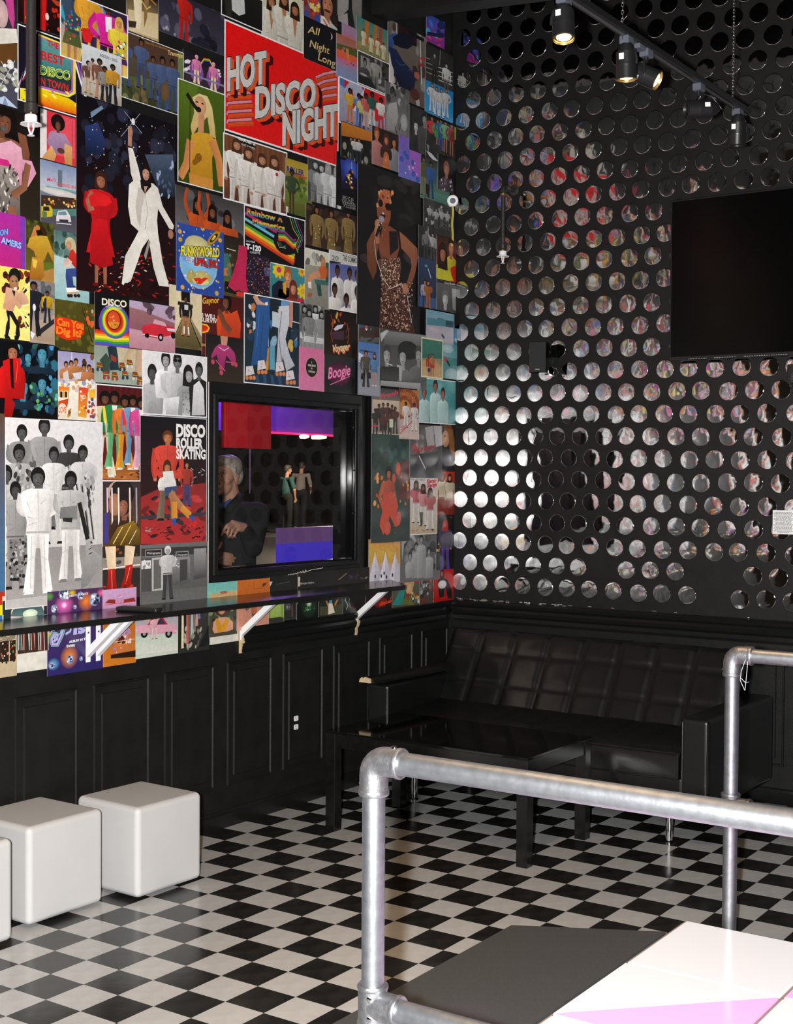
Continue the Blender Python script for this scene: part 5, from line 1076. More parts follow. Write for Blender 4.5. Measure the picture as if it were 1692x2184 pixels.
n(60, ['20202c', '181824', '2c2c40'], 176, 215, 368, 420, 5, 16, 1.1); p('2a3c70', 178, 270, 205, 262, 222, 300, 220, 330, 180, 330, c2='10182c'); p('7088a0', 190, 240, 214, 226, 218, 232, 192, 252); n(70, ['e8e8f8', '90a0d0', 'c06050', '6080c0', 'ffe0c0'], 182, 250, 366, 370, 0.5, 1.9); p('4a5a70', 306, 330, 366, 330, 372, 420, 340, 420, c2='181a22'); n(40, ['a0b0c8', '506080', '304058'], 320, 350, 368, 420, 1, 3.5, 2.6)
n(90, ['a01818', 'c83020', '601010', '8a1414', '3a0a0a'], 188, 510, 370, 640, 3, 8, 0.32); n(26, ['f0c090', 'e0a060', 'ffe0c0', 'b0b8d0'], 192, 540, 360, 620, 2, 5, 0.3)
f(212, 368, 612, '9a6248', '3a1c14', 'c4141c', 'c4141c', 'c', 1.15, 1.15, 0.15, 0.28, 1.2, '601010'); p('c8141c', 193, 470, 208, 466, 226, 470, 238, 565, 216, 572, 188, 560, c2='a00c14'); stroke([W2(196, 412), W2(186, 430), W2(192, 450)], 0.035, 'a86a50'); p('d81c20', 186, 420, 200, 410, 228, 418, 236, 432, 224, 440, 190, 440)
e('fff', 281, 260, 4, 7); l('c8d0e8', 0.8, 262, 238, 300, 285); l('c8d0e8', 0.8, 255, 292, 305, 232)
for c, k in (('b8b0a4', 1.06), ('e4ded4', 1.0)):
    p(c, 270, 316, 279, 314, 292, 358, 298, 386, 284, 396, 276, 370); p(c, 272, 394, 288, 380, 306, 388, 324, 392, 334, 402, 344, 440, 368, 482, 366, 490, 358, 488, 334, 446, 332, 470, 334, 498, 300, 500, 276, 478, 270, 440)
    p(c, 296, 486, 334, 498, 344, 560, 358, 612, 336, 610, 324, 570, 314, 510, 300, 530, 290, 560, 276, 600, 256, 610, 264, 546, 286, 506)
p('c8c0b4', 286, 440, 292, 400, 312, 404, 300, 440, 296, 486, 290, 470); p('1c1414', 296, 384, 318, 384, 320, 398, 306, 414, 298, 402); p('c09078', 304, 398, 312, 398, 306, 412); l('908880', 1.2, 306, 414, 312, 450, 306, 490); p('b08068', 270, 270, 278, 270, 278, 316, 270, 316); e('b08068', 276, 282, 4, 12); l('1a1414', 3, 268, 312, 280, 316); e('a87860', 361, 500, 6, 10)
bu(309, 370, 17, 'c09078', '1c1210', 'e4ded4', None, 1.12, 0, -0.1); p('9c948c', 304, 545, 314, 512, 318, 516, 308, 556)
n(14, ['2a0808', '180606'], 250, 600, 366, 640, 6, 12, 0.5)
P('hallway poster of a roller skater with arms spread in a tan corridor', 358, 606, 429, 748, 'c8b48c', '6a5c38')
p('181418', 383, 606, 402, 608, 402, 646, 384, 640); p('d8c8a4', 402, 608, 428, 612, 428, 720, 405, 680); p('d8c8a4', 358, 606, 383, 606, 383, 680, 370, 716, 358, 716); p('7a6c40', 371, 716, 388, 684, 400, 684, 426, 735, 420, 746, 371, 738, c2='54482a'); l('1a1410', 2.5, 402, 682, 426, 742); l('2a2018', 1.5, 386, 682, 370, 714); f(393, 632, 718, '5a3826', BK, '1c1c20', 'b8784c', 'd', 1.3, 1.2); stroke([W2(388, 650), W2(376, 646)], 0.016, '222'); stroke([W2(398, 655), W2(408, 654)], 0.016, '222'); p('e8e4dc', 388, 696, 391, 696, 391, 712, 388, 712); p('e8e4dc', 397, 698, 400, 698, 401, 714, 398, 714); box('d8d0c8', 390, 650, 398, 662)
P('pink toned poster of a red convertible car on a country road', 272, 640, 370, 753, 'b8a4c0', 'c08a98')
p('9a6a6c', 272, 655, 300, 662, 369, 690, 369, 720, 272, 700, c2='8a5460'); n(12, ['5a4450', '6a505c', '4a3844'], 304, 642, 328, 668, 4, 8); n(10, ['5a4450', '6a505c'], 350, 652, 369, 680, 4, 8); p('c898a4', 272, 704, 369, 716, 369, 752, 272, 742, c2='b8808c'); p('c82838', 298, 702, 302, 694, 340, 688, 369, 700, 369, 714, 330, 722, 302, 716); p('d0a0b0', 322, 690, 326, 681, 348, 688, 352, 697); l('f0e0e8', 2, 300, 713, 334, 719); e('1a1014', 310, 716, 5, 5); e('1a1014', 339, 720, 6, 8); e('c8c0c4', 339, 720, 3, 4); e('1a1014', 366, 716, 5, 7); p('e8d0d8', 352, 700, 369, 702, 369, 708, 354, 706)
P('olive poster with orange bubble letters reading Can You Dig It?', 113, 637, 199, 754, '504a18', '403c14')
n(40, ['5c561e', '443e14', '686224'], 115, 640, 196, 750, 4, 9); p('2c2a10', 168, 642, 172, 642, 196, 730, 192, 730); l('8a8440', 0.8, 170, 642, 195, 728); n(8, ['d83018', 'e06030', 'c8a880'], 180, 660, 197, 700, 2, 6, 1.4); p('e02c10', 114, 678, 128, 676, 175, 690, 176, 712, 160, 724, 140, 726, 118, 716, 112, 700)
for dx, dy, c in ((0, 3, 'c02810'), (0, 0, 'f08020')): t('Can You', c, 118, 693 + dy, 175, 703 + dy, 15, 0.05, 0.05); t('Dig It?', c, 116, 711 + dy, 171, 720 + dy, 15, 0.05, 0.05)
P('black poster with a rainbow looping round an orange record', 198, 622, 272, 743, '101010', '101010')
RB = ('7a3ca0', '3a5ac0', '3a9a40', 'a8c830', 'f0e030', 'f0a020', 'e05018', 'c82818')
for k, c in enumerate(RB): e(c, 240, 690 - 0 * k, 33 - 2.3 * k, 41 - 2.9 * k, 1, 1, n=28)
box('101010', 198.2, 650, 206, 742)
for k, c in enumerate(reversed(RB)): p(c, 198, 702 + 4.4 * k, 214 + 2 * k, 704 + 4.4 * k, 240, 708 + 4.4 * k, 271.5, 710 + 4 * k, 271.5, 716 + 4 * k, 240, 714 + 4.4 * k, 214, 710 + 4.4 * k, 198, 708 + 4.4 * k, j=0.02)
for k, c in enumerate(RB): e(c, 240, 686, 31 - 1.9 * k, 37 - 2.2 * k, 1, 1, n=28)
e('201408', 238.5, 683, 15, 21, 1, 1, n=24); e('d85020', 238.5, 683, 13.5, 19.5, 0.9, 1.1, n=24); p('d89030', 225.5, 686, 251.5, 688, 247, 698, 240, 702, 230, 697); e('fff', 239, 684, 1.2, 1.6); n(8, ['5a2a10'], 230, 688, 247, 697, 1.5, 3, 0.25); n(5, ['f0c090'], 232, 672, 246, 678, 1.5, 3, 0.3)
t('DISCO', 'f0e8c8', 213, 650, 266, 656, 14, bold=0.03); t('WONDERLAND', 'e8dcb8', 222, 656, 255, 660, 4, bold=0.01)
P('poster of three women in orange dresses with arms raised', 372, 394, 519, 528, '3c3836', '6a666a')
n(24, ['4c484a', '5c585c', '2c2828', '787478'], 376, 400, 515, 520, 8, 20, 0.8)
for x, y, po in ((418, 424, 'u'), (450, 440, 'l'), (482, 452, 'd')): f(x, y, y + 190, '7a4a32', '140c0a', 'c05020', 'a84018', po, 1.05, 1.25, 0.35, 0.2)
P('dark narrow poster of a guitar and a seated figure', 472, 500, 532, 648, '241c18', '54482c')
p('3a6a60', 474, 540, 490, 542, 490, 600, 474, 598); p('c87820', 474, 572, 484, 572, 484, 588, 474, 588); l('3a2010', 4, 482, 530, 494, 575); e('5a6a28', 484, 600, 12, 10); p('181410', 476, 600, 500, 602, 506, 630, 476, 622); n(10, ['8a7040', '3a3424', '607060'], 476, 540, 502, 618, 2, 6); box('e03028', 501, 622, 516, 634); l('e8e8e0', 1.5, 480, 530, 500, 536)
P('dark red poster of a singer in an orange top beside white lettering', 427, 622, 517, 768, '4a1412', '5a1814')
t('Gaynor', 'e8b030', 428, 648, 464, 646, 13, 0.05, 0.02); t('I WILL', 'f0e8e0', 428, 677, 457, 681, 9, bold=0.025); t('SURVIVE', 'f0e8e0', 424, 686, 464, 691, 9, bold=0.025); p('e8c020', 427, 690, 438, 692, 444, 700, 440, 708, 430, 711, 427, 710); p('d02818', 427, 693, 436, 695, 441, 700, 437, 706, 427, 708); t('BS', 'e0c060', 427, 738, 436, 739, 5); bu(480, 646, 16, '7a4630', '140c0a', 'd84c20', 726, 1.35, 0, -0.35); p('d84c20', 490, 668, 502, 662, 510, 690, 508, 724, 466, 716, 470, 690, c2='b83414'); stroke([W2(488, 708), W2(474, 690), W2(464, 664)], 0.032, '7a4630'); e('6a3a28', 464, 664, 4, 6); e('333', 472, 656, 3.5, 4)
P('poster of a pair of shiny magenta roller skates on black', 435, 712, 521, 820, '1c1a1c', '382c24')
p('c89078', 466, 716, 482, 718, 480, 738, 468, 736); p('b83a78', 463, 734, 484, 738, 496, 752, 500, 770, 494, 776, 478, 758, 474, 790, 466, 790, 458, 756, 448, 766, 446, 760, 454, 742, c2='8a2458'); l('f0d0e0', 1.6, 462, 740, 474, 748, 484, 742); l('e060a0', 2, 456, 768, 476, 792); l('e060a0', 2, 478, 772, 500, 774)
for x, y in ((450, 772), (467, 784), (468, 795), (492, 775), (499, 778)): e('c04860', x, y, 4, 5.5)
P('bright blue poster of a globe with red lips under yellow lettering', 372, 474, 473, 637, '2c4aa0', '2a489c')
e('a8d0f0', 420, 562, 41, 55, 0.75); e('7ab0d8', 420, 562, 38, 51, 1.0, 1.3); e('d0c890', 416, 525, 26, 22); e('c8b870', 428, 592, 20, 14); e('b8a860', 404, 590, 9, 14); e('d8e0d0', 400, 548, 9, 13); e('5a90c8', 440, 560, 13, 14); e('e0e890', 424, 600, 18, 8)
e('c89820', 452, 508, 18, 9, 0.7, 1.2, 40); e('2a2418', 452, 508, 11, 5, 1, 1, 40); e('e0b840', 452, 508, 6, 3, 1, 1, 40)
t('FUNKYWORLD', 'f0e040', 382, 545, 464, 549, 20, 0, 0.035, out='302820'); t('THE BEST OF', '5a6ac8', 385, 556, 411, 560, 9, bold=0.02); t('LIPPS, INC.', 'd82828', 411, 565, 463, 572, 15, 0, 0.03, out='4a3030')
p('e02c1c', 408, 594, 420, 592, 426, 595, 432, 592, 440, 594, 424, 607, 416, 606); n(46, ['d8b840', 'e8d890', 'c8a030', 'e0e0f0'], 374, 480, 471, 634, 1.2, 3.2); n(0, ['fff'], 0, 0, 1, 1)
for x, y in ((380, 511), (379, 494), (385, 613), (458, 626), (428, 488), (465, 513)): e('c89820', x, y, 4.5, 5.5); e('f8e8b0', x, y, 2.2, 2.8); e('222', x, y, 1, 1.3)
# ---- black and white band, tuxedos, bus, zombies
P('poster of a man in a red jacket among blue lit ghouls', -40, 722, 122, 895, '060a10', '080608')
n(46, ['1c4a6a', '2a6a80', '18344c', '2a5a50', '16283c'], 20, 730, 120, 880, 5, 12, 1.2); n(18, ['5aa8b8', '3a88b0', '70b890', '4a90c0'], 30, 735, 118, 870, 3, 7, 1.3)
for x, y, r in ((56, 762, 14), (86, 755, 20), (45, 825, 22), (86, 818, 18), (8, 800, 14)): bu(x, y, r, '4a90a8', '081018', '182838', y + r * 2.2, 1.1)
n(20, ['3a7a4a', '60a060', '2a5a80'], 66, 836, 104, 872, 2, 5); bu(22, 752, 20, 'a8684c', '0c0808', 'c81414', 850, 1.3, 0.1, 0.1, 1, 0.9); p('d01414', 2, 770, 20, 764, 40, 764, 40, 812, 26, 828, 22, 850, 28, 862, 20, 894, 4, 894, 8, 830, c2='8a0c0c'); p('1c0a0a', 16, 766, 24, 766, 26, 830, 20, 826); l('f06050', 1.5, 34, 770, 30, 815)
P('poster of a tan hippie bus crowd sitting on a painted LOVE bus', 120, 748, 200, 898, '9890b8', 'e0c8b0')
p('9a94bc', 120, 748, 199, 756, 199, 810, 120, 806, c2='b8b0c0'); l('d8d8d8', 2.5, 149, 752, 149, 785); n(8, ['7a5030', 'b07840', '4a3020'], 172, 760, 198, 806, 4, 9, 1.5)
for x, y in ((137, 778), (148, 776), (158, 772), (175, 784), (186, 785)): bu(x, y, 6.5, 'b87848', '2a1c10', 'b87848', y + 30, 1.15, 0, 0, 1.2, 1.2)
p('d8ccc8', 130, 796, 140, 790, 144, 812, 132, 812); p('d0c8d0', 150, 796, 170, 794, 168, 808, 156, 810); p('e8e0d0', 120, 814, 199, 812, 199, 898, 120, 893); n(30, ['c8c0d0', 'f0e8e0', '9098b8', 'd8a060'], 124, 812, 196, 832, 2, 6); p('e07820', 121, 824, 144, 826, 142, 850, 121, 846); box('f0d8a0', 123, 833, 131, 850); box('2a2018', 124, 835, 129, 848); box('f0d8a0', 133, 833, 141, 850); box('2a2018', 134, 835, 139, 848)
p('d04a18', 120, 856, 142, 850, 140, 866, 120, 890); e('f0e0c8', 129, 876, 10, 16); t('LOVE', 'd85a20', 121, 880, 137, 880, 12, bold=0.03); n(9, ['c8a028', 'b08020'], 140, 872, 148, 890, 2, 4); e('6a4a10', 144, 880, 3, 4); p('d83820', 164, 826, 184, 828, 180, 892, 162, 888, c2='e0a030'); t('9823', 'f0e8d0', 167, 850, 178, 851, 8, bold=0.02); n(12, ['f0e0c0', 'c82818', 'e8c040'], 164, 832, 182, 884, 1.5, 3.5); p('e8b030', 185, 832, 199, 830, 199, 850, 186, 850); n(14, ['d05020', 'e0d0b0', '405080', 'b83018'], 184, 852, 198, 890, 2, 5)
P('grey green poster of many legs in striped roller skates', 197, 735, 302, 824, '8a968a', '9aa698')
p('c8b898', 244, 738, 300, 742, 300, 800, 250, 790, c2='b8b4a0'); stroke([W2(234, 738), W2(238, 762), W2(240, 790)], 0.05, '24343c'); stroke([W2(228, 762), W2(214, 778)], 0.045, '3a5044'); p('8a3a30', 232, 756, 246, 764, 244, 774, 232, 768); stroke([W2(222, 770), W2(222, 796)], 0.04, '3a4a40'); stroke([W2(278, 744), W2(262, 776)], 0.035, 'c8b088'); stroke([W2(294, 742), W2(290, 800)], 0.04, 'c8a888')
for x, y in ((208, 782), (222, 800), (240, 802), (256, 782), (272, 776), (262, 800), (284, 802), (294, 812)):
    p('6a4a24', x - 6, y - 9, x + 4, y - 8, x + 8, y + 3, x - 6, y + 3); l('c83020', 1.6, x - 5, y - 6, x + 5, y - 4); l('d0b030', 1.4, x - 5, y - 2, x + 6, y)
    for q in (-4, 5): e(['a83a34', '2a3a50', 'd8d0c0'][int(x) % 3], x + q, y + 6, 3, 4)
P('poster of five men in pastel tuxedos before a dark red curtain', 200, 818, 312, 1027, '4a1416', '6a1c18', 2)
for k in range(9): p('5a181c', 203 + 12 * k, 822, 207 + 12 * k, 822, 207 + 12 * k, 900, 203 + 12 * k, 900)
p('8a4a24', 202, 990, 310, 1000, 310, 1024, 202, 1022, c2='b06a30'); n(16, ['c87830', '5a3018', '3a2a20'], 204, 996, 308, 1022, 4, 9, 0.25)
for x, y, g, a, c in ((220, 838, 1018, 'd8c8a0', 'ddd8c0'), (240, 838, 1000, '2a8048', '68b078'), (262, 846, 1002, 'e07830', 'e0982c'), (279, 846, 992, '7098b8', '6a98b8'), (297, 850, 1002, 'd84890', 'e0a8c0')): f(x, y, g, '6a4430', BK, a, c, 'd', 1.35, 1.35, 0, 0, 1.4, 'e8e0d8', 0, 'f0ece4')
p('e8d040', 214, 868, 219, 866, 224, 900, 217, 902); p('e03040', 255, 876, 259, 874, 266, 905, 258, 908); p('f070b0', 290, 882, 293, 880, 302, 910, 295, 912)
P('black and white poster of five smiling singers hugging on white', 299, 746, 437, 892, 'e6e4e4', 'e8e6e6', 2)
p('b0b0b0', 301, 838, 312, 846, 312, 890, 301, 886); bu(320, 796, 17, '555', '222', 'bbb', 892, 1.12); p('c4c4c4', 312, 830, 322, 820, 336, 840, 338, 888, 312, 888, c2='8c8c8c'); bu(349, 768, 16, 'aaa', '1a1a1a', 'eee', 850, 1.2); p('d8d8d8', 338, 800, 350, 794, 372, 806, 376, 836, 358, 846, 340, 830, c2='b0b0b0'); bu(374, 772, 17, '777', '1c1c1c', 'ccc', 860, 1.08); bu(397, 800, 17, 'aaa', '1e1e1e', '999', 888, 1.25, 0.3, 0.2); p('8a8a8a', 386, 838, 398, 828, 406, 850, 400, 890, 384, 888, c2='c8c8c8'); n(30, ['777', 'bbb', '555'], 386, 836, 404, 884, 1, 2); bu(420, 790, 15, '666', '1a1a1a', '222', 888, 1.1); p('e8e8e8', 408, 822, 420, 812, 430, 830, 432, 886, 404, 886, c2='c0c0c0'); p('f0f0f0', 346, 850, 378, 846, 374, 890, 350, 890, c2='aaa'); l('111', 1.4, 370, 768, 380, 769); e('111', 370, 769, 3.5, 3.5); e('111', 378, 770, 3.5, 3.5)
P('dark narrow strip of poster at the far left edge beside the white one', -40, 880, 6, 1345, '5a4434', '2a70a0')
p('a83018', -10, 1262, 6, 1262, 6, 1290, -10, 1290); p('e0d020', -10, 1290, 6, 1290, 6, 1312, -10, 1312)
P('vinyl record poster standing behind the shelf at the far left', 1, 1272, 97, 1330, 'd8c4c4', 'b8b0b0')
p('222c2c', 1, 1282, 22, 1276, 22, 1300, 1, 1312); p('e8dcd8', 22, 1276, 92, 1270, 92, 1300, 22, 1312, c2='d0b8b8'); p('34484c', 18, 1314, 24, 1300, 40, 1292, 62, 1288, 84, 1292, 90, 1304, 90, 1316, c2='5a7a7c'); e('d8e8d0', 60, 1308, 16, 9); p('203030', 3, 1298, 20, 1293, 18, 1325, 3, 1325); p('22242c', 88, 1272, 97, 1270, 97, 1310, 90, 1310)
P('large black and white poster of a nine piece band on white', 6, 890, 214, 1280, 'dedcdc', 'b4b2b2', 1)
p('8a8888', 7, 1200, 60, 1170, 214, 1160, 214, 1256, 7, 1280, c2='9c9a9a')
for x, y, g, a, c in ((42, 908, 1120, '888', '777'), (90, 894, 1130, '9a9a9a', '666'), (142, 930, 1150, '3a3a3a', '888'), (172, 952, 1160, 'ccc', 'aaa'), (36, 950, 1190, 'aaa', '888'), (110, 955, 1160, 'ddd', 'ccc')): f(x, y, g, '555', '1a1a1a', a, c, 'c' if x != 90 else 'd', 1.15, 1.15)
n(60, ['333', '888', 'bbb', '555'], 20, 990, 80, 1100, 2, 6, 1.6); n(30, ['444', '999', 'ccc'], 150, 1010, 195, 1110, 2, 6, 1.8)
for k in range(7): l('333' if k % 2 else 'ccc', 4, 152 + 6 * k, 1030 + 2 * k, 170 + 5 * k, 1130 + 4 * k)
f(8, 995, 1240, '555', '1a1a1a', 'bbb', '777', 'd', 1.1); n(50, ['222', '888', '444'], 8, 1150, 50, 1235, 2, 4)
f(28, 1030, 1256, '444', '1a1a1a', '999', '888', 'd', 1.1); n(60, ['222', 'aaa', '666'], 16, 1150, 46, 1240, 2, 5)
f(76, 1000, 1266, '5a5a5a', '181818', 'e4e4e4', 'eeeeee', 'c', 1.25, 1.15, 0, 0, 1.0, 'eee'); f(146, 1008, 1240, '4a4a4a', '181818', 'bbb', 'e0e0e0', 'c', 1.2, 1.2, 0, 0, 1.0, '777')
p('777', 124, 1082, 160, 1078, 160, 1108, 122, 1106); p('2a2a2a', 128, 1104, 150, 1104, 148, 1114, 130, 1112); p('a8a8a8', 178, 1138, 186, 1140, 190, 1170, 210, 1186, 212, 1200, 182, 1248, 168, 1256, 168, 1230, 178, 1180, c2='7a7a7a'); stroke([W2(164, 1072), W2(182, 1150)], 0.022, '222'); l('333', 2, 184, 1172, 190, 1168); l('333', 2, 184, 1182, 192, 1178)
P('black poster reading DISCO ROLLER SKATING with a couple skating', 294, 885, 436, 1164, '16161a', '3a1c1c', 1)
p('8a2c2c', 296, 1060, 340, 1040, 434, 1030, 434, 1160, 296, 1160, c2='b03030'); n(26, ['c04040', '2a2428', '6a2424', '343438'], 298, 1050, 432, 1155, 7, 16, 0.4); p('3a3a40', 296, 1100, 434, 1092, 434, 1100, 296, 1108); f(353, 920, 1110, 'c07850', '6a3a20', 'd84838', '7a6a58', 'd', 1.45, 1.1); f(394, 985, 1080, 'b07858', '3a2418', 'a83c30', '3a4a80', 'd', 1.2)
bu(352, 998, 14, 'c07850', '4a2c1c', 'e0dcd8', 1046, 1.2, 0.2); stroke([W2(342, 1012), W2(326, 1004), W2(330, 985)], 0.035, 'd04434'); stroke([W2(364, 1012), W2(384, 1014), W2(374, 1000)], 0.035, 'd04434'); p('e0dcd8', 342, 1006, 364, 1004, 372, 1040, 348, 1044); p('3a4a70', 346, 1040, 374, 1036, 370, 1054, 348, 1058); stroke([W2(362, 1050), W2(368, 1090), W2(366, 1110)], 0.04, 'b07850', 0.03); stroke([W2(358, 1052), W2(384, 1084), W2(402, 1100)], 0.04, 'b07850', 0.03); stroke([W2(367, 1070), W2(367, 1106)], 0.035, 'd89030'); stroke([W2(382, 1082), W2(400, 1100)], 0.032, 'd89030'); p('3050a0', 362, 1106, 372, 1104, 370, 1120, 364, 1120); p('3050a0', 398, 1098, 408, 1100, 410, 1112, 400, 1108); n(5, ['d82828'], 398, 1108, 412, 1122, 3, 6)
t('DISCO', 'f0ece8', 371, 930, 433, 932, 25, bold=0.05); t('ROLLER', 'f0ece8', 371, 955, 428, 957, 21, bold=0.05); t('SKATING', 'f0ece8', 371, 978, 434, 979, 20, bold=0.04)
n(16, ['8a2828', '501818', '999'], 300, 1124, 350, 1142, 3, 6, 0.25); n(20, ['1a1214', '2a1818'], 352, 1122, 430, 1150, 3, 7, 0.25); n(8, ['bbb'], 402, 1000, 430, 1030, 3, 6, 0.2)
P('poster of a woman with streaks of light across her face', 214, 1027, 295, 1168, '3a3034', '5a4020')
e('caa898', 246, 1050, 22, 24); e('2a2022', 256, 1052, 26, 30); e('b07858', 240, 1076, 13, 24); e('8a5a48', 262, 1080, 14, 28); bu(260, 1078, 22, '9a6450', '2a1e20', '3a2a20', 1160, 1.15, 0, -0.2)
for x, c in ((222, 'd8c8e8'), (232, 'e8e0e8'), (246, 'f0e8e0'), (270, 'e8d8c8'), (284, 'a8a0b0')): p(c, x, 1040, x + 3, 1040, x + 4, 1110, x + 1, 1120)
p('403a90', 218, 1095, 226, 1092, 226, 1160, 216, 1160); p('8a6a20', 222, 1166, 246, 1124, 280, 1110, 293, 1130, 293, 1166, c2='4a3410'); l('f0e0a0', 2, 236, 1160, 256, 1124); l('e8c870', 2, 252, 1162, 274, 1120); l('f8f0e0', 1.5, 270, 1160, 286, 1130)
P('poster of pale legs in shiny red heeled boots by a car', 213, 1166, 296, 1272, '2a2424', '34302c')
p('8a8078', 214, 1190, 294, 1186, 294, 1210, 214, 1214); l('e8e4dc', 3, 214, 1214, 294, 1204); n(12, ['aaa', '444', '8a4a20', 'ddd'], 216, 1170, 292, 1200, 3, 8, 0.6); stroke([W2(230, 1164), W2(233, 1215)], 0.06, 'e8d0b0', 0.045); stroke([W2(272, 1164), W2(268, 1206)], 0.06, 'e8d0b0', 0.045)
p('b82018', 225, 1214, 240, 1212, 242, 1240, 246, 1262, 222, 1262, 224, 1240, c2='8a1410'); p('b82018', 262, 1206, 278, 1203, 274, 1240, 280, 1262, 268, 1264, 262, 1246, 254, 1264, 252, 1250, 260, 1230, c2='8a1410'); l('f0a090', 1.5, 232, 1216, 234, 1255); l('f0a090', 1.5, 272, 1208, 264, 1240); n(6, ['c83020'], 216, 1235, 292, 1262, 3, 7, 0.4)
P('black and white poster of a person by photograph booths', 294, 1162, 437, 1292, '6a6a6a', '555')
p('3a3a3a', 296, 1170, 436, 1164, 436, 1180, 296, 1186); box('888', 304, 1172, 340, 1186); box('2a2a2a', 306, 1174, 338, 1184); t('Photographs', 'ddd', 308, 1182, 336, 1181, 5, 0.2); box('888', 369, 1176, 397, 1188); box('2a2a2a', 371, 1178, 395, 1186); t('Photographs', 'ddd', 373, 1185, 394, 1184, 4, 0.2); p('bbb', 318, 1190, 342, 1188, 342, 1258, 318, 1262); p('666', 322, 1194, 338, 1192, 338, 1254, 322, 1257); p('4a4a4a', 296, 1192, 318, 1190, 318, 1262, 296, 1262); box('ddd', 296, 1196, 316, 1212); n(8, ['888', 'ddd'], 298, 1196, 314, 1212, 2, 4); p('8a8a8a', 362, 1190, 400, 1188, 400, 1244, 362, 1248, c2='555'); p('444', 378, 1194, 394, 1192, 394, 1236, 378, 1240); n(7, ['bbb', 'ddd'], 364, 1192, 376, 1210, 2, 4, 0.5); p('999', 408, 1170, 434, 1168, 434, 1230, 408, 1236, c2='444'); p('666', 296, 1262, 436, 1250, 436, 1292, 296, 1292); f(352, 1166, 1278, 'aaa', 'ddd', 'ccc', '444', 'c', 1.35, 1.3)
P('purple disco ball poster reading ALBUM IN THE EVER! behind the bracket pair', 95, 1262, 215, 1424, '4a2c54', '2c2460')
glow('f070c8', 131, 1290, 22, 22, '4a2c54'); glow('f08020', 178, 1282, 18, 22, '4a2c54'); glow('50a030', 100, 1272, 10, 10, '4a2c54'); glow('e0c020', 148, 1264, 10, 8, '4a2c54'); glow('f06aa0', 210, 1264, 10, 10, '4a2c54'); glow('fff', 131, 1290, 6, 7, 'f070c8')
def dball(x, y, r):
    e('8a94b8', x, y, r * 0.82, r); n(int(8 + r), ['e8f0ff', '3a4468', 'b0bce0', '20284a'], x - r * 0.5, y - r * 0.6, x + r * 0.5, y + r * 0.6, r * 0.12, r * 0.3)
for x, y, r in ((131, 1266, 14), (166, 1270, 9), (196, 1278, 14), (110, 1298, 9), (154, 1294, 5)): dball(x, y, r)
t('DISCO CLASSICS', 'e8e0f0', 142, 1273, 182, 1267, 4, bold=0.02); p('d8c828', 97, 1340, 112, 1338, 104, 1372, 97, 1376, c2='3a2c60'); dball(103, 1342, 8)
for wd, c in ((15, '203040'), (12, '90c8d0'), (8, '203040'), (6, 'b8a8e0')): l(c, wd, 108, 1368, 116, 1362, 118, 1354, 110, 1352, 104, 1362, 106, 1374, 116, 1374, 126, 1352, 132, 1330)
for wd, c in ((5, '90c8d0'), (3, 'b8a8e0')): l(c, wd, 134, 1352, 144, 1346, 146, 1334, 140, 1330)
t('is', 'b0a8e0', 150, 1351, 176, 1347, 22, 0.1, 0.08, out='304858'); t('ALBUM IN THE', 'f0f0f8', 141, 1371, 184, 1363, 5, bold=0.03); glow('ff8a20', 142, 1400, 20, 26, '3a2858'); dball(143, 1406, 10); t('EVER!', 'f0f0f8', 136, 1380, 154, 1378, 5, bold=0.03); dball(167, 1404, 5); glow('60a8d8', 108, 1416, 14, 14, '2c2460'); dball(104, 1418, 8)
P('pink poster of a car dashboard just left of the remote control', 213, 1258, 285, 1300, 'c8a0cc', 'b88ab0')
p('8a3028', 218, 1286, 226, 1278, 240, 1278, 240, 1287); p('8a3028', 258, 1278, 280, 1274, 284, 1282, 258, 1286); e('c890b8', 249, 1278, 6, 10); l('f0e0f0', 1, 244, 1274, 254, 1272); l('d84040', 1.2, 216, 1290, 284, 1282)
P('poster of record players with a dotted wave pattern under the far left shelf', -40, 1345, 31, 1440, 'c8b898', 'b8a484')
for k in range(5): l('2a2420', 1.2, -5, 1352 + 3.2 * k, 12, 1360 + 2 * k, 28, 1352 + 2 * k)
t('UZES', '2a2420', -6, 1352, 28, 1350, 5, bold=0.05); p('2a1c14', -5, 1368, 14, 1366, 14, 1410, -5, 1412); p('2a1c14', 16, 1366, 29, 1364, 29, 1408, 16, 1410); n(34, ['d85a28', 'e8e0d0', '6a9a58', 'c83820'], -3, 1368, 29, 1408, 0.8, 2.2); n(8, ['222'], 0, 1406, 28, 1414, 2, 3)
P('poster of a row of record sleeves under the far left shelf', 31, 1340, 97, 1386, '2a201c', '3a2a20')
for k in range(22): p(['e8d8c8', '8a2018', '302018', 'c8b8a8', '403828', '6aa0b0', 'e8a8a8'][k * 5 % 7], 32 + 3 * k, 1344 - k * 0.3, 33.6 + 3 * k, 1344 - k * 0.3, 34.6 + 3 * k + (k % 4 - 1), 1386, 33 + 3 * k + (k % 4 - 1), 1386)
P('orange poster of a woman reflected in a disco ball behind the left brackets', 214, 1318, 284, 1412, 'b8641c', 'c87424')
p('d89a50', 236, 1330, 252, 1326, 252, 1340, 238, 1342); e('c87a40', 252, 1366, 25, 32, 0.8); e('b890b8', 254, 1350, 19, 16); n(34, ['e8c8e0', 'd86a30', '9a4a20', 'f0d0a0', 'a878a8'], 234, 1340, 274, 1392, 1.5, 4); n(10, ['6a2010', '3a1810'], 246, 1358, 262, 1372, 2, 4); l('f0e0d0', 1, 216, 1372, 282, 1362); p('2a1810', 230, 1396, 284, 1386, 284, 1400, 230, 1404)
P('poster of a woman standing by a pink and red two door car', 283, 1308, 374, 1392, '9c94a0', 'c8d0c0')
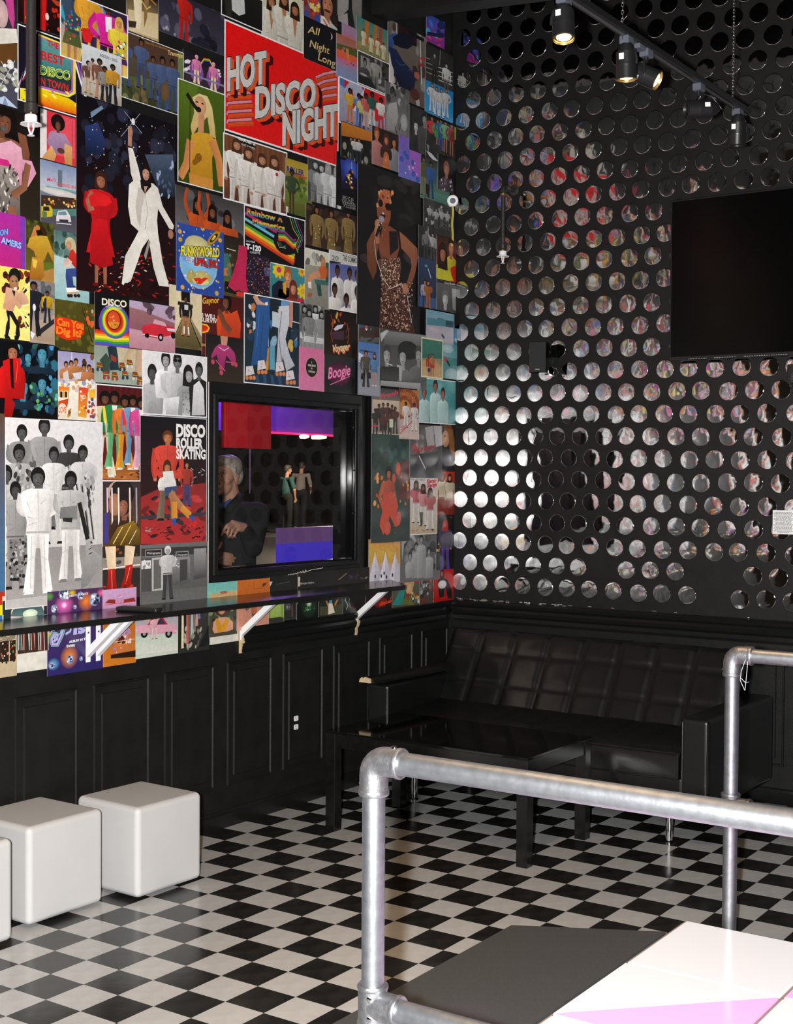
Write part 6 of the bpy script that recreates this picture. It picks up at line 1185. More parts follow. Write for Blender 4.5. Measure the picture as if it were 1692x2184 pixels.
e('c8b0a0', 306, 1318, 12, 8); p('b8c8b4', 283, 1358, 373, 1346, 373, 1386, 283, 1396, c2='d8d8cc'); car(284, 1314, 371, 1360, 'd890a8', 'b82038'); p('d8a0b0', 284, 1336, 367, 1330, 367, 1346, 286, 1350); f(323, 1313, 1362, 'd0a0a0', 'c86a60', 'e0b0b8', 'e8c0c4', 'r', 1.6); n(5, ['e0a0c0'], 352, 1308, 370, 1318, 2, 4)
P('poster of dripping paint strips and coloured scarves under the shelf', 373, 1300, 440, 1384, '3a3834', '2a2c28')
for k, c in enumerate(('22201c', 'd8d0a8', '22201c', 'c05a5c', '6a6450', 'a8b8b8', '787068', 'c88a80', '6a78a0', 'c8b040', '50a0b0', '88b848')): p(c, 376 + 5 * k, 1312 - k, 380 + 5 * k, 1312 - k, 381 + 5 * k, 1382 - 2.2 * k * k * 0.45, 375 + 5 * k, 1384 - 2.2 * k * k * 0.45)
n(20, ['8a8478', '5a544c', 'b0a898'], 386, 1340, 424, 1380, 2, 4, 2); p('1c1e1e', 418, 1378, 440, 1330, 440, 1374, 420, 1380)
P('poster of a long haired woman in an orange vest under the shelf', 439, 1288, 499, 1351, '3c4430', '4a4434')
n(18, ['28301c', '5a6a48', '788a60', '3a2a1c'], 441, 1290, 497, 1340, 3, 7); e('4a2418', 468, 1300, 16, 14); e('c8906c', 466, 1298, 8, 12); p('d09a78', 446, 1342, 448, 1326, 460, 1316, 478, 1316, 490, 1326, 490, 1342, 478, 1346, 450, 1350); p('d8941c', 452, 1320, 458, 1318, 466, 1334, 476, 1318, 482, 1322, 472, 1346, 458, 1348)
P('salmon poster of feet in strapped sandals behind a white bracket', 498, 1280, 568, 1336, 'c88870', 'd09078')
stroke([W2(534, 1284), W2(536, 1312)], 0.04, 'b86a48'); stroke([W2(518, 1288), W2(522, 1300)], 0.03, '6a6a5c'); p('5a4a40', 530, 1308, 542, 1310, 542, 1326, 532, 1324); p('88807a', 536, 1312, 546, 1300, 552, 1284, 556, 1284, 550, 1308, 542, 1318); p('2a2420', 560, 1284, 568, 1282, 568, 1300, 560, 1304)
P('small poster of a lime green chair under the shelf', 566, 1276, 600, 1326, '2c2c28', '34342e')
p('a8c068', 567, 1288, 584, 1290, 597, 1282, 598, 1314, 567, 1318, c2='94ac50'); p('8aa048', 592, 1284, 598, 1282, 598, 1316, 592, 1316)
P('small dark poster of a night building under the shelf', 598, 1274, 626, 1320, '26282c', '30302c')
p('4a4c50', 600, 1282, 612, 1280, 612, 1300, 600, 1302); p('6a4030', 614, 1290, 617, 1290, 617, 1314, 614, 1314); n(6, ['8a8a88', '4a6a70'], 602, 1282, 622, 1296, 1, 3)
P('dark poster of a green glowing disco ball under the window', 625, 1266, 673, 1318, '10160e', '0c100c')
e('1c3420', 652, 1290, 17, 26, 0.6, 1.2); n(26, ['6a9a40', '2a6a50', 'c8d090', '3a5a28', '20402c'], 640, 1276, 664, 1304, 1, 3); glow('e8f0d0', 651, 1287, 6, 7, '2a5a38')
P('poster of a dancer in a white skirt and blue top under the window', 672, 1258, 724, 1316, '181a18', '2c2c20')
p('4a4a30', 674, 1294, 722, 1288, 722, 1310, 674, 1312); p('e0d4c0', 692, 1286, 700, 1284, 706, 1306, 692, 1310); p('5a98b0', 694, 1274, 700, 1273, 700, 1286, 694, 1287); stroke([W2(692, 1290), W2(688, 1282), W2(694, 1272)], 0.014, 'b88050'); stroke([W2(708, 1268), W2(712, 1278), W2(706, 1290)], 0.014, 'b88050'); n(8, ['ccc', '888'], 674, 1266, 690, 1282, 1, 3, 1.6)
P('dark poster with a pale green neon squiggle left of the end bracket', 723, 1252, 773, 1308, '141816', '181410')
l('9ac8a8', 2, 732, 1264, 728, 1280, 734, 1290, 730, 1300); l('6aa088', 1.5, 738, 1262, 736, 1284, 740, 1296); n(6, ['a03020', '601810'], 736, 1290, 756, 1300, 1, 3)
P('black poster with glowing red neon rings under the shelf end', 772, 1250, 829, 1296, '1c0a0a', '240a0a')
for wd, c in ((3, 'c01c10'), (1.4, 'ff6030')): l(c, wd, 784, 1292, 788, 1278, 798, 1272, 808, 1274); l(c, wd * 0.8, 812, 1292, 816, 1280, 822, 1284, 826, 1272)
e('8a1410', 803, 1284, 15, 11, 0.6); t('disco', 'e04818', 800, 1292, 826, 1284, 8, 0.2, 0.04)
P('poster of a blond pop art woman on teal below the orange tent poster', 828, 1230, 887, 1290, '4a5a4c', '5a4a38')
box('b81420', 828, 1231, 886, 1243); p('2a8a84', 828, 1290, 842, 1262, 856, 1250, 850, 1290); e('c8a860', 864, 1244, 11, 14); e('d8a880', 864, 1254, 8, 13); p('6a7030', 846, 1288, 862, 1268, 876, 1290); p('a82018', 858, 1268, 864, 1264, 862, 1284); n(12, ['c8b048', '3a7a70', 'b03828', 'd8d8c0'], 868, 1262, 886, 1286, 2, 5)
P('collage poster of small records and crowds near the corner', 886, 1222, 928, 1286, '4a4440', '54443a')
n(44, ['c8c0b8', '8a3028', '3a3430', 'b89850', '787068', '2a2420', 'a0a8a0'], 888, 1226, 926, 1280, 1.5, 4.5, 1.3); p('8a8480', 900, 1226, 926, 1222, 926, 1232, 900, 1238)
P('red poster of a person in black at the bottom of the corner', 916, 1207, 960, 1278, 'c01818', 'b81414', 0)
bu(934, 1222, 8, '9a6a54', '1a1010', '181414', 1248, 1.15, 0.3); p('181212', 924, 1238, 944, 1234, 954, 1256, 956, 1276, 946, 1276, 940, 1250, 938, 1272, 928, 1274); e('e8e4e4', 934, 1246, 9, 9)
P('orange and white poster of tents with tiny figures right of the window', 777, 1150, 845, 1240, 'd8863c', 'c8c0c8', 0)
p('d8a040', 778, 1160, 844, 1160, 844, 1200, 778, 1200); 
for x in (791, 813, 834): p('d0ccd8', x, 1176, x + 14, 1240, x - 14, 1240); p('e8e4ec', x, 1176, x - 2, 1240, x - 14, 1240)
p('d8b040', 778, 1156, 790, 1178, 778, 1210); p('d8b040', 793, 1170, 811, 1176, 800, 1206); p('d8b040', 816, 1172, 832, 1178, 824, 1206); t('EARTH, WIND & FIRE', '4a2a20', 792, 1158, 832, 1157, 3, bold=0.02)
for x, y in ((804, 1228), (810, 1222), (815, 1230), (828, 1226), (791, 1229)): e('3a2018', x, y, 1.6, 4)
P('black and white poster of girls in a row beside the tent poster', 844, 1135, 929, 1234, '545454', '6a6a6a')
n(24, ['3a3a3a', '888', '2a2a2a', '777'], 848, 1140, 926, 1226, 4, 10, 1.3); p('a8a8a8', 846, 1150, 856, 1138, 872, 1140, 880, 1160, 866, 1146, 852, 1160, 848, 1196)
for x, y in ((878, 1166), (865, 1186), (905, 1176), (889, 1150)): bu(x, y, 9, '999', '222', 'aaa', 1232, 1.15)
P('poster of a woman in purple trousers on black in the corner', 921, 1083, 960, 1212, '140a10', '100c14')
n(10, ['a87828', '6a3a18', '3a2010'], 924, 1090, 955, 1106, 1, 3); f(940, 1110, 1222, 'c8584c', 'a83028', '3a3050', '5a3a9a', 'd', 1.5, 1.25, 0.5); n(5, ['c8c850'], 922, 1160, 930, 1176, 1, 3)
P('red poster of a couple in white shirts in the corner', 922, 1002, 960, 1097, 'b83418', '7a1410')
for x, y in ((933, 1010), (949, 1012)): f(x, y, y + 100, 'c88a60', '2a1410', 'd8c8a8', '8a3020', 'd', 1.3, 1.2, 0.3)
P('white poster of three dancing women with red script lettering near the corner', 862, 1018, 922, 1138, 'd8d0cc', 'c0a888', 1)
t('WE ARE FAMILY', '5a4c44', 865, 1024, 896, 1025, 3, bold=0.01); t('Sister', 'c82040', 899, 1031, 921, 1028, 8, 0.2, 0.05); t('Sledge', 'c82040', 900, 1040, 921, 1036, 8, 0.2, 0.05)
for x, y, c in ((877, 1027, 'c04050'), (892, 1034, 'd8888c'), (907, 1042, 'c06060')): f(x, y, y + 88, '8a5a40', '2a1814', c, 'e0d8d4', 'c', 1.5, 1.4, 0.6)
p('222', 884, 1092, 892, 1092, 890, 1120, 886, 1120); n(5, ['8a7a60'], 866, 1130, 918, 1132, 3, 6, 0.2)
P('tall teal and red concert poster just right of the window', 781, 924, 863, 1153, '28443e', '2c3a34')
n(18, ['1c322c', '3a5a54', '20382f'], 784, 930, 862, 1000, 6, 14, 1.5); p('5a2018', 836, 990, 862, 980, 862, 1070, 840, 1060); n(40, ['c87830', 'a85020', 'e0a050', '6a2c18'], 784, 1010, 860, 1080, 1.5, 4.5, 1.6); e('d85838', 838, 1000, 5, 14); e('d85030', 829, 1020, 4, 10); bu(818, 1010, 12, 'b8603c', '2a1410', 'b84c30', 1080, 1.3); stroke([W2(806, 1030), W2(798, 1060), W2(808, 1090)], 0.03, 'c05a38'); p('c84428', 808, 1050, 832, 1050, 838, 1080, 832, 1100, 842, 1118, 832, 1124, 820, 1100, 812, 1130, 806, 1140, 798, 1120, 804, 1090, c2='d84c34'); e('d85440', 814, 1124, 8, 17, 0.8, 1.1, 15); e('d05848', 838, 1106, 6, 16, 0.8, 1.1, -15); n(20, ['8a7040', '5a5a40'], 822, 1108, 832, 1140, 0.8, 1.6, 0.5)
P('poster of a brown haired woman in profile in the corner', 929, 903, 962, 1006, '241610', '12161c')
p('6a4020', 934, 908, 952, 906, 960, 940, 960, 1000, 948, 960, 944, 930); e('c08a64', 940, 936, 8, 18); p('c08a64', 938, 944, 933, 942, 936, 950); p('8a5a30', 944, 914, 956, 916, 960, 980, 950, 960); e('2a1a10', 938, 930, 2, 1.6); p('181c28', 932, 962, 944, 954, 958, 975, 956, 1004, 932, 1004)
P('grey smudged poster of pale figures beside the profile portrait', 863, 904, 932, 1020, '4a4644', '5a5858')
n(16, ['7a7672', '38342f', '8a8480'], 866, 908, 930, 960, 4, 9, 1.6); p('a8a4a4', 895, 912, 912, 908, 916, 950, 900, 952); p('b4b0b0', 914, 910, 930, 908, 932, 950, 918, 954); p('b03a40', 868, 950, 876, 944, 876, 954, 868, 962); t('Juicy', 'b02c38', 870, 966, 918, 956, 12, 0.2, 0.03); p('222', 864, 970, 922, 964, 922, 1018, 864, 1016, c2='4a4a4c'); l('d8d4d4', 3, 882, 972, 896, 1000)
P('teal poster of three men in pale suits near the corner', 880, 804, 963, 907, '58a0a0', '3a8488', 1)
n(5, ['6ab0b0', '4a9498'], 884, 810, 960, 900, 10, 18)
for x, y in ((894, 838), (918, 824), (934, 840)): bu(x, y, 11, 'a8584a', '2a1614', 'b8d8d4', 906, 1.15, 0, -0.1)
P('poster of men in white climbing steps under golden arches', 840, 829, 882, 938, 'b87028', 'c0a494')
for k in range(4): e(['8a3a18', 'b05c20', '8a3a18', 'c88030'][k], 852, 872, 34 - 7 * k, 46 - 9 * k, 1, 1)
n(22, ['f0c860', 'e0a040'], 846, 832, 880, 860, 0.7, 1.2); p('c8b0a8', 840, 895, 882, 885, 882, 938, 840, 932); f(854, 858, 912, '4a2a1c', BK, 'e8e0e0', 'e8e4e8', 'd', 1.5, 1.3); f(872, 860, 920, '4a2a1c', BK, 'e0d8d0', 'e8e4dc', 'd', 1.5, 1.2); l('c83020', 2, 840, 926, 868, 898); l('c83020', 1.2, 842, 912, 856, 906); l('c83020', 1.2, 842, 918, 858, 910)
P('poster of a group in hats reading Fresh in pink script', 781, 826, 841, 928, '383434', 'c8b8a8', 0)
p('d0b8a0', 782, 852, 840, 856, 840, 926, 782, 922, c2='8a7a70'); t('Fresh', 'e83858', 798, 852, 836, 842, 11, 0.35, 0.02)
for x, y in ((788, 872), (796, 862), (805, 860), (815, 860), (824, 864), (831, 868), (807, 880), (819, 880)): f(x, y, y + 58, '6a4634', '1c1410', ['2a2420', '4a3a34', 'c8c0b8', '5a3028'][int(x) % 4], '3a3430', 'c', 1.5, 1.15)
p('c8d8b0', 818, 894, 826, 894, 826, 912, 818, 912); l('d84050', 3, 780, 908, 795, 909)
# ---- the strip between window and shelf
P('teal beach poster strip showing between window and shelf', 435, 1244, 500, 1290, '70b8b0', '8ac8bc')
p('c8a878', 440, 1266, 500, 1258, 500, 1272, 440, 1280); e('a86a50', 470, 1263, 8, 3)
P('orange leather poster strip showing between window and shelf', 498, 1238, 569, 1280, 'c86c28', 'b85c20')
p('5a3a30', 552, 1244, 562, 1242, 558, 1248, 552, 1252); l('7a3a18', 1, 534, 1241, 535, 1256, 552, 1254)
P('crumpled black poster strip showing between window and shelf', 567, 1230, 627, 1276, '1c1c1c', '242422')
p('c8c8c0', 567, 1240, 573, 1240, 568, 1250); l('666', 1, 580, 1246, 610, 1240)
P('black poster strip with small pale lettering between window and shelf', 625, 1222, 778, 1270, '1a1816', '201c1a')
box('d8cca8', 626, 1230, 630, 1250); t('Boogie Nights', 'b8b0a8', 631, 1246, 660, 1243, 4, bold=0.01); n(8, ['5a4a48', '3a3a4a', '787070'], 735, 1224, 774, 1236, 3, 6, 0.5); l('b8a060', 1.5, 712, 1236, 720, 1230, 730, 1222)
# ---- middle of the wall
P('poster of three men in open white suits at the top edge', 557, -40, 647, 134, 'c8c8a8', 'd0ccb4', 1)
n(10, ['b0b49a', 'd8d8bc'], 560, 0, 644, 60, 8, 18)
for x, y in ((578, -10), (605, -14), (628, 8)): f(x, y, y + 190, 'a8704c', '2a1810', 'd8d4c4', 'd0ccbc', 'c', 1.3, 1.2, 0.35, 0, 0.8, '222', 0, 'b07850')
P('dark poster of a person in a white shirt, top edge left of the three men', 470, -40, 559, 70, '1c1c18', '141412', 1.5)
p('c8c8c4', 491, -20, 518, -20, 521, 30, 508, 34, 493, 22); p('2a2a24', 477, -20, 491, -20, 492, 40, 480, 30)
P('huge red poster reading HOT DISCO NIGHT in chunky letters', 477, 40, 720, 357, 'e60f10', 'e00c0e', 2.5)
def chunky(s, x0, y0, x1, y1, h):
    for k in range(7, 3, -1): t(s, '3a0a0a', x0, y0, x1, y1, h, 0, 0.05, None, (k * 2.2, k * 2.0))
    for k in range(4, 0, -1): t(s, 'e05018', x0, y0, x1, y1, h, 0, 0.05, None, (k * 2.0, k * 1.8))
    t(s, '5aa0c8', x0, y0, x1, y1, h, 0, 0.05, None, (1.6, 1.2)); t(s, '282020', x0, y0, x1, y1, h, 0, 0.065); t(s, 'cfcac4', x0, y0, x1, y1, h, 0, 0.045)
for k in range(4):
    for dx, dy, c in ((4, 9, 'd84c18'), (0, 0, '6a2830'), (0, 0, 'd88ca0')): w_ = 8 if c == '6a2830' else 5.5; l(c, w_ if dy == 0 else 9, 482 + dx, 208 + 18.5 * k + dy, 484 + dx, 202 + 18.5 * k + dy, 535 + dx - 3 * (k == 0), 198 + 19 * k + dy)
    for dx, dy, c in ((0, 7, 'd84c18'), (0, 0, '6a2830'), (0, 0, 'd88ca0')): w_ = 8 if c == '6a2830' else 5.5; l(c, w_ if dy == 0 else 9, 672 + 1.5 * k, 166 + 16 * k + dy, 690, 158 + 16 * k + dy, 716, 153 + 16.5 * k + dy)
chunky('HOT', 482, 192, 565, 174, 66); chunky('DISCO', 542, 250, 671, 226, 62); chunky('NIGHT', 600, 308, 718, 286, 66)
P('green poster of a blonde singer in a mustard top at a microphone', 377, 166, 477, 414, '4a6018', '34460c', 1.5)
p('5a7420', 379, 172, 420, 186, 400, 300, 379, 280, c2='40540f'); p('d8a02c', 406, 288, 420, 282, 446, 286, 456, 300, 450, 340, 452, 404, 402, 390, 404, 340, c2='b07c18'); n(4, ['8a5c10'], 412, 320, 428, 350, 6, 10); stroke([W2(450, 300), W2(464, 340), W2(470, 398)], 0.055, 'd0884c', 0.04); stroke([W2(404, 300), W2(396, 350), W2(382, 378)], 0.05, 'd0884c', 0.04); p('e0cc90', 408, 208, 422, 200, 440, 206, 450, 230, 456, 272, 458, 296, 446, 290, 440, 250, 420, 270, 408, 290, 404, 270, 412, 240, c2='c8a860'); e('d8a078', 425, 226, 13, 20); p('c88c64', 420, 244, 434, 246, 432, 284, 420, 282); e('8a4a40', 422, 232, 4, 3); e('3a2018', 418, 218, 3, 1.5); e('3a2018', 430, 222, 3, 1.5); stroke([W2(396, 200), W2(412, 226), W2(420, 236)], 0.02, '1c1810'); e('1a1614', 421, 234, 6, 6); l('2a2418', 2, 403, 208, 402, 388); p('c88838', 400, 368, 452, 384, 452, 404, 402, 392)
P('poster of four people in white suits under a black music award sign', 473, 282, 609, 460, '6a4028', '5a3424', 2)
for k in range(12): p('7a4a2c', 478 + 11 * k, 286 + 4 * k, 482 + 11 * k, 287 + 4 * k, 482 + 11 * k, 400, 478 + 11 * k, 400)
box('1c1a18', 498, 282, 542, 320); t('Billboard', 'e8e4dc', 499, 296, 541, 311, 9, bold=0.03); t('MUSIC AWARDS', 'e0d8c8', 510, 309, 541, 320, 4, bold=0.01)
for x, y in ((502, 298), (527, 316), (556, 330), (582, 334)): f(x, y, y + 165, 'b88464', '4a2c1c', 'e4ded6', 'd8d0c8', 'd', 1.55, 1.15, 0.3, 0, 0.6, '222', 0, 'f0e8e0')
e('c82020', 587, 373, 3, 4)
P('grey lettered magazine cover reading ROLLER with a woman on grass', 605, 336, 662, 468, '8a7a28', '505a20')
p('a8902c', 606, 338, 654, 352, 654, 380, 606, 366, c2='b89a30'); t('ROLLER', '2a3078', 608, 366, 645, 376, 12, bold=0.04); t('skating', 'c03020', 627, 376, 654, 384, 6, bold=0.03); p('788838', 606, 386, 660, 398, 660, 440, 606, 430, c2='5a6c28'); n(18, ['6a8030', '8a9a40', '4a6020'], 608, 380, 656, 430, 3, 7); f(619, 362, 458, '4a2c20', '1a1008', '3a4a30', '5a3a28', 'h', 1.3, 1.2, 0, 0.5); box('c8c8b8', 606, 440, 611, 454)
P('black and white poster of two couples posing close together', 653, 336, 726, 448, '3a3a3a', '4a4a4a')
for x, y, c in ((669, 343, '777'), (682, 350, 'aaa'), (696, 350, 'ccc'), (714, 358, 'ddd')): f(x, y, y + 130, 'b0b0b0', '333' if x < 690 else '999', c, c, 'c', 1.35, 1.15, 0.3)
P('small black poster with a blue mountain scene above outlined block letters', 713, 322, 764, 452, '0a0c14', '0a0a0a')
p('2a3a98', 722, 340, 762, 352, 762, 404, 726, 398, c2='1c2460'); glow('4a6ac8', 744, 362, 16, 24, '2a3a98'); p('181430', 724, 392, 744, 360, 762, 396, 762, 406, 724, 402); n(16, ['e8c060', 'f0e8d0', 'c87820'], 734, 364, 752, 402, 1.5, 3.5); l('f0e8d8', 1, 746, 346, 746, 360); t('STAR', 'bbb', 725, 430, 753, 437, 12, bold=0.05); t('STAR', '0c0c0c', 725, 430, 753, 437, 12, bold=0.02); t('WARS', 'bbb', 725, 441, 755, 449, 11, bold=0.05); t('WARS', '0c0c0c', 725, 441, 755, 449, 11, bold=0.02)
P('poster of three women in sparkling gold gowns on a dark stage', 649, 432, 760, 548, '2c1c16', '3c2c20')
n(14, ['4a3428', '20140f', '5a4434'], 652, 436, 756, 540, 8, 16, 0.6)
for x, y in ((672, 440), (703, 448), (739, 448)):
    f(x, y, y + 118, '8a5438', '140a08', '8a7040', '7a6438', 'd', 1.2, 1.35, 0, 0.06); n(14, ['e0c880', '4a3a20', 'b89850'], x - 7, y + 30, x + 7, y + 90, 0.8, 1.8)
P('black poster with rainbow lettering and a folded rainbow ribbon', 517, 436, 647, 577, '141216', '121014', 1.5)
for k, c in enumerate(('d03818', 'e8701c', 'e8c828', '4aa040', '1a1216', '6ac0d0', '1a1216', 'a8306a')): p(c, 519, 500 - 6 * k + 0, 519, 494 - 6 * k, 622 + 4 * (k < 4), 556 - 6.5 * k, 622, 566 - 6.5 * k, j=0.03)
e('141014', 606, 518, 26, 26, 1, 1)
for k, c in enumerate(('d03818', 'e8701c', 'e8c828', '4aa040', '2a3a60', 'a8306a')): l(c, 3.4, 590, 512 - 3.6 * k, 604, 514 - 3.8 * k, 622, 530 - 3.4 * k, 628, 528 - 3.4 * k)
for k, c in enumerate(('d8c850', '50a060', '70c0d0', 'b03878')): l(c, 1.6, 614 + 5 * k, 462 + 2.5 * k, 622 + 5 * k, 490, 634 + 3 * k, 508, 626 + 4 * k, 524, 632, 540 - 3 * k)
for k, c in enumerate(('e8e0a0', '80a060', '50a0b0')): l(c, 0.9, 588 + 3 * k, 516, 592 + 3 * k, 528, 606, 530 - 3 * k)
RBT = ['d04020', 'e87020', 'e8d030', '50a848', '3a70b0']
t('Rainbow', RBT, 522, 457, 584, 472, 13, 0, 0.04); t('Magnetics', RBT, 534, 478, 604, 494, 13, 0, 0.04)
for k, c in enumerate(RBT): l(c, 1.3, 588 + k, 473, 591 + k * 0.5, 465 + k, 596 - k * 0.3, 466 + k, 599 - k, 475)
t('2-4-6 HOUR', 'e0e0e0', 521, 516, 540, 519, 4, bold=0.01); t('T-120', 'f0f0f0', 521, 531, 553, 537, 11, bold=0.05); t('CASSETTE', 'd0d0d0', 529, 540, 551, 543, 4, bold=0.02)
P('dark poster of coloured confetti lights like a disco ceiling', 520, 540, 573, 634, '2a1c28', '241a2c')
n(150, ['c83848', '3a80b0', 'd8b040', 'b05aa0', '50a090', 'e08040', '6a4a8a'], 522, 548, 571, 628, 0.6, 1.5); e('6a4a6a', 566, 580, 7, 10); n(14, ['4a90b0', 'c84858', '2a3060'], 561, 572, 571, 588, 1, 2.2)
P('cut out photo of shiny pink velvet flared trousers', 503, 520, 527, 626, 'c02450', None, 0, shape=[(505, 523), (523, 527), (522, 560), (520, 590), (524, 624), (510, 622), (506, 618), (496, 622), (482, 610), (494, 580), (502, 550)])
P('teal poster of a couple among big yellow daisies', 572, 561, 650, 647, '3a8a90', '347a84')
def daisy(x, y, r, c='e8c820', m_='d82870'):
    for k in range(9): e(c, x + r * 0.62 * math.cos(k * 0.7) * 0.85, y + r * 0.62 * math.sin(k * 0.7), r * 0.34, r * 0.3, 0.85, 1.05, -k * 40)
    e(m_, x, y, r * 0.3, r * 0.36)
p('1c2030', 576, 646, 576, 610, 590, 598, 610, 604, 612, 646); daisy(591, 576, 17); daisy(640, 580, 10, 'e8b820', 'd86a20'); daisy(642, 622, 15, 'e8c820', 'e0a820'); bu(610, 590, 17, 'd89468', 'b05a2c', '1c2030', 620, 1.15); p('d8a030', 598, 604, 606, 600, 606, 630, 600, 624); bu(621, 616, 14, 'd08a6c', '6a2a1c', '8a2a28', 648, 1.3, 0.3); e('c82040', 636, 642, 8, 6)
P('poster of a woman in orange reclining on a green park bench', 646, 528, 699, 662, 'd8d4c4', '9a988c')
n(8, ['8a8a80', '6a6c64', 'aaa89c'], 650, 540, 682, 566, 2, 6, 2); p('9c9888', 646, 564, 698, 572, 698, 660, 646, 650, c2='848074'); p('3a6a60', 666, 596, 698, 600, 698, 610, 668, 606); p('2c5248', 670, 606, 680, 608, 682, 632, 674, 632); p('2c5248', 690, 560, 698, 562, 698, 604, 690, 602); bu(685, 558, 8, 'd09068', 'b88048', 'c85c30', 590, 1.25, 0.3); p('c8602c', 674, 582, 686, 568, 693, 576, 690, 594, 678, 596); p('d8946c', 654, 586, 676, 578, 680, 590, 658, 598); stroke([W2(656, 592), W2(655, 610)], 0.03, 'd8946c'); p('e8e4dc', 652, 602, 659, 602, 660, 616, 653, 614); n(4, ['a85a30'], 650, 622, 660, 634, 2, 5)
P('poster of two pairs of legs in flared jeans and roller skates', 516, 624, 636, 828, '1c2a34', '20303a', 1.5)
n(16, ['2a4a60', '304050', '1c3c5c', 'c87840', 'd8d8d8'], 520, 640, 540, 740, 3, 7, 1.6); n(20, ['2a3a4c', '3a70a0', 'd8b050', '1a2430', '8ab0c8'], 568, 640, 630, 780, 3, 9, 2); p('5a98b0', 570, 740, 582, 738, 582, 790, 570, 788); p('d89040', 562, 744, 569, 742, 568, 790, 562, 790); p('c8d8e0', 576, 664, 590, 668, 590, 700, 576, 696); l('d8d8d8', 1.5, 567, 632, 568, 740); l('e8e8e8', 2, 598, 680, 634, 690); p('20344c', 520, 800, 634, 796, 634, 826, 520, 814); 
for k in range(5): p('2a5070', 540 + 16 * k, 800, 546 + 16 * k, 800, 550 + 16 * k, 826, 542 + 16 * k, 822)
p('34507c', 542, 636, 570, 634, 572, 652, 544, 650); stroke([W2(538, 630), W2(546, 646), W2(560, 656)], 0.03, 'd8a488'); p('e8e0dc', 560, 646, 566, 644, 568, 660, 562, 660); p('2c5c98', 542, 650, 570, 652, 571, 680, 568, 722, 564, 770, 552, 768, 548, 776, 530, 782, 536, 740, 540, 700, c2='245088'); l('1c3c6c', 1.4, 557, 672, 553, 720, 549, 768); l('5a8cc0', 1.2, 548, 670, 542, 740)
p('6a98c8', 596, 636, 612, 638, 614, 652, 594, 654); stroke([W2(616, 640), W2(616, 680), W2(614, 698)], 0.028, 'd09078'); p('d4d6dc', 590, 654, 612, 652, 612, 690, 604, 724, 614, 760, 624, 780, 606, 792, 598, 760, 596, 784, 584, 784, 588, 724, c2='b8bac4'); l('22242c', 1.6, 596, 664, 590, 720, 598, 784)
for x, y, q in ((528, 796, 0), (553, 784, 1), (592, 788, 1), (614, 806, 0)):
    p('d8d0d0', x - 8, y - 14, x + 6, y - 16, x + 10, y + 2, x - 9, y + 6); n(5, ['222'], x - 4, y - 10, x + 3, y, 0.8, 1.4, 0.5)
    for k in (-6, 2, 9): e('d8854c', x + k, y + 10, 3.6, 5)
P('black and white poster of a cheering girl band in mini skirts', 635, 646, 687, 752, '6a6a6a', '8a8a8a')
n(10, ['444', 'aaa', 'ccc'], 638, 656, 684, 700, 4, 8, 1.3)
for x, y, c in ((645, 652, '555'), (668, 652, 'ddd'), (655, 660, '888'), (681, 664, '999')): f(x, y, y + 110, '999', '222', c, 'ccc', 'd', 1.4, 1.2, 0.2, 0.36)
P('pink poster with a black oval badge reading I BELIEVE IN DISCO', 633, 739, 687, 836, 'd8709c', 'd87aa4')
e('c8a060', 659.5, 784, 13, 21.5, 1, 1, n=26); e('1c1a1c', 659.5, 784, 12.2, 20.4, 1, 1, n=26); t('I', 'd8d0c0', 659, 775, 660, 775, 4, bold=0.03); t('BELIEVE', 'd8d0c0', 652, 781, 668, 783, 4, bold=0.03); t('IN', 'd8d0c0', 658, 788, 661, 788, 4, bold=0.03); t('DISCO', 'd8d0c0', 653, 794, 667, 796, 4, bold=0.03)
P('night poster with cream script lettering under a neon boat sign', 686, 660, 762, 768, '1c1410', '2a2018')
l('c85020', 1.6, 700, 672, 706, 690, 700, 712, 704, 730); l('c85020', 1.4, 735, 690, 738, 710, 736, 734); p('d8d0e0', 706, 702, 714, 694, 728, 692, 724, 700, 710, 706); p('4a3040', 702, 708, 728, 706, 728, 726, 704, 724); n(10, ['d8b030', 'c84020', '6a5a20'], 700, 668, 732, 692, 1.2, 3, 2); n(10, ['5a3020', '804028'], 730, 700, 740, 724, 1, 2); t('Voyager', 'd85030', 702, 752, 740, 746, 16, 0.15, 0.03, None, (1.5, 2)); t('Voyager', 'e8d0a0', 702, 752, 740, 746, 16, 0.15, 0.03)
P('black poster with pink neon script reading Boogie', 686, 756, 752, 842, '2c2c2e', '242426')
e('1c1c1e', 718, 812, 34, 22, 0.9, 1.3); e('6a2048', 718, 798, 24, 26, 0.35, 1.1); t('Boogie', 'c03078', 694, 808, 741, 800, 24, 0.12, 0.05); t('Boogie', 'f0a8c8', 694, 808, 741, 800, 24, 0.12, 0.0); l('e880b0', 1.6, 698, 821, 740, 803)
P('blue poster of six people in white under a pale lettered banner', 697, 532, 777, 673, '3a4a98', '8a88a0', 1)
p('c8c8c0', 698, 534, 776, 554, 776, 572, 698, 560, j=0.02); t('20', '2a2a2a', 703, 555, 717, 557, 10, bold=0.0); p('2a2a2c', 698, 556, 722, 560, 722, 563, 698, 562); t('THE COMMODORES', '3a3a3c', 726, 556, 772, 566, 12, bold=0.02)
for x, y in ((715, 578), (741, 583), (757, 588)): bu(x, y, 11, '5a3826', '181010', 'e0dcd8', 650, 1.1)
for x, y in ((709, 618), (734, 640), (757, 624)): bu(x, y, 12, '5a3826', '181010', 'e8e4dc', 672, 1.15)
P('grey sky poster with flags and a red tent beside the group poster', 759, 626, 807, 744, 'c8c4c4', '4a4a48')
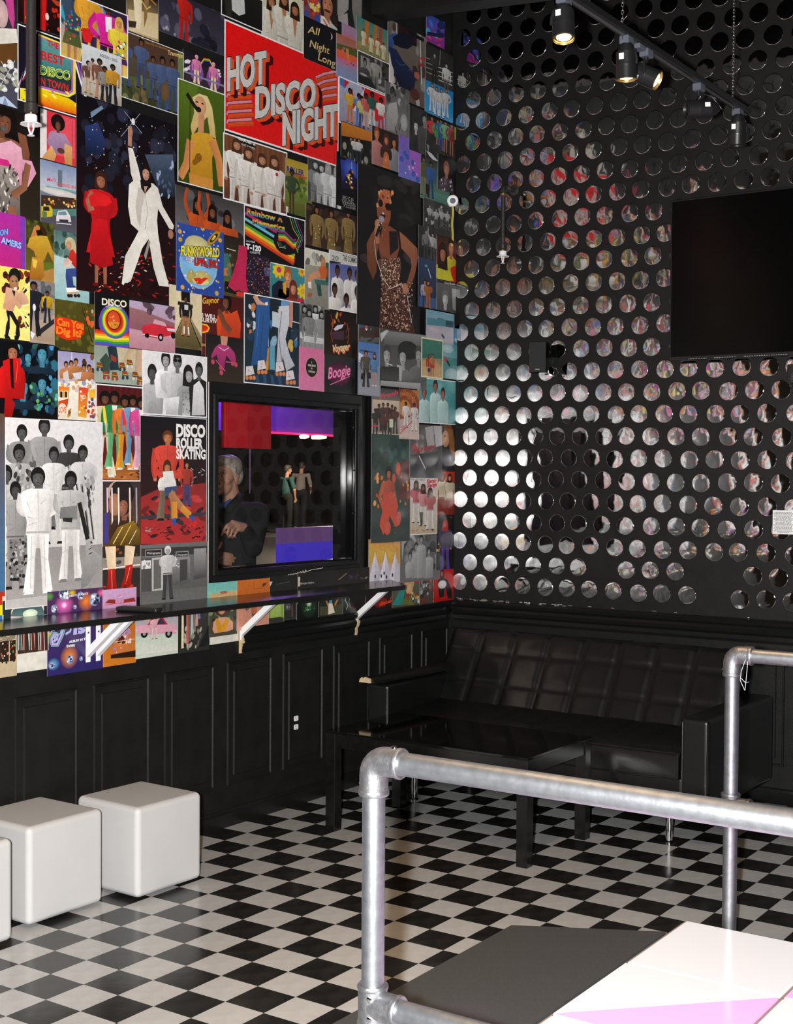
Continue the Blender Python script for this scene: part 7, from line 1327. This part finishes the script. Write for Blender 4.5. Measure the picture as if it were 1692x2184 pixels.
p('3a5a70', 760, 690, 804, 684, 804, 700, 760, 704); p('4a3a34', 760, 700, 804, 696, 804, 720, 760, 722); p('d84028', 760, 674, 774, 674, 778, 682, 774, 690, 760, 690); n(8, ['d84028', '3a70b0', 'e8e8e8', '40906a'], 772, 668, 786, 706, 1.5, 3.5, 1.6); n(8, ['5a6a70', '404440'], 762, 720, 802, 738, 3, 8, 0.4); l('3a5a58', 3, 764, 630, 768, 646); l('3a5a58', 2, 774, 640, 780, 644)
P('poster of a couple boarding a small plane under a blue sky', 751, 729, 799, 847, '4a7ab8', '8a8a94')
p('d8dce8', 752, 752, 762, 758, 762, 776, 752, 772); l('c83838', 1.2, 752, 768, 762, 772); p('3a4a6a', 756, 746, 790, 752, 790, 754, 756, 750); p('808490', 752, 780, 798, 784, 798, 846, 752, 838, c2='9a9ca4'); f(768, 749, 826, 'b87858', '2a1c14', '5a564a', '3a3a34', 'd', 1.5); f(786, 755, 824, 'c88a68', '4a2c1c', '5a88c0', '4a78b0', 'c', 1.4, 1.2, 0.4, 0.42, 1, 'eee'); p('2a2018', 758, 796, 766, 796, 764, 812, 756, 808); p('222', 773, 794, 778, 796, 778, 808, 772, 808)
P('large black poster of a singer in a leopard print dress with microphone', 757, 345, 890, 714, '161414', '1c1a1a')
n(16, ['2c2828', '221e1e', '3a3434'], 762, 370, 886, 560, 12, 28, 0.6)
p('8a5438', 800, 480, 786, 500, 776, 520, 778, 570, 790, 598, 797, 580, 798, 540, 806, 510, c2='6a3820'); p('a86848', 846, 494, 860, 506, 884, 530, 886, 552, 878, 590, 866, 622, 858, 616, 872, 570, 870, 552, 850, 530, c2='7a4830')
p('8a4c34', 808, 492, 824, 482, 842, 494, 846, 530, 838, 560, 808, 556, 802, 530); p('241c1c', 824, 494, 842, 494, 844, 530, 826, 546); e('9a5438', 813, 452, 15, 34); e('9a5438', 813, 440, 14, 28); p('b86848', 806, 412, 812, 404, 826, 408, 828, 430, 822, 450, 808, 440); n(22, ['c86838', 'e8a068', '8a3a20'], 798, 408, 832, 440, 1.5, 4, 1.4); e('1a1010', 806, 434, 5, 8, 1, 1); e('1a1010', 822, 442, 7, 8, 1, 1); e('3a1414', 811, 460, 5, 6); e('e8d8d0', 811, 456, 3, 2); p('8a4a30', 808, 476, 822, 480, 822, 520, 812, 530)
p('6a4030', 800, 556, 812, 548, 832, 556, 846, 548, 850, 566, 846, 600, 862, 640, 880, 712, 802, 704, 806, 640, 810, 600, c2='4a2a22')
n(330, ['e0bca0', '1a1210', 'c8a088', '2a1a16', 'e8d0b8', '7a4a3c'], 806, 552, 846, 600, 0.6, 1.7); n(620, ['d0a088', '1a1010', 'b08070', '2a1814', 'e0c0a8', '3a201c'], 806, 600, 874, 706, 0.7, 1.9, 1.2)
stroke([W2(800, 520), W2(796, 492), W2(804, 474)], 0.035, 'b87858'); e('c08868', 800, 480, 7, 12); e('a8a0b0', 808, 468, 5.5, 7); stroke([W2(806, 476), W2(796, 505)], 0.018, '1a1618'); l('e8dcd0', 1.8, 792, 512, 796, 550, 810, 594, 826, 616, 842, 610, 850, 604, 862, 630, 872, 690); e('c08060', 858, 616, 6, 12); n(6, ['fff'], 798, 450, 836, 520, 0.8, 1.5)
P('black and white poster of three children at a school desk', 797, 700, 897, 833, '4a4a4a', '5c5c5c', 0)
p('8a8a8a', 806, 706, 896, 716, 896, 740, 806, 736, c2='5a5a5a'); p('bbb', 798, 712, 812, 704, 816, 706, 800, 730); bu(812, 758, 20, 'aaa', '444', '3a3a3a', 820, 1.05); e('2a2a2a', 858, 748, 22, 20); bu(846, 762, 20, 'b0b0b0', '2c2c2c', '777', 812, 1.1); stroke([W2(838, 812), W2(840, 780)], 0.05, 'b8b8b8'); bu(880, 758, 18, 'a0a0a0', '4a4a4a', '6a6a6a', 812, 1.05); p('aaa', 798, 812, 884, 818, 884, 832, 798, 826, c2='888'); p('2a2a2a', 800, 782, 838, 784, 838, 812, 800, 808, c2='4a4a4a'); l('e8e8e8', 2, 812, 776, 824, 780)
P('pale blue poster of a skate park with a flying skater', 896, 660, 956, 740, '6aa0b0', 'a8a4b0')
p('4a8494', 898, 678, 955, 686, 955, 698, 898, 694); p('2c5058', 938, 684, 955, 688, 955, 700, 938, 698); l('3a4a50', 1.5, 920, 680, 934, 682); p('a8a4b0', 898, 694, 955, 700, 955, 734, 898, 728, c2='b8b0b8'); e('c0b8c0', 912, 704, 14, 6); stroke([W2(929, 714), W2(935, 722)], 0.016, '2a5a60'); e('8ab4c0', 942, 668, 12, 6)
P('blue edged strip of poster in the corner under the skate park', 954, 700, 967, 765, '2a6a9a', '5a8a90')
n(6, ['3a80b0', '4a7a80', '9ab0b0'], 956, 704, 964, 760, 2, 6)
P('teal poster of a skater in a pool in the corner', 929, 733, 964, 811, '5a9aa0', '88b4b4')
e('a8c8cc', 942, 744, 12, 10); p('4a8484', 930, 760, 963, 766, 963, 808, 930, 806); p('c83a30', 934, 760, 941, 766, 940, 774, 935, 770); stroke([W2(940, 770), W2(946, 782)], 0.014, '1c2a30'); e('9ab8b8', 950, 800, 14, 14)
P('cream framed poster of a couple in red swimwear on a beach', 885, 719, 931, 810, '3a6a60', 'b89a68', 1.8, None, 'e0d8b0')
p('3a7a68', 887, 724, 929, 730, 929, 766, 887, 764, c2='2a6a60'); p('b89460', 887, 770, 912, 766, 929, 784, 929, 806, 887, 802, c2='c8a878'); f(902, 757, 806, 'b07048', '2a1810', 'b82820', 'b82820', 'd', 1.5, 1.2, 0.3, 0.5); f(908, 756, 806, 'b87848', '2a1810', 'b87848', 'b87848', 'd', 1.4); box('b82820', 904, 778, 912, 786); p('3a3a50', 898, 786, 904, 786, 904, 794, 898, 794)
# ---- upper right of the wall
P('poster of grey draped trousers and black figures at the top', 716, -60, 774, 70, '1a1a1a', '222')
p('a8a6a2', 720, -40, 744, -40, 742, 20, 724, 40, 718, 30, c2='8c8a86'); p('8a8884', 748, -40, 772, -40, 770, 40, 762, 64, 756, 60, 750, 20, c2='6c6a66'); p('9a9894', 720, 36, 740, 28, 742, 60, 722, 54); e('8a8a80', 764, 62, 5, 5)
P('pink dusk poster with birds half hidden behind the sunset poster', 728, 48, 762, 108, 'a07a98', '8a88a8'); glow('c05a60', 742, 86, 22, 22, '9a80a0')
P('poster of a man in a striped tie with a moustache at the top', 674, -40, 718, 74, '2a201c', '2c2420')
bu(696, 8, 30, 'b87858', '1c1410', 'c8c0b8', 74, 1.0, 0, 0.1); e('4a2c20', 697, 24, 7, 3); p('e0dcd8', 676, 30, 690, 36, 706, 62, 700, 72, 676, 40); p('b85a40', 686, 40, 690, 42, 704, 66, 700, 66)
P('small colourful painted poster at the top beside the three men', 646, -40, 682, 56, '3a4a8a', '8a3a28')
n(16, ['d8a030', 'c84030', '3050a0', 'e0c870', '8a2a20'], 648, 0, 678, 44, 4, 9)
P('black poster with gold script reading All Night Long', 646, 33, 717, 154, '14141a', '1a1a1c')
for s, x0, y0, x1, y1 in (('All', 654, 70, 678, 76), ('Night', 658, 100, 700, 116), ('Long', 676, 128, 712, 144)): t(s, 'a88848', x0, y0, x1, y1, 16, 0.25, 0.02); t(s, 'e0cc98', x0, y0, x1, y1, 16, 0.25, -0.015)
p('e0a0b0', 703, 70, 707, 76, 707, 82, 703, 86, 705, 78)
P('orange and blue sunset poster with an upside down dancer', 715, 70, 762, 182, 'a86040', '7a90b8')
p('4a5a28', 716, 92, 760, 106, 760, 124, 716, 104); p('d85a38', 716, 104, 760, 124, 758, 138, 716, 126); p('c85a80', 716, 120, 760, 136, 760, 150, 716, 140, c2='8a88b0'); stroke([W2(738, 104), W2(740, 130)], 0.022, 'c88858'); stroke([W2(740, 126), W2(734, 138)], 0.012, 'e06848'); stroke([W2(740, 126), W2(748, 138)], 0.012, 'e06848'); n(6, ['c83028', 'd86a80'], 720, 98, 754, 112, 1.5, 3); n(3, ['2a3040'], 728, 134, 752, 146, 1, 2)
P('poster of orange pillars and women in gowns against teal sky', 758, 34, 828, 136, '3a7c74', '8a8050')
for x in (778, 797, 808): p('b8682c' if x != 808 else 'a04c3c', x, 36, x + 7, 40, x + 3, 110, x - 4, 104)
p('9a9058', 760, 86, 827, 118, 827, 136, 760, 108, c2='7a7448'); 
for x, y in ((773, 62), (789, 76), (803, 82), (815, 92)): f(x, y, y + 38, '8a5a40', BK, 'd8d0b0', 'c8c0a0', 'd', 1.5, 1.1, 0, 0.05)
P('poster of a person in a blue feathered coat at a railway station', 824, 40, 907, 234, '6a645c', '5a4a44')
n(22, ['8a847c', '4a3a38', '3a2c2c', 'a8a49c'], 828, 46, 904, 220, 4, 10, 2); p('c8c4bc', 826, 110, 838, 118, 836, 180, 826, 176); p('2c1818', 846, 48, 886, 44, 886, 100, 846, 90); l('c8c8c0', 2, 842, 46, 844, 100); l('d8d8d4', 3, 892, 44, 896, 180); p('3a5aa0', 826, 78, 834, 72, 846, 72, 838, 86, 832, 110, 840, 140, 826, 110, c2='1c2c58'); p('16182a', 834, 80, 852, 70, 876, 76, 880, 96, 866, 106, 850, 102, 838, 96); p('1c2a50', 826, 100, 842, 106, 856, 130, 872, 148, 884, 168, 880, 190, 868, 198, 850, 190, 840, 160, 832, 136, c2='14182c'); l('3a5a9a', 1.6, 840, 128, 852, 140, 862, 138); l('3a5a9a', 1.4, 868, 150, 878, 148); p('101018', 866, 62, 878, 70, 902, 84, 900, 90, 872, 76); e('a85a48', 886, 162, 6, 8); n(5, ['c82828'], 890, 122, 902, 142, 2, 4); e('5a2a24', 882, 202, 10, 12)
P('blue and magenta neon city poster near the ceiling beam', 906, 28, 945, 106, '2050a8', '8a2088')
n(10, ['30a0d8', '6a40c0', '1c2a60', '3a70d0'], 908, 36, 942, 76, 4, 9); n(12, ['e03070', 'c020a0', 'f05080'], 910, 74, 942, 100, 3, 7, 0.25); p('181a40', 908, 68, 942, 74, 942, 82, 908, 76)
P('black and white poster of two men sitting by slatted benches', 905, 92, 964, 200, '2a2a28', '34342f')
for k in range(4): l('8a8a84', 2, 906, 124 + 10 * k, 930, 134 + 10 * k)
for k in range(4): l('b8b8b0', 2, 932, 144 + 9 * k, 962, 156 + 9 * k)
f(924, 114, 184, '999', '222', '3a3a38', '222', 'c', 1.5); f(949, 136, 206, 'a8a8a4', '222', 'c8c8c0', '555', 'd', 1.5); l('777', 3, 936, 106, 934, 140)
P('black and white poster of a DJ at turntables with a portrait', 759, 106, 827, 206, '3a3834', '4a4a48', 1.2)
box('8a8884', 766, 118, 785, 158); bu(775, 134, 9, '777', '222', '444', 158, 1.1); f(798, 124, 204, '8a8884', '3a3a38', '9a9892', '777', 'd', 1.6); p('222', 762, 160, 786, 168, 800, 192, 762, 180); e('999', 772, 160, 8, 3); e('888', 812, 190, 9, 4); n(8, ['666', '222', 'aaa'], 806, 130, 824, 180, 3, 6)
P('red and silver poster of a five piece family band on stage', 720, 162, 824, 300, 'a8acc0', '8a88a0', 1.6)
p('4a70b0', 722, 166, 734, 170, 734, 190, 722, 180); p('c81c24', 731, 170, 742, 176, 733, 188); p('b81c28', 748, 184, 756, 234, 744, 230); p('c8181e', 769, 184, 822, 206, 822, 250, 800, 260, 778, 230); p('d8d8e4', 776, 186, 764, 240, 750, 236); p('d07c20', 722, 262, 790, 286, 822, 296, 822, 299, 722, 290)
for x, y, a, c in ((744, 190, 'd8a838', 'd8742c'), (763, 201, '5a78b8', '5a78c0'), (769, 206, 'c8c070', '3a4a70'), (778, 201, 'c86058', 'd8a890'), (791, 198, '2c5a4c', 'c8d8d0'), (810, 210, 'e0dcd4', 'c83040')): f(x, y, y + 72, '4a2c20', '140c0a', a, c, 'c', 1.55, 1.35)
P('orange topped poster of a band standing in the dark', 721, 258, 790, 358, '12100e', '14140f')
p('c8781c', 722, 260, 790, 284, 790, 304, 722, 290, c2='a8621c'); n(14, ['3a3a30', '24322c', '5a5a4a', '8a8a78'], 724, 308, 786, 350, 2, 6, 1.5)
for x, y, c in ((742, 294, '1c1c1c'), (750, 295, 'c8c4b8'), (759, 297, 'c8c8c8')): f(x, y, y + 50, 'b88060', '2a2018', c, '24303a', 'c', 1.6)
P('black and white poster of a crowd with a bicycle and a white dress', 818, 172, 869, 312, '5a5a58', '7a7a78')
n(26, ['3a3a38', '8a8a88', '2a2a28', 'aaa', '6a6a68'], 822, 180, 866, 236, 3, 7, 1.5); p('b0aeac', 826, 222, 842, 218, 846, 250, 836, 286, 820, 276, 820, 244, c2='8a8886'); l('222', 2.5, 838, 270, 844, 290); l('222', 2, 852, 252, 848, 280); e('888', 834, 290, 14, 10, 0.6); e('aaa', 858, 262, 8, 18)
P('glowing amber poster of a smiling group of friends', 787, 268, 846, 370, '2a1814', '1a1210')
bu(797, 286, 13, 'd07c50', '8a4a28', 'b87870', 354, 1.1); bu(834, 306, 11, 'c07048', '2a1810', '8a8a90', 366, 1.15); bu(817, 300, 11, 'c87448', '4a2418', '3a2020', 340, 1.4, 0.5); bu(817, 340, 11, 'd88050', 'b86838', 'c87038', 368, 1.35, 0.3)
P('violet poster with blue balloons floating on pink', 844, 288, 892, 393, '7a58b8', '6a70c8')
p('a05ac0', 868, 320, 890, 330, 890, 380, 866, 372, c2='9a60c0'); 
for x, y in ((850, 340), (857, 328), (874, 348), (875, 372), (862, 336), (884, 384)): e('3a5ab8', x, y, 4, 6)
n(6, ['c8a0e0', 'e8d0f0'], 858, 340, 888, 378, 1.5, 3)
P('black and white portrait poster of a man and a woman close up', 866, 224, 904, 334, '2a2a2a', '222')
bu(880, 270, 13, 'bbb', '2a2a2a', '2a2a2a', 330, 1.1); bu(898, 256, 13, '888', '1a1a1a', '444', 330, 1.1)
P('bright blue poster of four women in white trouser suits', 903, 170, 963, 264, '2080b8', '2a90c8')
for x, y in ((918, 178), (928, 186), (938, 190), (948, 190)): f(x, y, y + 62, 'b08468', '4a3020', 'c8c8c8', 'd0d0d4', 'h', 1.5, 1.1, 0.2)
P('poster of dancers in red green and blue on a dark stage', 902, 246, 968, 342, '1c1c1a', '3a2c28')
for x, y, a, c, k in ((914, 249, 'c82838', '222', 0), (927, 256, '28a050', '28a050', 0.46), (933, 252, '2a5a8a', '2a5a9a', 0), (943, 257, '6aa878', '5aa068', 0.44), (956, 264, '8a3a3c', '8a3a3c', 0.44)): f(x, y, y + 72, 'a86a50', '2a1814', a, c, 'h', 1.5, 1.1, 0, k)
box('8aa850', 962, 272, 967, 300)
P('small grey poster of a chrome car wing between dancers', 900, 300, 930, 348, '2a2a2a', '222'); p('c8c8cc', 901, 322, 912, 328, 926, 344, 924, 350, 908, 334); p('888', 902, 308, 908, 312, 906, 326)
P('poster of two men in olive and blue standing on green grass', 889, 332, 951, 442, '2a3430', '5a8474')
p('5a8a7c', 892, 404, 950, 420, 950, 440, 892, 420, c2='4a7468'); f(896, 336, 418, '8a5a40', BK, '5a5c30', '8a7a58', 'd', 1.3); f(911, 347, 424, '7a4c38', BK, '2c5a98', '2a4a80', 'd', 1.5); p('2a1c14', 900, 392, 908, 396, 906, 420, 900, 414)
P('dark portrait poster of a man in a glittering jacket', 926, 328, 968, 418, '100e0e', '181414')
bu(944, 362, 15, 'a8785c', '8a4a38', '4a4048', 416, 1.1); n(30, ['e0d8d8', '8a6a7a', 'c8b0b8', '4a3a44'], 932, 384, 958, 414, 0.8, 2, 2)
P('black and white poster of a band playing on a stage, beside the white sprinkler', 895, 422, 956, 510, '343432', '3a3a38')
n(30, ['8a8a86', '5a5a58', '222', 'b8b8b4'], 900, 440, 950, 490, 2, 4, 1.8)
for x, y in ((908, 438), (922, 446), (934, 446), (946, 450)): f(x, y, y + 44, '999', '444', 'aaa', '555', 'c', 1.5)
P('black and white poster of a couple walking hand in hand', 884, 480, 925, 562, '3a3a38', '242424')
f(900, 492, 552, '999', '444', '777', '444', 'd', 1.5); f(914, 498, 556, '999', '333', 'b0b0ac', '555', 'l', 1.5)
P('blue night poster of a beam of light over dancers', 884, 548, 925, 600, '34405c', '2a3858'); l('e8f0ff', 2, 904, 574, 914, 606); glow('3ac0b0', 900, 568, 4, 4, '34405c')
P('poster of a couple dancing in denim and brown flares', 883, 588, 924, 662, '2a3450', '1c2c4c'); p('3a5a8a', 885, 632, 923, 638, 923, 660, 885, 654); f(897, 598, 662, 'b87858', '2a1810', 'a8a4b0', '2a3a60', 'd', 1.5); f(904, 600, 664, 'c08058', '3a2018', 'a8602c', 'b8682c', 'c', 1.5, 1.2, 0.4)
P('poster of a smiling couple, the woman in a yellow top', 922, 500, 967, 605, '3a2418', '8a2018')
bu(953, 528, 18, 'b87450', '2a1810', 'c8b830', 600, 1.1, 0, 0, 0.9); p('c82820', 952, 572, 966, 566, 966, 602, 952, 604); bu(935, 542, 18, 'b06844', '2a1410', 'c8c028', 602, 1.35, 0.5); p('c8c024', 924, 584, 932, 578, 950, 578, 958, 600, 924, 596)
P('grey portrait poster of a pale man with small white name lettering', 922, 596, 966, 670, '5a5c58', '4a4a4a')
box('2a2a28', 923, 597, 966, 612); t('David Bowie', 'd8d8d4', 939, 606, 961, 609, 4, bold=0.01); bu(940, 638, 17, 'c0c0bc', '6a6a66', '444', 668, 1.1); p('999', 954, 616, 965, 618, 965, 665, 956, 660)
finish_posters()
# the collage goes on beyond the left edge of the photo, where the mirror discs see it: one joined surface
V, Fc, Cc = [], [], []
for o in [q for q in COL.objects if q.get('category') == 'poster']:
    if -3.05 < o.location.x < -1.0:
        me = o.data; b0 = len(V); cc = np.zeros(len(me.vertices) * 4, dtype=np.float32); me.color_attributes['print'].data.foreach_get('color', cc)
        V += [(v.co.x + o.location.x - 2.55, v.co.y, v.co.z + o.location.z) for v in me.vertices]; Fc += [tuple(b0 + i for i in q.vertices) for q in me.polygons]; Cc.append(cc)
me = bpy.data.meshes.new('poster_collage'); me.from_pydata(V, [], Fc); ca = me.color_attributes.new('print', 'FLOAT_COLOR', 'POINT'); ca.data.foreach_set('color', np.concatenate(Cc)); me.materials.append(PRINT)
tag(link('poster_collage', me), 'posters of the collage that goes on beyond the left edge of the photo', 'posters', None, 'stuff')
